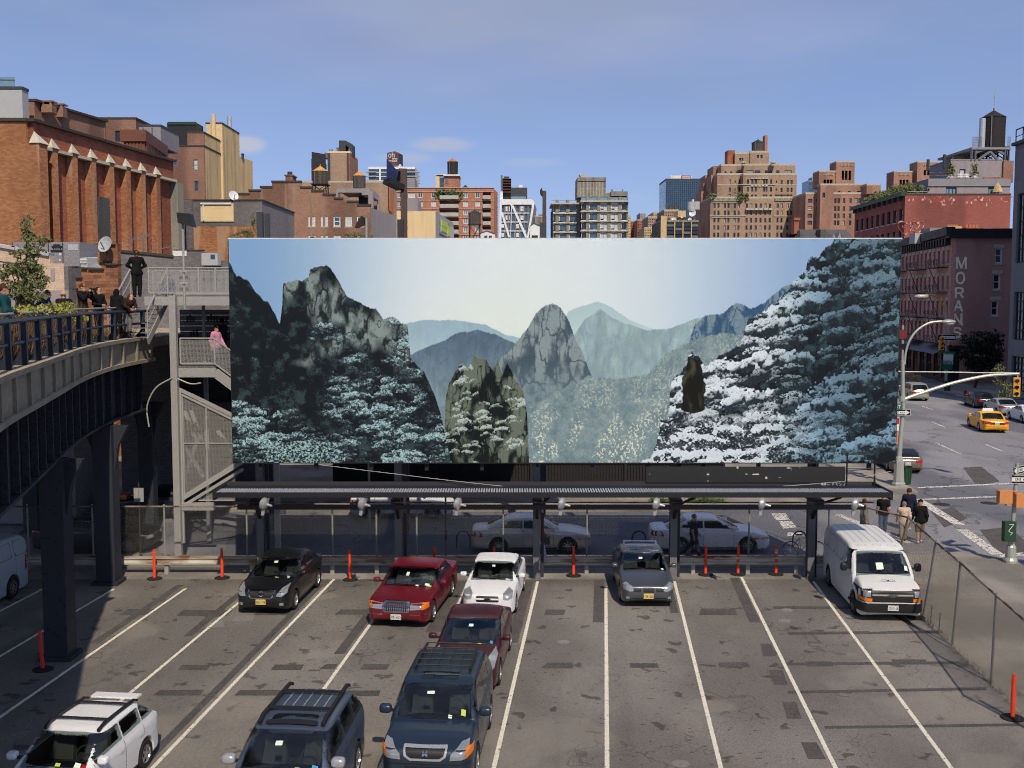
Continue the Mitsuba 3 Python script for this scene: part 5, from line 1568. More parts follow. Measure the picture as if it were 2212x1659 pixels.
for xr in (-15.2,-13.72):                                             # steps coming down to the walkway
 part(stt,'stair_rail',MB().tube([(xr,43.5,11.15),(xr,41.0,9.55)],.035,6).tube([(xr,43.5,10.7),(xr,41.0,9.1)],.02,6),'galv')
 part(stt,'stringer',MB().bar((xr,43.5,9.95),(xr,41.0,8.4),.06,.28),'galv')
 for t in (0,.5,1):
  part(stt,'rail_post',MB().tube([(xr,43.5 - 2.5 * t,10.0 - 1.55 * t),(xr,43.5 - 2.5 * t,11.15 - 1.6 * t)],.025,6),'galv')
 Y,Z = np.meshgrid(np.linspace(0,1,60),[0])
 mm = MB()
 for t in np.linspace(0.01,.99,70):
  y_ = 43.5 - 2.5 * t
  mm.add([(xr,y_,10.1 - 1.6 * t),(xr,y_ + .014,10.1 - 1.6 * t),(xr,y_ + .014,11.1 - 1.6 * t),(xr,y_,11.1 - 1.6 * t)],[[0,1,2,3]])
 part(stt,'mesh_panel',mm,'mesh_steel',stuff=True)
for i in range(9):
 t = (i + .5) / 9
 part(stt,'tread',MB().box(-15.17,-13.75,43.5 - 2.5 * t - .15,43.5 - 2.5 * t + .15,9.98 - 1.55 * t,10.01 - 1.55 * t),'galv_dark')
# middle landing
a0,a1,a2 = XX(389),XX(463),XX(515)
zf,zr = 7.5,8.48
part(stt,'landing_beam',MB().box(XX(380),a1 + .05,41.8,41.95,6.98,7.34),'galv')
part(stt,'landing_floor',MB().box(XX(380),a1,41.95,44.4,7.36,7.42),'galv_dark')
part(stt,'stringer',MB().bar((a1,41.88,7.16),(a1 + 3,41.88,7.16 - 2.3),.1,.36,up=(0,0,1)),'galv')
meshpanel([(a0,zf,41.9),(a1,zf,41.9),(a1,zr,41.9),(a0,zr,41.9)])
meshpanel([(a1,zf,41.9),(a1 + 2.4,zf - 1.85,41.9),(a1 + 2.4,zr - 1.85,41.9),(a1,zr,41.9)])
meshpanel([(a1 + .6,zf - .1,44.2),(a1 + 2.4,zf - 1.6,44.2),(a1 + 2.4,zr - 1.5,44.2),(a1 + .6,zr + .05,44.2)])
# the big mesh screen between the two flights
b0,b1,b2 = XX(384),XX(442),XX(520)
zt0,sl = ZZ(848),(ZZ(905) - ZZ(850)) / (XX(499) - XX(384))
zb0,sb = ZZ(1072),(ZZ(1002) - ZZ(1072)) / (XX(499) - XX(384))
top = lambda x: zt0 + sl * (x - b0)
bot = lambda x: zb0 + sb * (x - b0)
zm = ZZ(957)
for p0,p1 in ((b0 + .12,b1),(b1,b2)):
 meshpanel([(p0,zm,41.9),(p1,zm,41.9),(p1,top(p1),41.9),(p0,top(p0),41.9)])
 meshpanel([(p0,max(bot(p0),0),41.9),(p1,min(bot(p1),zm - .02),41.9),(p1,zm,41.9),(p0,zm,41.9)])
part(stt,'flight_rail',MB().bar((b0 - .1,41.86,top(b0) + .2),(b2,41.86,top(b2) + .12),.08,.14).bar((b0 - .1,41.86,top(b0) + .02),(b2,41.86,top(b2) - .06),.05,.05),'galv')
part(stt,'flight_stringer',MB().bar((b0 - .05,41.84,bot(b0) - .12),(b2,41.84,bot(b2) - .12),.08,.16).bar((b0 - .05,41.84,bot(b0) - .42),(b2,41.84,bot(b2) - .42),.08,.12),'galv')
part(stt,'screen_post',MB().box(b0 - .02,b0 + .1,41.8,41.9,.5,top(b0) + .1),'galv')
part(stt,'low_beam',MB().box(b0,XX(455),41.75,41.9,ZZ(1100),ZZ(1084)),'galv')
meshpanel([(XX(420),ZZ(1080),41.95),(XX(500),ZZ(1080),41.95),(XX(500),ZZ(1025),41.95),(XX(430),ZZ(1068),41.95)])
for q in (((392,870),(428,960)),((428,945),(395,1045)),((392,955),(440,1030)),((400,850),(436,950)),((470,930),(520,1000)),((455,880),(515,905))):
 (xa,ya),(xb,yb) = q
 part(stt,'rear_flight_bar',MB().bar(at(xa,ya,43.4),at(xb,yb,43.4),.09,.14),'galv')
part(stt,'rear_post',MB().box(-12.6,-12.5,44.3,44.4,0,10).box(XX(436,44.3),XX(436,44.3) + .15,44.3,44.45,0,7.4),'galv')
# the thin lamp pole on the platform
fl = thing('pole_floodlight','black box floodlight on a thin grey pole rising from the stair platform','floodlight')
px = XX(398,41.7)
part(fl,'pole',MB().tube([(px,41.72,9.6),(px,41.72,13.1)],.045,8),'galv',smooth=40)
part(fl,'housing',MB().hexa([(px - .12,41.5,12.85),(px + .45,41.5,12.7),(px + .45,42.0,12.7),(px - .12,42.0,12.85),(px - .16,41.5,13.25),(px + .33,41.5,13.2),(px + .33,42,13.2),(px - .16,42,13.25)]),'trim_black')
part(fl,'clamp',MB().box(px - .16,px + .16,41.64,41.66,10.55,10.63).box(px - .16,px + .16,41.64,41.66,11.0,11.08),'galv')
part(stt,'cable',MB().tube(curve([(-13.0,41.5,6.98),(-13.6,41.4,6.6),(-13.95,41.4,5.9),(-13.9,41.4,5.1)],5),.03,6),'fence_post')
part(stt,'cable',MB().tube(curve([(-12.8,41.5,6.95),(-12.3,41.5,6.75),(-11.9,41.5,6.78)],5),.03,6),'fence_post')

# people on the walkway and the stairs
dz = 8.72
HP = 'visitors on the raised walkway'
pp = lambda px,d,z=dz: np.array((at(px,600,d)[0],d,z))
person('man in black with sunglasses at the top of the steps, hands behind his back',(-15.0,43.7,10.06),-60,'black','black','hair_black','skin_brown',1.84,'behind',glasses=True)


def cam(k,tw,hl_,hr_,head):
 part(k,'camera',MB().box(-.08,.07,.3,.38,1.53,1.63).tube([(0,.38,1.58),(0,.5,1.58)],.04,8),'trim_black',to_world=tw)


person('man in a black sweater with a white collar holding a camera to his eye',pp(177,38),-10,'black','black','hair_brown','skin',1.78,'camera',extra=cam)
person('woman in black with long dark hair behind the photographer',pp(211,38.6),-30,'black','black','hair_black','skin',1.66,'front',hair_long=True)
person('person in a black top with black hair seen from behind at the railing',pp(251,40.0),80,'black','black','hair_black','skin',1.62,'stand',hair_long=True)
person('woman with long brown hair in a dark jacket leaning over the railing',pp(273,40.2),-40,'darkbrown','grey','hair_brown','skin',1.6,'bend',hair_long=True)
person('blond woman in dark sunglasses and a black jacket behind the dry grass',pp(136,35.5,8.6),-75,'black','grey','hair_blond','skin',1.62,'front',glasses=True)
person('person in a blue jacket bending over the dry grass',pp(84,32.5,8.85),0,'blue','jeans','hair_brown','skin',1.55,'bend')
person('person in a beige jacket with brown hair seen from behind',pp(52,32.0,8.7),100,'olive','grey','hair_brown','skin',1.6,'stand',hair_long=True)
person('person in a dark teal top at the left edge of the picture',pp(6,24.5,8.62),20,'teal','khaki','hair_brown','skin',1.7,'front')
person('man in a pink shirt going down the stairs beside the billboard',(at(466,700,42.9)[0],42.9,7.2),-20,'pink','jeans','hair_brown','skin',1.74,'walk',sleeves=True)
person('man in a dark jacket on the stair landing behind the pink shirt',(at(479,700,43.6)[0],43.6,7.43),60,'navy','black','hair_black','skin_brown',1.76,'stand')
person('person in light blue seen through the mesh of the upper platform',(at(364,640,44.5)[0],44.5,9.3),-80,'jeans','grey','hair_brown','skin',1.7,'sit')

# people on the pavement and at the crossing


def bag(col):
 def fn(k,tw,hl_,hr_,head):
  v = trimesh.creation.box((.12,.3,.34)).vertices + hr_ + (-.05,0,-.2)
  part(k,'bag',(v,trimesh.creation.box((.12,.3,.34)).faces),col,to_world=tw)
 return fn


def strap(k,tw,hl_,hr_,head):
 part(k,'tote_bag',MB().box(.2,.3,-.12,.16,.85,1.15).bar((.24,.02,1.15),(.13,.0,1.5),.04,.02),'cloth_white',to_world=tw)


person('person in a bright pink top carrying bags past the tan sedan, half behind a column',(at(1166,1190,41.3)[0],41.3,0),0,'magenta','jeans','hair_brown','skin',1.62,'walk',extra=bag('cloth_olive'))
person('person in dark patterned clothes walking past the white sedan in the street',(at(1498,1190,41.4)[0],41.4,0),0,'navy','navy','hair_brown','skin',1.7,'walk',sleeves=False,extra=bag('cloth_white'))
person('man in a dark T-shirt and jeans walking away by the street corner',(16.0,46.3,RZ),75,'black','jeans','hair_black','skin',1.75,'walk',sleeves=False)
person('person in a pale beige jacket and khaki trousers walking away at the corner',(at(1951,1174,44.8)[0],44.8,RZ),80,'beige','khaki','hair_grey','skin',1.68,'walk',coat=.06)
person('man in a navy sweater and white shorts with a white shoulder bag',(at(1962,1150,47.0)[0],47.0,RZ),85,'navy','white','hair_brown','skin',1.86,'walk',shorts=True,extra=strap)
person('man in a black hoodie, patterned shorts and a dark cap walking away',(at(1986,1176,44.6)[0],44.6,RZ),80,'black','camo','black','skin',1.8,'walk',shorts=True,cap=True)
person('person in blue jeans behind the corner of the fence, head hidden by the catwalk',(at(1866,1140,45.3)[0],45.3,RZ),10,'grey','jeans','hair_brown','skin',1.72,'walk')
# ------------------------------------------------------------------ street furniture
M('lamp_grey',S(190,194,186,.72),0.45,0.3)
M('sign_black',S(22,22,24),0.4); M('sign_white',S(232,232,228,.8),0.5); M('sign_green',S(20,110,84,.8),0.5); M('sign_red',S(196,40,44,.8),0.5)
M('signal_yellow',S(214,160,60,.8),0.5); M('ped_orange',S(216,142,84,.8),0.5); M('box_green',S(40,72,50,.8),0.5); M('hydrant_red',S(120,40,52,.8),0.5)


def sign(k,name,c,w,h,bsdf,text=None,th=.1,ink='sign_white',back='galv',yaw=0.0,label=None,bold=True):
 """A small upright plate facing the camera side (-y), with raised lettering."""
 ca,sa = math.cos(yaw),math.sin(yaw)
 R = lambda v: np.column_stack([c[0] + v[:,0] * ca - v[:,1] * sa,c[1] + v[:,0] * sa + v[:,1] * ca,c[2] + v[:,2]])
 m = MB().box(-w / 2,w / 2,-.012,.012,-h / 2,h / 2).mesh()
 kk = part(k,name,(R(m[0]),m[1]),bsdf,label)
 rows = text or []
 for i,(t,zz) in enumerate(rows):
  v,f = flat_text(t,th,bold)
  sc = min(1,(w * .92) / np.ptp(v[:,0]))
  v = v * (sc,1,1)
  v = np.column_stack([v[:,0] - (v[:,0].max() + v[:,0].min()) / 2,-.013 - v[:,2] * .5,v[:,1] + zz - th / 2])
  part(kk,'lettering',(R(v),f),ink)
 return kk,R


def one_way(k,c,flip=False,yaw=0.0,w=.92,h=.31):
 kk,R = sign(k,'one_way_sign',c,w,h,'sign_black',yaw=yaw,label='black and white ONE WAY arrow sign')
 a = np.array([(-.42,-.075),(.22,-.075),(.22,-.12),(.42,0),(.22,.12),(.22,.075),(-.42,.075)]) * (w / .92)
 P = shapely.Polygon(a * ((-1 if flip else 1),1))
 m = MB().prism(P,lambda u,v,q: np.stack([u,-.014 - q,v],-1),.003).mesh()
 part(kk,'arrow',(R(m[0]),m[1]),'sign_white')
 fr = shapely.box(-w / 2,-h / 2,w / 2,h / 2).difference(shapely.box(-w / 2 + .016,-h / 2 + .016,w / 2 - .016,h / 2 - .016))
 m = MB().prism(fr,lambda u,v,q: np.stack([u,-.014 - q,v],-1),.003).mesh()
 part(kk,'border',(R(m[0]),m[1]),'sign_white')
 v,f = flat_text('ONE WAY',.1,True)
 v = v * (.56 / np.ptp(v[:,0]),1,1)
 v = np.column_stack([v[:,0] - np.ptp(v[:,0]) / 2 + (-.06 if not flip else .06),-.018 - v[:,2] * .5,v[:,1] - .05])
 part(kk,'lettering',(R(v),f),'sign_black')


def signal_head(k,c,yaw=0.0,s=1.0,lit=True):
 ca,sa = math.cos(yaw),math.sin(yaw)
 R = lambda v: np.column_stack([c[0] + (v[:,0] * ca - v[:,1] * sa) * s,c[1] + (v[:,0] * sa + v[:,1] * ca) * s,c[2] + v[:,2] * s])
 m = MB().box(-.17,.17,-.12,.12,-.52,.52).mesh()
 kk = part(k,'signal_head',(R(m[0]),m[1]),'signal_yellow')
 for z,mat in ((.34,'lamp_red'),(0,'lamp_amber'),(-.34,'box_green')):
  m = MB().lathe([(0,0),(.1,0),(.1,.02)],n=14).mesh()
  v = orient(m[0],(0,-1,0),(0,-.125,z))
  part(kk,'signal_lens',(R(v),m[1]),mat if mat == 'lamp_red' else 'trim_black')
  an = np.linspace(0,np.pi,9)
  vis = [(.12 * math.cos(t),-.12,z + .12 * math.sin(t)) for t in an] + [(.12 * math.cos(t),-.3,z + .12 * math.sin(t) - .02) for t in an]
  part(kk,'visor',(R(np.array(vis)),[[i,i + 1,i + 10,i + 9] for i in range(8)]),'signal_yellow')
 return kk


lp = thing('street_lamp','pale lamp post with a traffic signal on a long curved arm','lamp post')
LX,LY = 20.75,57.8
q = lambda zx,zy,d=LY: at((2150 + zx / 3.949) * .8848,(560 + zy / 3.949) * .8848,d)
part(lp,'base',MB().lathe([(.36,0),(.36,.12),(.30,.2),(.25,1.3),(.2,1.5),(.13,1.6)],(LX,LY,0),8),'lamp_grey')
part(lp,'pole',MB().tube([(LX,LY,1.5),(LX + .12,LY,4),q(212,1265)],[.13,.11,.1],10),'lamp_grey',smooth=40)
part(lp,'lamp_arm',MB().tube(curve([q(232,1300),q(240,1200),q(275,1080),q(350,975),q(460,905),q(560,888),q(600,888)],5),.06,8),'lamp_grey',smooth=40)
hd = q(652,890)
m = trimesh.creation.icosphere(subdivisions=2)
kk = part(lp,'lamp_head',(m.vertices * (.4,.2,.12) + hd,m.faces),'lamp_grey',smooth=True)
part(kk,'diffuser',(m.vertices * (.26,.15,.12) + hd + (.05,0,-.07),m.faces),'lens',smooth=True)
part(lp,'signal_arm',MB().tube(curve([q(205,1645),q(400,1575),q(700,1480),q(1000,1415),q(1200,1398),q(1335,1392)],5),np.linspace(.1,.07,26),8),'lamp_grey',smooth=40)
part(lp,'tie_rod',MB().tube([q(130,1368),q(220,1372),q(1335,1386)],.035,6),'lamp_grey')
part(lp,'collar',MB().tube([q(207,1610),q(207,1660)],.16,10),'lamp_grey')
signal_head(lp,q(1312,1520) + (0,0,0),yaw=-.35,s=1.0)
part(lp,'signal_hanger',MB().tube([q(1322,1392),q(1318,1450)],.04,6),'lamp_grey')
g2_ = lambda x,y,d: at((2080 + x / 3.319) * .8848,(900 + y / 3.319) * .8848,d)
one_way(lp,g2_(394,356,LY - .2),w=1.05,h=.35)
c_ = g2_(322,310,LY - .22)
sign(lp,'street_name_sign',c_ + (0,0,0),1.15,.27,'sign_green',[('W 18 ST',0)],.17)
kk,R_ = sign(lp,'parking_sign',g2_(357,450,LY - .2),.32,.7,'sign_white')
m = MB().box(-.15,.15,-.018,-.013,.0,.33).mesh(); part(kk,'red_field',(R_(m[0]),m[1]),'sign_red')
part(lp,'pedestrian_signal',MB().box(*(lambda c: (c[0] - .22,c[0] + .2,c[1] - .1,c[1] + .1,c[2] - .3,c[2] + .32))(g2_(335,565,LY + .1))),'ped_orange')


def bin_(label,x,y,z=0.0,h=.9,r=.3):
 kk = thing('litter_bin',label,'bin')
 part(kk,'basket',MB().lathe([(r * .82,0),(r,h),(r * .93,h),(r * .8,.1),(0,.1)],(x,y,z),16),'box_green' if r > .3 else 'trim_black')
 part(kk,'rim',MB().lathe([(r + .02,h - .04),(r + .03,h + .02),(r - .03,h + .02),(r - .02,h - .04)],(x,y,z),16),'trim_black')
 for i in range(14):
  a = i * 2 * np.pi / 14
  part(kk,'slat',MB().bar((x + r * .84 * math.cos(a),y + r * .84 * math.sin(a),z + .02),(x + (r + .015) * math.cos(a),y + (r + .015) * math.sin(a),z + h),.03,.015),'box_green')


bin_('dark green litter bin beside the foot of the tall lamp post',21.25,58.2,0,.95,.33)
bin_('dark litter bin beside the sign pole at the lower right edge',19.95,40.2,0,.95,.34)
c_ = g2_(770,200,118)
bin_('black litter bin at the foot of the distant lamp post',c_[0],118,0,1.0,.36)

# distant lamp post
lp = thing('street_lamp','distant lamp post with a thin golden arm in front of the red-brown corner building','lamp post')
D2 = 121.0
part(lp,'pole',MB().tube([(q(632,1480,D2)[0],D2,0),q(633,735,D2)],[.16,.1],8),'galv',smooth=40)
part(lp,'lamp_arm',MB().tube(curve([q(628,790,D2),q(605,735,D2),q(570,680,D2),q(520,645,D2),q(440,632,D2)],4),.08,6),'signal_yellow',smooth=40)
hd = q(397,648,D2); m = trimesh.creation.icosphere(subdivisions=2)
part(lp,'lamp_head',(m.vertices * (.85,.35,.28) + hd,m.faces),'lamp_grey',smooth=True)
one_way(lp,q(638,1042,D2 - .3),True,w=2.0,h=.6)
signal_head(lp,q(586,1100,D2 - .3),s=1.4)
sign(lp,'street_name_sign',q(668,1192,D2 - .3),1.2,.34,'sign_green')
sign(lp,'parking_sign',q(652,1250,D2 - .3),1.1,1.2,'sign_white'); sign(lp,'parking_sign',q(640,1308,D2 - .3),1.2,1.0,'sign_green')
sp_ = thing('sign_post','grey post with a small red sign beside the left part of the red-brown corner building','post')
part(sp_,'pole',MB().tube([(q(215,1250,118)[0],118,0),q(215,925,118)],.13,8),'galv')
sign(sp_,'red_sign',q(216,1010,117.7),.8,.95,'hydrant_red'); sign(sp_,'street_sign',q(210,1125,117.7),1.7,.5,'sign_black')

# sign pole at the right edge
sp_ = thing('sign_pole','sign pole with two ONE WAY signs and orange pedestrian signals at the right edge','sign pole')
PX,PY = 18.95,40.7
part(sp_,'pole',MB().tube([(PX,PY,.4),(PX + .12,PY,3.8)],[.085,.07],10),'lamp_grey',smooth=40)
part(sp_,'base',MB().lathe([(.26,0),(.26,.1),(.2,.2),(.18,.6),(.1,.75)],(PX,PY,0),12),'lamp_grey')
b2 = lambda x,y,d=PY - .1: at((2080 + x / 3.319) * .8848,(900 + y / 3.319) * .8848,d)
one_way(sp_,b2(1392,897,PY - .12) ,w=.98,h=.33)
one_way(sp_,b2(1352,822,PY + .1),True,yaw=.75,w=.98,h=.31)
for (x0,x1,y0,y1),dd in (((1182,1290,988,1088),-.35),((1316,1386,1010,1120),-.2)):
 A,B = b2(x0,y1,PY + dd),b2(x1,y0,PY + dd)
 kk = part(sp_,'pedestrian_signal',MB().box(A[0],B[0],PY + dd - .15,PY + dd + .15,A[2],B[2]),'ped_orange')
 part(kk,'visor',MB().box(A[0] + .03,B[0] - .03,PY + dd + .15,PY + dd + .28,B[2] - .06,B[2] - .03),'ped_orange')
part(sp_,'signal_bracket',MB().tube([b2(1240,984),b2(1345,998)],.025,6).tube([b2(1240,1104),b2(1330,1112)],.025,6),'ped_orange')
A,B = b2(1224,1398,PY - .2),b2(1322,1238,PY - .2)
kk = part(sp_,'control_box',MB().box(A[0],B[0],PY - .32,PY - .05,A[2],B[2]),'box_green','green control box with white scrawls')
part(kk,'scrawl',MB().tube(curve([b2(1275,1265,PY - .33),b2(1310,1262,PY - .33),b2(1290,1290,PY - .33),b2(1270,1320,PY - .33),b2(1300,1330,PY - .33),b2(1285,1350,PY - .33)],4),.012,4),'sign_white')
part(kk,'bracket',MB().box(A[0] + .25,B[0],PY - .2,PY - .05,A[2] - .12,A[2] - .02),'lamp_grey')

for i,(zx,zy,l) in enumerate(((947,262,'red hydrant on the far pavement left of the parked black sedan'),(915,250,'dark red standpipe beside the red hydrant on the far pavement'))):
 g_ = gnd((2080 + zx / 3.319) * .8848,(900 + zy / 3.319) * .8848)
 kk = thing('fire_hydrant' if i == 0 else 'standpipe',l,'hydrant' if i == 0 else 'standpipe')
 part(kk,'barrel',MB().lathe([(.2,0),(.2,.08),(.13,.12),(.13,.68),(.18,.72),(.18,.78),(.11,.9),(0,.95)],(g_[0],g_[1],0),12),'hydrant_red',smooth=40)
 if i == 0:
  part(kk,'nozzle',MB().tube([(g_[0] - .24,g_[1],.6),(g_[0] + .24,g_[1],.6)],.07,8),'hydrant_red')
sp_ = thing('parking_sign_post','pair of pale sign plates seen from behind in the shade behind the fence','sign')
for px in (294.5,305.5):
 c_ = at(px,1069,41.3)
 part(sp_,'sign_plate',MB().box(c_[0] - .09,c_[0] + .09,41.28,41.3,c_[2] - .27,c_[2] + .27),'galv')
part(sp_,'post',MB().tube([(at(300,1069,41.35)[0],41.35,0),(at(300,1069,41.35)[0],41.35,2.95)],.03,6),'dark_steel')

# bicycle at the right-hand rack
bk = thing('bicycle','dark bicycle leaning on the hoop rack beside the rightmost billboard column','bicycle')
x0 = at(1736,1180,41.35)[0]
ring = lambda cx,r,t,n=20: MB().tube([(cx + r * math.cos(a),41.35,.34 + r * math.sin(a)) for a in np.linspace(0,2 * np.pi,n + 1)],t,5)
for cx in (x0 - .5,x0 + .52):
 kk = part(bk,'wheel',ring(cx,.32,.02),'tyre')
 sp2 = MB()
 for a in np.arange(0,np.pi,np.pi / 6):
  sp2.tube([(cx - .31 * math.cos(a),41.35,.34 - .31 * math.sin(a)),(cx + .31 * math.cos(a),41.35,.34 + .31 * math.sin(a))],.003,3)
 part(kk,'spokes',sp2,'galv',stuff=True)
P3 = lambda x,z: (x0 + x,41.35,z)
part(bk,'frame',MB().tube([P3(-.5,.34),P3(-.1,.32),P3(.38,.78),P3(-.18,.8),P3(-.1,.32)],.018,6).tube([P3(-.5,.34),P3(-.18,.8)],.012,5).tube([P3(.36,.86),P3(.52,.34)],.016,5),'trim_black')
part(bk,'saddle',MB().box(x0 - .32,x0 - .06,41.29,41.41,.9,.95),'trim_black')
part(bk,'handlebar',MB().tube([(x0 + .4,41.08,1.0),(x0 + .34,41.35,.97),(x0 + .4,41.62,1.0)],.014,5),'galv')

# across the cross street: tall iron lattice fence, its weeds
M('lattice',S(30,30,33),0.6)
lf = thing('iron_fence','tall dark iron fence along the far pavement under the billboard','fence')
for i,(xa,xb) in enumerate(((-9.5,-4),(-4,1),(1,6),(6,11.2))):
 part(lf,'rail',MB().box(xa,xb,57.0,57.06,.15,.22).box(xa,xb,57.0,57.06,1.3,1.36).box(xa,xb,57.0,57.06,2.5,2.56),'lattice')
 part(lf,'post',MB().box(xb - .06,xb + .06,56.96,57.1,0,2.8),'lattice')
mb = MB()
for x in np.arange(-9.4,11.2,.16):
 mb.box(x,x + .03,57.02,57.05,.05,2.75)
part(lf,'picket',mb,'lattice',stuff=True)
part(lf,'backing_board',MB().box(-9.5,11.2,57.12,57.16,.1,2.6),'lattice')
# ------------------------------------------------------------------ plants
M('leaf_olive',S(118,124,78,.7),0.7); M('leaf_dark',S(40,50,34,.7),0.75); M('leaf_yellow',S(170,172,84,.7),0.7); M('leaf_green',S(84,112,56,.7),0.7); M('grass_brown',S(136,106,78,.7),0.9); M('bark',S(86,74,62,.7),0.9)


def leaves(blobs,n,size,seed,droop=.3):
 """Leaf-sized faces spread through ellipsoids (x, y, z, rx, ry, rz)."""
 rg = np.random.default_rng(seed)
 B = np.array(blobs,float)
 w = B[:,3] * B[:,4] * B[:,5]
 i = rg.choice(len(B),n,p=w / w.sum())
 d = rg.normal(size=(n,3)); d /= np.linalg.norm(d,axis=1,keepdims=True)
 r = rg.random(n) ** (1 / 2.2)
 c = B[i,:3] + d * r[:,None] * B[i,3:]
 keep = meshkit.noise(c * (1.7 / max(.3,B[:,3].mean())),seed) > .36
 c = c[keep]; n = len(c)
 a = rg.normal(size=(n,3)); a[:,2] -= droop; a /= np.linalg.norm(a,axis=1,keepdims=True)
 b = np.cross(a,rg.normal(size=(n,3))); b /= np.linalg.norm(b,axis=1,keepdims=True)
 s = size * (.6 + .8 * rg.random(n))[:,None]
 v = np.stack([c - a * s,c + b * s * .42,c + a * s,c - b * s * .42],1).reshape(-1,3)
 k = np.arange(n)[:,None] * 4
 return v,np.vstack([k + [0,1,2],k + [0,2,3]])


def tree(name,label,cat,base,blobs,n,size,leaf,trunk_r=.1,seed=1,trunk_top=None):
 k = thing(name,label,cat)
 base = np.asarray(base,float)
 B = np.array(blobs,float)
 top = B[:,:3].mean(0) if trunk_top is None else np.asarray(trunk_top)
 part(k,'trunk',MB().tube([base,base + (top - base) * .5 + (.05,0,0),top],[trunk_r,trunk_r * .75,trunk_r * .4],7),'bark',smooth=40)
 for b in B:
  s = base + (top - base) * min(.9,max(.25,(b[2] - base[2]) / max(top[2] - base[2],.1) * .6))
  part(k,'limb',MB().tube([s,(s + b[:3]) / 2 + (0,0,.1),b[:3] + (0,0,b[5] * .5)],[trunk_r * .5,trunk_r * .35,trunk_r * .12],5),'bark')
 part(k,'crown',leaves(blobs,n,size,seed),leaf,stuff=True)
 return k


A = lambda px,py,d,rx,ry,rz: (*at(px,py,d),rx,ry,rz)
dT = 31.0
b = at(45,660,dT)
tree('shrub_tree','wind-bent young tree with olive leaves growing on the raised walkway at the left','tree',(b[0],dT,8.5),[A(60,490,dT,.2,.2,.35),A(62,520,dT,.22,.2,.3),A(42,545,dT,.2,.2,.2),A(92,520,dT,.28,.2,.16),A(72,545,dT,.35,.3,.18),A(30,540,dT,.14,.14,.22),A(20,590,dT,.35,.3,.3),A(60,580,dT,.5,.4,.3),A(80,610,dT,.4,.35,.25),A(35,625,dT,.5,.4,.25),A(60,640,dT,.6,.4,.2)],4200,.06,'leaf_olive',.05,3)
rg = np.random.default_rng(8)
v,f = [],[]
N = 20000
s = 11 + rg.random(N) * (SE - 12)
off = -.45 - rg.random(N) ** 1.3 * 2.6
P = np.array([edge(a,o)[0] for a,o in zip(s,off)])
keep = meshkit.noise(np.column_stack([P * .8,P[:,0] * 0]),3) > .25
P,s = P[keep],s[keep]; n = len(P)
h = (.5 + .7 * rg.random(n)) * (.7 + .6 * meshkit.noise(np.column_stack([P * .5,P[:,0] * 0]),5)) * np.where(s > SE - 6,.55,1)
a = rg.random(n) * 2 * np.pi
w = .015
tip = np.column_stack([P[:,0] + rg.normal(.08,.14,n),P[:,1] + rg.normal(0,.14,n),8.48 + h])
v = np.stack([np.column_stack([P[:,0] - w * np.cos(a),P[:,1] - w * np.sin(a),np.full(n,8.48)]),np.column_stack([P[:,0] + w * np.cos(a),P[:,1] + w * np.sin(a),np.full(n,8.48)]),tip],1).reshape(-1,3)
struct('dry_grass',(v,np.arange(n * 3).reshape(-1,3)),'grass_brown',kind='stuff',label='tall dry brown grass planted along the raised walkway')
sp1 = [A(px,py,d,.3,.3,.12) for px,py,d in ((60,668,27),(85,672,28.5),(110,662,30),(130,672,31),(150,678,32.3),(170,688,33.4),(35,672,26),(15,690,25),(140,660,32))]
k = thing('trailing_shrub','yellow-green shrub trailing over the railing of the raised walkway','shrub')
part(k,'foliage',leaves(sp1,1500,.055,5),'leaf_yellow',stuff=True)
part(k,'stem',MB().tube([at(150,690,32.3),at(110,675,30),at(60,680,27)],.015,4),'bark')
dM = 122
tree('street_tree','dark leafless-looking street tree against the side of the red-brown corner building','tree',(at(2110,700,dM)[0],dM,0),[A(2112,738,dM,2.0,1.6,1.3),A(2090,770,dM,1.3,1.2,1.2),A(2140,760,dM,1.6,1.3,1.7),A(2120,790,dM,1.8,1.4,1.1),A(2150,730,dM,1.0,1,1)],3600,.22,'leaf_dark',.18,11)
dM = 100
tree('young_tree','thin young tree with yellow leaves beyond the traffic signal','tree',(at(2168,800,dM)[0],dM,0),[A(2158,810,dM,.8,.7,1.0),A(2175,845,dM,.9,.7,.9),A(2165,870,dM,.8,.7,.9),A(2190,870,dM,.6,.6,.6)],700,.14,'leaf_olive',.07,13)
for i,(px,py,d,l) in enumerate(((525,502,60,'small shrub rising behind the upper left corner of the billboard'),(765,512,62,'small shrub just above the billboard below the white-framed windows'))):
 b = at(px,py,d)
 tree('shrub',l,'shrub',(b[0] + .3,d,b[2] - 2.0),[(b[0],d,b[2],.4,.3,.25),(b[0] + .5,d,b[2] - .1,.5,.3,.3),(b[0] + .6,d,b[2] + .6,.18,.2,.5),(b[0] - .4,d,b[2] - .2,.4,.3,.2)] if i == 0 else [(b[0],d,b[2],.6,.4,.28),(b[0] + .7,d,b[2] - .05,.4,.3,.2)],900,.06,'leaf_olive',.04,20 + i)
wd = [(x,56.2 + .3 * math.sin(x),.1,.35,.3,.22) for x in (-4.2,-3.3,-1.4,-.9,.2,-6.8,-8.2)]
k = struct('weeds',leaves(wd,700,.07,31),'leaf_yellow',kind='stuff',label='bright weeds at the foot of the iron fence')
k = struct('weeds',leaves([(x,53.1 + .2 * math.sin(3 * x),.08,.5,.35,.14) for x in (7.2,7.9,8.6,9.3,10)],1200,.07,32),'leaf_green',kind='stuff',label='patch of green weeds on the far pavement')
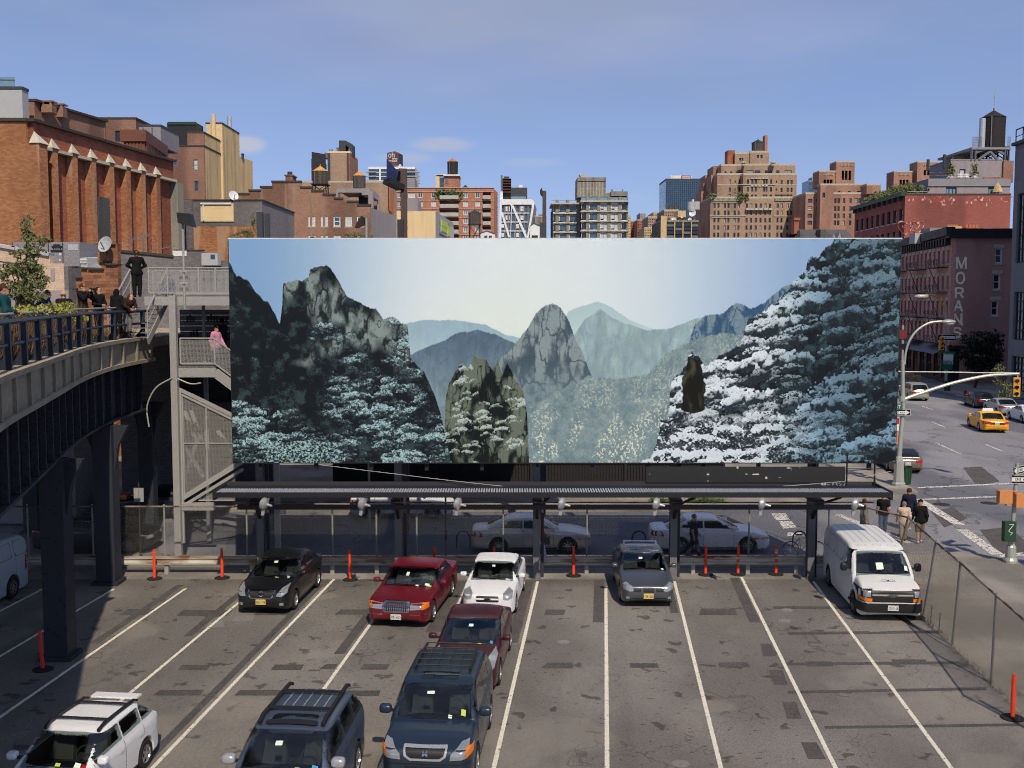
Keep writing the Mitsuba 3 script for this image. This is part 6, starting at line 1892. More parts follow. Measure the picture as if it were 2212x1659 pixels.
# ------------------------------------------------------------------ buildings
def brick(c1,c2,sc=1.0,stain=.35,pale=None):
 """Brickwork seen from afar: courses, single bricks of varied tone, weather stains."""
 def fn(p,n,uv):
  h = dr.select(dr.abs(n.x) > .6,p.y,p.x)
  r = p.z / (.08 * sc)
  row = dr.floor(r)
  u = h / (.23 * sc) + .5 * (row - 2 * dr.floor(row / 2))
  t = cell_rand(dr.floor(u),row)
  c = mix(c1,c2,.25 + .5 * t + .5 * (fbm(h * .45,p.z * .35,1,4) - .5))
  fr = r - row
  joint = smoothstep(.84,.9,fr)
  c = c * (1 - .22 * joint)
  c = c * (1 - stain * smoothstep(.5,.75,fbm(h * .22 + 9,p.z * .08,2,3)))
  if pale is not None:
   c = mix(c,pale,smoothstep(.62,.7,fbm(h * .8 + 3,p.z * .13,7,4)) * .6)
  return c
 return fn


def plaster(c1,c2,streak=.25):
 def fn(p,n,uv):
  h = dr.select(dr.abs(n.x) > .6,p.y,p.x)
  c = mix(c1,c2,fbm(h * .5,p.z * .3,1,4))
  return c * (1 - streak * smoothstep(.5,.8,fbm(h * 1.3,p.z * .12,3,3)))
 return fn


M('brick_orange',brick(S(154,94,62,.9),S(210,154,112,.9),pale=mi.Color3f(S(186,156,130,.8))),.9)
M('brick_red',brick(S(124,70,54,1.05),S(176,112,86,1.05)),.9)
M('brick_brown',brick(S(124,92,80,.85),S(164,128,110,.85)),.9)
M('brick_gable',brick(S(130,96,82,.95),S(168,134,114,.95),1.3,.4,mi.Color3f(S(150,138,120,.85))),.9)
M('brick_tan',brick(S(142,118,100,1),S(170,146,124,1),1.6,.25),.9)
M('brick_far',brick(S(146,110,94,.97),S(172,134,114,.97),1.6,.25),.9)
M('brick_apartment',brick(S(154,102,82,1),S(178,126,104,1),1.6,.15),.9)
M('brick_grey',brick(S(110,108,112,.75),S(150,146,146,.75)),.9)
M('brick_rubble',brick(S(74,46,34,.9),S(170,120,88,.9),1.6,.4),.9)
M('brick_pink',brick(S(206,178,156,.85),S(226,200,178,.85),1.2,.15),.9)
M('brick_crimson',brick(S(138,80,72,.9),S(164,100,92,.9),1.6,.3),.9)
M('brick_mauve',brick(S(156,120,112,1.1),S(172,136,128,1.1),1.4,.2),.9)
M('brick_shop',brick(S(168,120,110,1.15),S(192,146,134,1.15),1.4,.2),.9)
M('cream_wall',plaster(S(222,196,146,.85),S(196,168,128,.85)),.9)
M('cream_flat',plaster(S(232,208,160,.85),S(222,196,152,.85),.1),.9)
M('stucco_grey',plaster(S(150,146,150,.8),S(160,156,158,.8),.1),.9)
M('pale_grey',plaster(S(186,188,190,.8),S(178,182,184,.8),.06),.8)
M('concrete',plaster(S(160,156,142,.8),S(128,126,120,.8),.35),.9)
M('panel_grey',plaster(S(142,140,146,.8),S(150,148,152,.8),.05),.7)
M('warm_grey',plaster(S(168,158,162,.75),S(160,152,156,.75),.08),.8)
M('slate',plaster(S(84,84,88,.75),S(100,100,102,.75)),.8)
M('roofing',S(92,90,88,.7),.9); M('coping',S(196,190,172,.75),.8); M('stone_cap',S(206,202,184,.78),.8); M('dark_coping',S(70,64,60,.8),.8)
M('win_white',S(226,228,228,.8),.6); M('win_dark',S(44,46,52),.5); M('win_grey',S(120,122,128,.7),.5)
M('pane_blue',S(64,84,108,.8),.05,0,.8); M('pane_dark',S(30,34,40),.05,0,.7); M('pane_pale',S(206,212,214,.75),.2); M('pane_teal',S(66,98,114,.8),.05,0,.8); M('pane_sky',S(120,156,176,.75),.08,0,.8)
M('white_clad',S(236,238,240,.82),.4); M('black_clad',S(34,36,40),.5); M('charcoal',S(62,66,74,.8),.6); M('rust_clad',S(118,72,56,.8),.6); M('tank_wood',lambda p,n,uv: mix(S(62,58,56,.8),S(104,98,92,.8),noise(p.x * 6,p.y * 6,p.z * .3)),.85); M('tank_dark',S(44,42,42,.85),.8); M('cone_tan',S(206,154,92,.85),.8); M('cone_rust',S(188,120,84,.85),.8)
M('mural_blue',S(52,62,110,.8),.7); M('mural_orange',S(208,118,52,.85),.7); M('glass_tower',lambda p,n,uv: mix(S(34,64,92,.75),S(58,92,118,.75),noise(p.x * .4,p.z * .3)),.12,0,.8)


def wx(px,d): return (px - 1106) / F * d * 1.0
def at_z(py,d): return float(at(1106,py,d)[2])
def at_x(px,py,d): return float(at(px,py,d)[0])


CACHE = {}


def win_mesh(w,h,t,nx,nz,inset):
 kx = (round(w,2),round(h,2),round(t,3),nx,nz,inset)
 if kx not in CACHE:
  m = MB()
  y0,y1 = inset * .55,inset
  m.box(0,w,y0,y1,0,t).box(0,w,y0,y1,h - t,h).box(0,t,y0,y1,t,h - t).box(w - t,w,y0,y1,t,h - t)
  for i in range(1,nx):
   m.box(w * i / nx - t * .35,w * i / nx + t * .35,y0 + .01,y1,t,h - t)
  for j in range(1,nz):
   m.box(t,w - t,y0 + .015,y1,h * j / nz - t * .35,h * j / nz + t * .35)
  pm = MB().box(t * .5,w - t * .5,y1 - .03,y1 + .03,t * .5,h - t * .5)
  CACHE[kx] = (mikit.ply(m.mesh()),mikit.ply(pm.mesh()))
 return CACHE[kx]


WRG = np.random.default_rng(17)


def windows(k,a,b,rects,frame='win_white',panes=('pane_blue','pane_dark'),t=.07,nx=1,nz=2,inset=.22,simple=False,name='window',sill=None):
 """Windows set into the wall a->b: rects are (u0, u1, v0, v1) along the wall and upwards."""
 pl = place(a,b)
 for u0,u1,v0,v1 in rects:
  fm,pm = win_mesh(u1 - u0,v1 - v0,t,nx,nz,inset)
  pane = panes[WRG.integers(len(panes))]
  if simple:
   part(k,name,pm,pane,to_world=pl(u0,v0))
  else:
   kk = part(k,name,fm,frame,to_world=pl(u0,v0))
   part(kk,'pane',pm,pane,to_world=pl(u0,v0))
  if sill:
   kx = ('sill',round(u1 - u0,2),sill)
   if kx not in CACHE:
    CACHE[kx] = mikit.ply(MB().box(-.1,u1 - u0 + .1,-.08,.1,-.2,-.003).mesh())
   part(k,'sill',CACHE[kx],sill,to_world=pl(u0,v0))


def box_house(k,x0,x1,y0,y1,z1,mat,side=None,wins=(),z0=0.0,cop='coping',ct=.25,roof='roofing',holes=(),th=.4,prefix='',arch=False):
 """Four walls, a roof and a coping; wins are (x0, x1, z0, z1) openings of the front wall."""
 side = side or mat
 R = [(a - x0,b - x0,c,d) for a,b,c,d in wins] + list(holes)
 cut = [shapely.union(shapely.box(a,c,b,d - (b - a) * .3),shapely.Point((a + b) / 2,d - (b - a) * .35).buffer((b - a) / 2).intersection(shapely.box(a,c,b,d))) if arch else shapely.box(a,c,b,d) for a,b,c,d in R]
 part(k,prefix + 'front_wall',MB().wall((x0,y0),(x1,y0),z0,z1,th,cut),mat)
 part(k,prefix + 'right_wall',MB().wall((x1,y0 + th),(x1,y1),z0,z1,th),side)
 part(k,prefix + 'left_wall',MB().wall((x0,y1),(x0,y0 + th),z0,z1,th),side)
 part(k,prefix + 'rear_wall',MB().wall((x1 - th,y1),(x0 + th,y1),z0,z1,th),side)
 part(k,prefix + 'roof',MB().box(x0 + th,x1 - th,y0 + th,y1 - th,z1 - .7,z1 - .5),roof)
 if cop:
  e = .08
  part(k,prefix + 'coping',MB().box(x0 - e,x1 + e,y0 - e,y0 + th,z1,z1 + ct).box(x0 - e,x0 + th,y0 + th + .003,y1,z1,z1 + ct).box(x1 - th,x1 + e,y0 + th + .003,y1,z1,z1 + ct),cop)


def pbox(k,px0,px1,py,d,dep,mat,**kw):
 """box_house from picture columns px0..px1 and top row py at depth d."""
 yr = kw.pop('row',500)
 x0,x1 = at_x(px0,yr,d),at_x(px1,yr,d)
 box_house(k,x0,x1,d,d + dep,at_z(py,d),mat,**kw)
 return x0,x1


def tank(label,px0,px1,pytop,pybody,pybot,d,cone,wood='tank_wood',legs=None,k=None):
 """A wooden roof tank: cone from row pytop to pybody, staves down to pybot, legs down to row legs."""
 k = thing('water_tank',label,'water tank')
 x,r = (at_x(px0,450,d) + at_x(px1,450,d)) / 2,(at_x(px1,450,d) - at_x(px0,450,d)) / 2
 zt,zb,z0 = at_z(pytop,d),at_z(pybody,d),at_z(pybot,d)
 y = d + r
 part(k,'tank',MB().lathe([(0,z0),(r * .97,z0),(r,zb),(0,zb)],(x,y,0),28),wood,smooth=30)
 part(k,'cone_roof',MB().lathe([(r * 1.06,zb - .02 * r),(r * .06,zt - .05 * r),(0,zt)],(x,y,0),24),cone,smooth=30)
 part(k,'finial',MB().lathe([(.05 * r,zt - .1),(.05 * r,zt + .25 * r * .6),(0,zt + .25 * r * .8)],(x,y,0),8),cone)
 for t in np.linspace(.06,.94,8):
  rr = r * (.97 + .03 * t) + .012 * r
  z = z0 + (zb - z0) * t
  part(k,'hoop',MB().lathe([(rr,z - .012 * r),(rr,z + .012 * r)],(x,y,0),28),'tank_dark')
 part(k,'ladder',MB().bar((x - r * .55,y - r * .9,z0),(x - r * .55,y - r * .9,zb),.08 * r),'win_grey')
 if legs:
  zl = at_z(legs,d)
  part(k,'platform',MB().box(x - r * 1.05,x + r * 1.05,y - r * 1.05,y + r * 1.05,z0 - .12 * r,z0 - .01),'tank_dark')
  for sx in (-1,1):
   for sy in (-1,1):
    part(k,'leg',MB().bar((x + sx * r * .8,y + sy * r * .8,z0 - .12 * r),(x + sx * r * .85,y + sy * r * .85,zl),.12 * r),'tank_dark')
  for sy in (-1,1):
   part(k,'brace',MB().bar((x - r * .8,y + sy * r * .8,z0 - .15 * r),(x + r * .85,y + sy * r * .8,zl),.07 * r).bar((x + r * .8,y + sy * r * .8,z0 - .15 * r),(x - r * .85,y + sy * r * .8,zl),.07 * r),'tank_dark')
 return k


zz = lambda ox,oy,sc: (lambda x,y: ((ox + x / sc) * .8848,(oy + y / sc) * .8848))
z1 = zz(0,150,3.5296); zc = zz(560,320,4.0963); zm_ = zz(980,370,5.2667); zl = zz(1700,310,5.7214); zp = zz(1300,400,8.296); zr = zz(2050,220,4.3667); zh = zz(740,320,7.6276); zu = zz(1680,300,4.0963); zk = zz(1300,370,5.2667); zmo = zz(2150,560,3.9486); zw = zz(0,560,6.913)

# --- brick warehouse with buttresses
k = thing('warehouse','orange brick warehouse with a row of stone-capped buttresses along its long wall','building')
A0,A1 = np.array((-26.4,60.0)),np.array((-24.2,78.0))
dv = (A1 - A0) / np.linalg.norm(A1 - A0); nv = np.array([dv[1],-dv[0]])
zt = 19.6
part(k,'front_wall',MB().wall((-48,60.0),A0,0,zt,.5),'brick_orange')
part(k,'side_wall',MB().wall(A0 + dv * .5,A1,0,zt,.5),'brick_red')
part(k,'rear_wall',MB().wall(A1 + (0,.5),(-48,78.5),0,zt,.5),'brick_red')
part(k,'upper_wall',MB().wall(A0 + nv * .22 + dv * .3,A1 + nv * .22,18.3,zt,.215),'brick_red')
part(k,'coping',MB().bar((*(A0 + nv * .1),zt + .08),(*(A1 + nv * .1),zt + .08),.75,.16).box(-48,A0[0] + .1,59.85,60.4,zt,zt + .16),'dark_coping')
part(k,'roof',MB().poly(shapely.Polygon([(-48,60.4),tuple(A0 - (.4,-.4)),tuple(A1 - (.4,0)),(-48,78)]),lambda v: np.column_stack([v,np.full(len(v),zt - .5)])),'roofing')
LW = np.linalg.norm(A1 - A0)
tops = [280,465,635,795,950,1092,1220,1348]
us = []
for i,tx in enumerate(tops):
 px = z1(tx,0)[0]
 # where the sight line meets the wall line
 t_ = (px - 1106) / F
 u = (t_ * A0[1] - A0[0]) / (dv[0] - t_ * dv[1])
 us.append(u if i else .35)
for i,u in enumerate(us):
 w = .85 if i == 0 else .62
 pr = .75 if i == 0 else .42
 c = A0 + dv * u
 q = [c - dv * w / 2 + nv * pr,c + dv * w / 2 + nv * pr,c + dv * w / 2 + nv * .003,c - dv * w / 2 + nv * .003]
 kk = part(k,'buttress',MB().hexa([(*p,0) for p in q] + [(*p,18.42) for p in q]),'brick_orange')
 e = .1
 q2 = [c - dv * (w / 2 + e) + nv * (pr + e),c + dv * (w / 2 + e) + nv * (pr + e),c + dv * (w / 2 + e) + nv * .23,c - dv * (w / 2 + e) + nv * .23]
 ap = (*(c + nv * .25),19.0 + (.12 if i == 0 else 0))
 part(kk,'stone_cap',MB().add([(*p,18.42) for p in q2] + [ap],[[0,1,4],[1,2,4],[2,3,4],[3,0,4],[0,3,2],[0,2,1]]),'stone_cap')
 if 1:
  a_,b_ = u + w / 2 + .02,(us[i + 1] - .33 if i + 1 < len(us) else LW)
  part(k,'string_course',MB().bar((*(A0 + dv * a_ + nv * .3),18.3),(*(A0 + dv * b_ + nv * .3),18.3),.36,.16),'stone_cap')
a_,b_ = us[3] + .5,us[4] - .4
part(k,'blackened_door',MB().bar((*(A0 + dv * a_ + nv * .2),12),(*(A0 + dv * (b_ + .05) + nv * .2),12),.4,8.4),'slate','tall blackened panel between two buttresses')
part(k,'corner_pier',MB().hexa([(*(A1 + nv * o + dv * s_),z_) for z_ in (0,18.2) for o,s_ in ((.55,-.1),(.55,.9),(.0,.9),(.0,-.1))]),'concrete')

# --- grey block far left, brown brick range behind, tower with an arched window
k = thing('house_block','pale grey building with a glass roof rail at the far left edge','building')
d = 116; xr = at_x(51,300,d)
box_house(k,xr - 20,xr,d,d + 1.5,at_z(193,d),'pale_grey',cop='charcoal',ct=.3)
part(k,'glass_rail',MB().wall((xr - 20,d + .6),(xr - 1.0,d + .6),at_z(193,d) + .3,at_z(151,d) - .6,.04),'pane_sky'); part(k,'rail_bar',MB().bar((xr - 20,d + .6,at_z(150,d)),(xr - 1.0,d + .6,at_z(171,d)),.12),'win_grey')
k = thing('house_block','brown brick range rising behind the buttressed warehouse, with two small chimneys','building')
a,b = np.array((at_x(75,250,120),120.0)),np.array((at_x(228,250,134),134.0))
zt = at_z(218.7,120)
part(k,'front_wall',MB().wall((a[0] - 12,120),a,0,zt,.4),'brick_brown'); part(k,'side_wall',MB().wall(a + (0,.4),b,0,zt,.4),'brick_brown'); part(k,'coping',MB().bar((*a,zt + .1),(*b,zt + .1),.7,.25).box(a[0] - 12,a[0] + .3,119.9,120.4,zt,zt + .25),'dark_coping')
part(k,'rear_wall',MB().wall(b,(a[0] - 12,134),0,zt,.4),'brick_brown')
windows(k,(a[0] - 12,120),a,[(12 - 1.1,12 - .3,at_z(300,120),at_z(276,120))],nx=1,inset=-.1)
for (px,py,pb),dd in (((101,216.8,230),121),((124.6,223.2,240),124)):
 x = at_x(px,250,dd)
 part(k,'chimney',MB().box(x - .6,x + .6,dd,dd + 1.2,zt - 1,at_z(py,dd) - .4).box(x - .7,x + .7,dd - .1,dd + 1.3,at_z(py,dd) - .15,at_z(py,dd)),'brick_brown')
 part(k,'flue_pier',MB().box(x - .55,x - .3,dd,dd + .3,at_z(py,dd) - .4,at_z(py,dd) - .15).box(x + .3,x + .55,dd,dd + .3,at_z(py,dd) - .4,at_z(py,dd) - .15),'brick_brown')
k = thing('house_block','square brown brick block with one arched window above the warehouse roof','building')
d = 150; wr = [(*(at_x(z1(q_,0)[0],280,d) for q_ in (990,1042)),at_z(z1(0,690)[1],d),at_z(z1(0,597)[1],d))]
x0,x1 = pbox(k,z1(845,0)[0],z1(1196,0)[0],z1(0,497)[1],d,14,'brick_brown',wins=wr,arch=True,cop='dark_coping')
windows(k,(x0,d),(x1,d),[(wr[0][0] - x0,wr[0][1] - x0,wr[0][2],wr[0][3])],'win_dark',('pane_dark',),t=.1)
k = thing('roof_cabin','grey metal cabin on the roof right of the arched window','cabin')
pbox(k,z1(1198,0)[0],z1(1386,0)[0],z1(0,560)[1],148,8,'panel_grey',z0=at_z(315,148),cop='charcoal',row=290)
for t_ in (1235,1312):
 x = at_x(z1(t_,0)[0],290,148); part(k,'seam',MB().box(x - .06,x + .06,147.95,147.99,at_z(312,148),at_z(z1(0,568)[1],148)),'charcoal')
k = thing('roof_cabin','rust-brown ribbed metal cabin standing on the warehouse roof','cabin')
d = 78; xa,xb,xc_ = (at_x(z1(q_,0)[0],300,dd) for q_,dd in ((1067,d),(1245,d),(1415,86)))
zt = at_z(z1(0,690)[1],d)
part(k,'front_wall',MB().wall((xa,d),(xb,d),18.5,zt,.15),'rust_clad'); part(k,'side_wall',MB().wall((xb,d + .15),(xc_,86),18.5,zt,.15),'rust_clad'); part(k,'rear_wall',MB().wall((xc_,86.1),(xa,86.1),18.5,zt,.15),'rust_clad')
part(k,'roof',MB().add([(xa - .2,d - .2,zt),(xb + .15,d - .2,zt),(xc_ + .2,86.2,zt),(xa - .2,86.2,zt),(xa - .2,d - .2,zt + .8),(xb + .15,d - .2,zt + .8),(xc_ + .2,86.2,zt + .8),(xa - .2,86.2,zt + .8)],[[0,3,2,1],[4,5,6,7],[0,1,5,4],[1,2,6,5],[2,3,7,6],[3,0,4,7]]),'rust_clad')
rb = MB()
for i in range(14):
 t_ = (i + .5) / 14; rb.box(xb + (xc_ - xb) * t_,xb + (xc_ - xb) * t_ + .12,d + 8 * t_ - .12,d + 8 * t_ + .12,18.6,zt)
part(k,'ribs',rb,'rust_clad',stuff=True)
for i in range(5):
 x = xa + (xb - xa) * (i + 1) / 6; part(k,'rib',MB().box(x - .05,x + .05,d - .07,d - .003,18.6,zt),'rust_clad')

# --- loft tower: brown brick front, cream rendered side
k = thing('loft_tower','tall loft building with a brown brick front and a cream rendered side wall','building')
d = 180
X = lambda q_,dd=d: at_x(z1(q_,0)[0],330,dd)
Z = lambda q_,dd=d: at_z(z1(0,q_)[1],dd)
ww = [(X(1663),X(1704),Z(938),Z(845)),(X(1666),X(1706),Z(1120),Z(1030)),(X(1470),X(1526),Z(900),Z(845))]
box_house(k,X(1410),X(1760),d,d + 10,Z(735),'brick_brown','cream_wall',wins=ww,arch=True,cop='dark_coping')
windows(k,(X(1410),d),(X(1760),d),[(a - X(1410),b - X(1410),c,e) for a,b,c,e in ww],'win_grey',('pane_blue','pane_pale'),t=.12)
box_house(k,X(1616),X(1760),d + .003,d + 10,Z(617),'brick_brown','cream_wall',z0=Z(735),cop='dark_coping',prefix='upper_')
d2 = 184
box_house(k,X(1692,d2),X(1835,d2),d2 + 6.1,d2 + 18,Z(487,d2),'cream_flat','cream_wall',cop='dark_coping',prefix='shaft_')
part(k,'side_range',MB().wall((X(1835,190),190),(X(2003,202),202),0,Z(500,190),.4),'cream_wall')
part(k,'side_range',MB().wall((X(2003,202),202.1),(X(2175,212),212),0,Z(800,202),.4),'cream_wall')
part(k,'corner_pilaster',MB().box(X(1835,189.6),X(1860,189.6),189.4,189.9,0,Z(450,189.6)),'cream_flat')
part(k,'side_pier',MB().wall((X(1760),d + .5),(X(1840,189),189),0,Z(640,185),.4),'cream_wall')
part(k,'black_shed',MB().box(X(1455,186),X(1698,186),186,190,Z(740,186),Z(528,186)),'black_clad','black clad machine shed on the roof')
part(k,'shed_edge',MB().box(X(1445,185.9),X(1456,185.9),185.8,186,Z(740,186),Z(528,186)).box(X(1456,185.9),X(1698,185.9),185.8,186,Z(545,186),Z(522,186)),'box_green')
xx = X(1976,200)
part(k,'flue_pipe',MB().tube([(xx + .3,199.3,Z(1180,200)),(xx + .3,199.3,Z(480,200))],.42,10),'zinc_light',smooth=40)
for q_ in (560,660,770,910,1050):
 part(k,'pipe_bracket',MB().box(xx - 1.6,xx + .3,199.4,199.6,Z(q_ + 8,200),Z(q_,200)),'charcoal')
for q_ in (2030,2085):
 part(k,'roof_vent',MB().lathe([(.25,Z(830,206)),(.25,Z(800,206)),(.4,Z(795,206)),(0,Z(788,206))],(X(q_,206),206.5,0),8),'charcoal')

# --- low buildings under the loft tower
k = thing('garage','low brick building painted grey above, with a cream panel and a dark skylight','building')
d = 82; X = lambda q_: at_x(z1(q_,0)[0],460,d); Z = lambda q_: at_z(z1(0,q_)[1],d)
box_house(k,X(1530),X(2260),d,d + 12,Z(1420),'brick_orange','brick_grey',cop=None)
box_house(k,X(1530),X(2260),d - .02,d + 12,Z(1200),'brick_grey',z0=Z(1420),prefix='upper_',cop='dark_coping',ct=.1)
part(k,'corner_pier',MB().box(X(1530),X(1665),d - .35,d - .023,0,Z(1195)),'brick_grey')
part(k,'cream_panel',MB().box(X(1733),X(2015),d - .12,d - .023,Z(1380),Z(1225)),'cream_flat','cream rendered panel with a white gutter')
part(k,'gutter',MB().tube([(X(1735),d - .2,Z(1228)),(X(2000),d - .2,Z(1228))],.08,6).tube([(X(1758),d - .2,Z(1228)),(X(1758),d - .2,Z(1370))],.05,6),'win_white')
part(k,'skylight',MB().add([(X(1750),d - .1,Z(1222)),(X(2000),d - .1,Z(1222)),(X(2000),d + 2,Z(1200)),(X(1770),d + 2,Z(1165))],[[0,1,2,3]]).add([(X(1750),d - .1,Z(1222)),(X(1770),d + 2,Z(1165)),(X(1750),d + 2,Z(1222))],[[0,1,2]]),'black_clad')
k = thing('satellite_dish','small white satellite dish at the foot of the cream side wall','satellite dish')


def dish(k,c,dirn,r,leg=1.0,mat='white_clad'):
 m = MB().lathe([(0,-.22 * r),(.4 * r,-.17 * r),(.75 * r,-.06 * r),(r,.1 * r),(.97 * r,.12 * r),(.72 * r,-.02 * r),(.4 * r,-.13 * r),(0,-.18 * r)],n=18).mesh()
 part(k,'reflector',(orient(m[0],dirn,c),m[1]),mat,smooth=40)
 dn = np.asarray(dirn,float) / np.linalg.norm(dirn)
 part(k,'feed_arm',MB().bar(np.asarray(c) - (0,0,r * .8),np.asarray(c) + dn * r * .8,.05 * r + .02),'win_grey')
 part(k,'mast',MB().bar(np.asarray(c) - dn * .3 * r,np.asarray(c) - dn * .3 * r - (0,0,leg),.1 * r + .03),'charcoal')


dish(k,at(*z1(2012,1157),82),(.8,-1,.4),.38,.6)
k = thing('house_block','low pinkish brick building behind the shrub tree, with a stepped side','building')
d = 48; X = lambda q_,dd=d: at_x(zw(q_,0)[0],580,dd); Z = lambda q_,dd=d: at_z(zw(0,q_)[1],dd)
part(k,'front_wall',MB().wall((X(-900),d),(X(1078),d),0,lambda L,z0: shapely.Polygon([(0,z0),(L,z0),(L,Z(575)),(L - (X(1078) - X(850)),Z(575)),(L - (X(1078) - X(850)),Z(440)),(0,Z(150))]),.35),'brick_pink')
part(k,'quoin',MB().box(X(1080),X(1150),d,d + .35,0,Z(620)),'brick_grey')
part(k,'side_wall',MB().wall((X(1150),d + .36),(X(1150) - .4,d + 6),0,Z(640),.35),'brick_grey')
part(k,'coping',MB().bar((X(-900),d + .15,Z(150) + .1),(X(850),d + .15,Z(425)),.6,.14),'pale_grey')
part(k,'base_course',MB().box(X(-900),X(1160),d - .1,d - .003,0,Z(1030)),'warm_grey')
for q0,q1,qz in ((-300,670,560),(570,720,870)):
 part(k,'wall_cable',MB().bar((X(q0),d - .03,Z(qz - 60 if q0 < 0 else qz)),(X(q1),d - .03,Z(qz + 60 if q0 < 0 else qz)),.03),'charcoal')
part(k,'patched_opening',MB().box(X(855),X(920),d - .03,d - .003,Z(870),Z(660)),'warm_grey')
k = thing('air_handler','large grey metal air-handling unit behind the pinkish low building','machine')
d = 50; X = lambda q_,dd=d: at_x(zw(q_,0)[0],580,dd); Z = lambda q_,dd=d: at_z(zw(0,q_)[1],dd)
part(k,'casing',MB().box(X(240),X(1350),d,d + 3,Z(622),Z(212)),'panel_grey')
for q_ in (830,1070):
 part(k,'seam',MB().box(X(q_) - .02,X(q_) + .02,d - .02,d - .003,Z(610),Z(220)),'charcoal')
part(k,'pale_panel',MB().box(X(1160),X(1325),d - .015,d - .003,Z(350),Z(250)),'pale_grey')
for q_,y_ in ((915,290),(945,265),(975,282),(1005,265),(1035,292)):
 part(k,'gauge',MB().box(X(q_) - .07,X(q_) + .07,d - .05,d - .003,Z(y_ + 14),Z(y_ - 14)).box(X(q_) - .015,X(q_) + .015,d - .03,d - .003,Z(352),Z(y_ + 14)),'black_clad')
part(k,'shelf',MB().box(X(870),X(1060),d - .1,d - .003,Z(358),Z(348)),'charcoal')
for x0_,x1_,y0_,y1_ in ((1005,1045,435,400),(1005,1030,535,500)):
 part(k,'label_plate',MB().box(X(x0_),X(x1_),d - .015,d - .003,Z(y0_),Z(y1_)),'win_white')
k = thing('air_vent','small grey roof vent with white louvres between the metal unit and the chimney','machine')
part(k,'casing',MB().hexa([(X(1362),d,Z(640)),(X(1480),d,Z(640)),(X(1690),d + 1.5,Z(640)),(X(1362),d + 1.5,Z(640)),(X(1362),d,Z(480)),(X(1480),d,Z(480)),(X(1650),d + 1.5,Z(445)),(X(1400),d + 1.5,Z(445))]),'pale_grey')
for q_ in (500,528,556):
 part(k,'louvre',MB().box(X(1362),X(1475),d - .06,d - .003,Z(q_ + 16),Z(q_)),'win_white')
k = thing('parapet_ruin','crumbling stepped brick parapet behind the photographer, topped with old tiles','wall')
d = 47.5; X = lambda q_,dd=d: at_x(zw(q_,0)[0],580,dd); Z = lambda q_,dd=d: at_z(zw(0,q_)[1],dd)
part(k,'brick_wall',MB().wall((X(1270),d),(X(1990),d),7.5,lambda L,z0: shapely.Polygon([(0,z0),(L,z0),(L,Z(240)),(X(1655) - X(1270),Z(240)),(X(1655) - X(1270),Z(490)),(X(1990) - X(1270) - .9,Z(560)),(X(1740) - X(1270),Z(660)),(X(1500) - X(1270),Z(660)),(X(1370) - X(1270),Z(640)),(X(1370) - X(1270),Z(810)),(0,Z(810))]),.4),'brick_rubble')
for q0,q1,qy in ((1255,1400,800),(1340,1500,640),(1500,1750,655),(1690,1900,530),(1170,1300,985),(1800,1990,575),(1650,1990,235)):
 for i in range(max(1,int((q1 - q0) / 60))):
  xa = X(q0 + i * 60)
  part(k,'tile',MB().hexa([(xa,d - .15,Z(qy + 22)),(xa + .2,d - .15,Z(qy + 28)),(xa + .2,d + .5,Z(qy + 28)),(xa,d + .5,Z(qy + 22)),(xa,d - .15,Z(qy - 4)),(xa + .2,d - .15,Z(qy + 6)),(xa + .2,d + .5,Z(qy + 6)),(xa,d + .5,Z(qy - 4))]),'dark_coping' if qy != 235 else 'roofing')
k = thing('satellite_dish','round pale satellite dish on the crumbling brick chimney stack','satellite dish')
dish(k,at(*zw(1775,255),47),(-.4,-1,.35),.36,.5,'pale_grey')
k = thing('house_block','low building with a grey-painted brick wall behind the upper stair platform','building')
d = 56; z2_ = zz(0,520,3.5296); X = lambda q_,dd=d: at_x(z2_(q_,0)[0],580,dd); Z = lambda q_,dd=d: at_z(z2_(0,q_)[1],dd)
part(k,'front_wall',MB().wall((X(1000),d),(X(2300),d),0,lambda L,z0: shapely.Polygon([(0,z0),(L,z0),(L,Z(410)),(X(1900) - X(1000),Z(410)),(X(1740) - X(1000),Z(325)),(X(1500) - X(1000),Z(325)),(X(1500) - X(1000),Z(375)),(X(1100) - X(1000),Z(335)),(0,Z(325))]),.4),'brick_grey')
part(k,'rear_wall',MB().wall((X(2300),d + 20),(X(1000),d + 20),0,Z(400),.4),'brick_grey'); part(k,'roof',MB().box(X(1000),X(2300),d + .4,d + 20,Z(420) - .2,Z(420)),'roofing')
part(k,'coping',MB().bar((X(1000),d + .2,Z(322)),(X(1500),d + .2,Z(372)),.6,.12).box(X(1500),X(1745),d - .05,d + .5,Z(325),Z(316)),'dark_coping')
part(k,'white_patch',MB().box(X(1495),X(1612),d - .04,d - .003,Z(372),Z(325)),'win_white')
k = thing('antenna','old branched television antenna above the grey-painted wall','antenna')
m = MB().bar(at(*z2_(1235,330),57),at(*z2_(1230,220),57),.04).bar(at(*z2_(1120,235),57),at(*z2_(1285,188),57),.03)
for t_ in np.linspace(0,1,7):
 c = at(*z2_(1120 + 165 * t_,235 - 47 * t_),57); m.bar(c + (-.12,0,-.3 * (1 - t_) - .1),c + (.12,0,.3 * (1 - t_) + .1),.02)
part(k,'mast_and_rods',m,'win_grey',stuff=True)
part(k,'second_boom',MB().bar(at(*z2_(1280,330),57.3),at(*z2_(1510,283),57.3),.04),'win_grey')
k = thing('air_vent','small grey condenser with a blue disc beside the billboard corner','machine')
X = lambda q_,dd=55: at_x(z2_(q_,0)[0],620,dd); Z = lambda q_,dd=55: at_z(z2_(0,q_)[1],dd)
part(k,'casing',MB().box(X(1742),X(1880),55,55.6,Z(450),Z(345)),'pale_grey'); part(k,'fan_disc',MB().box(X(1822),X(1858),54.96,54.997,Z(395),Z(358)),'pane_blue')

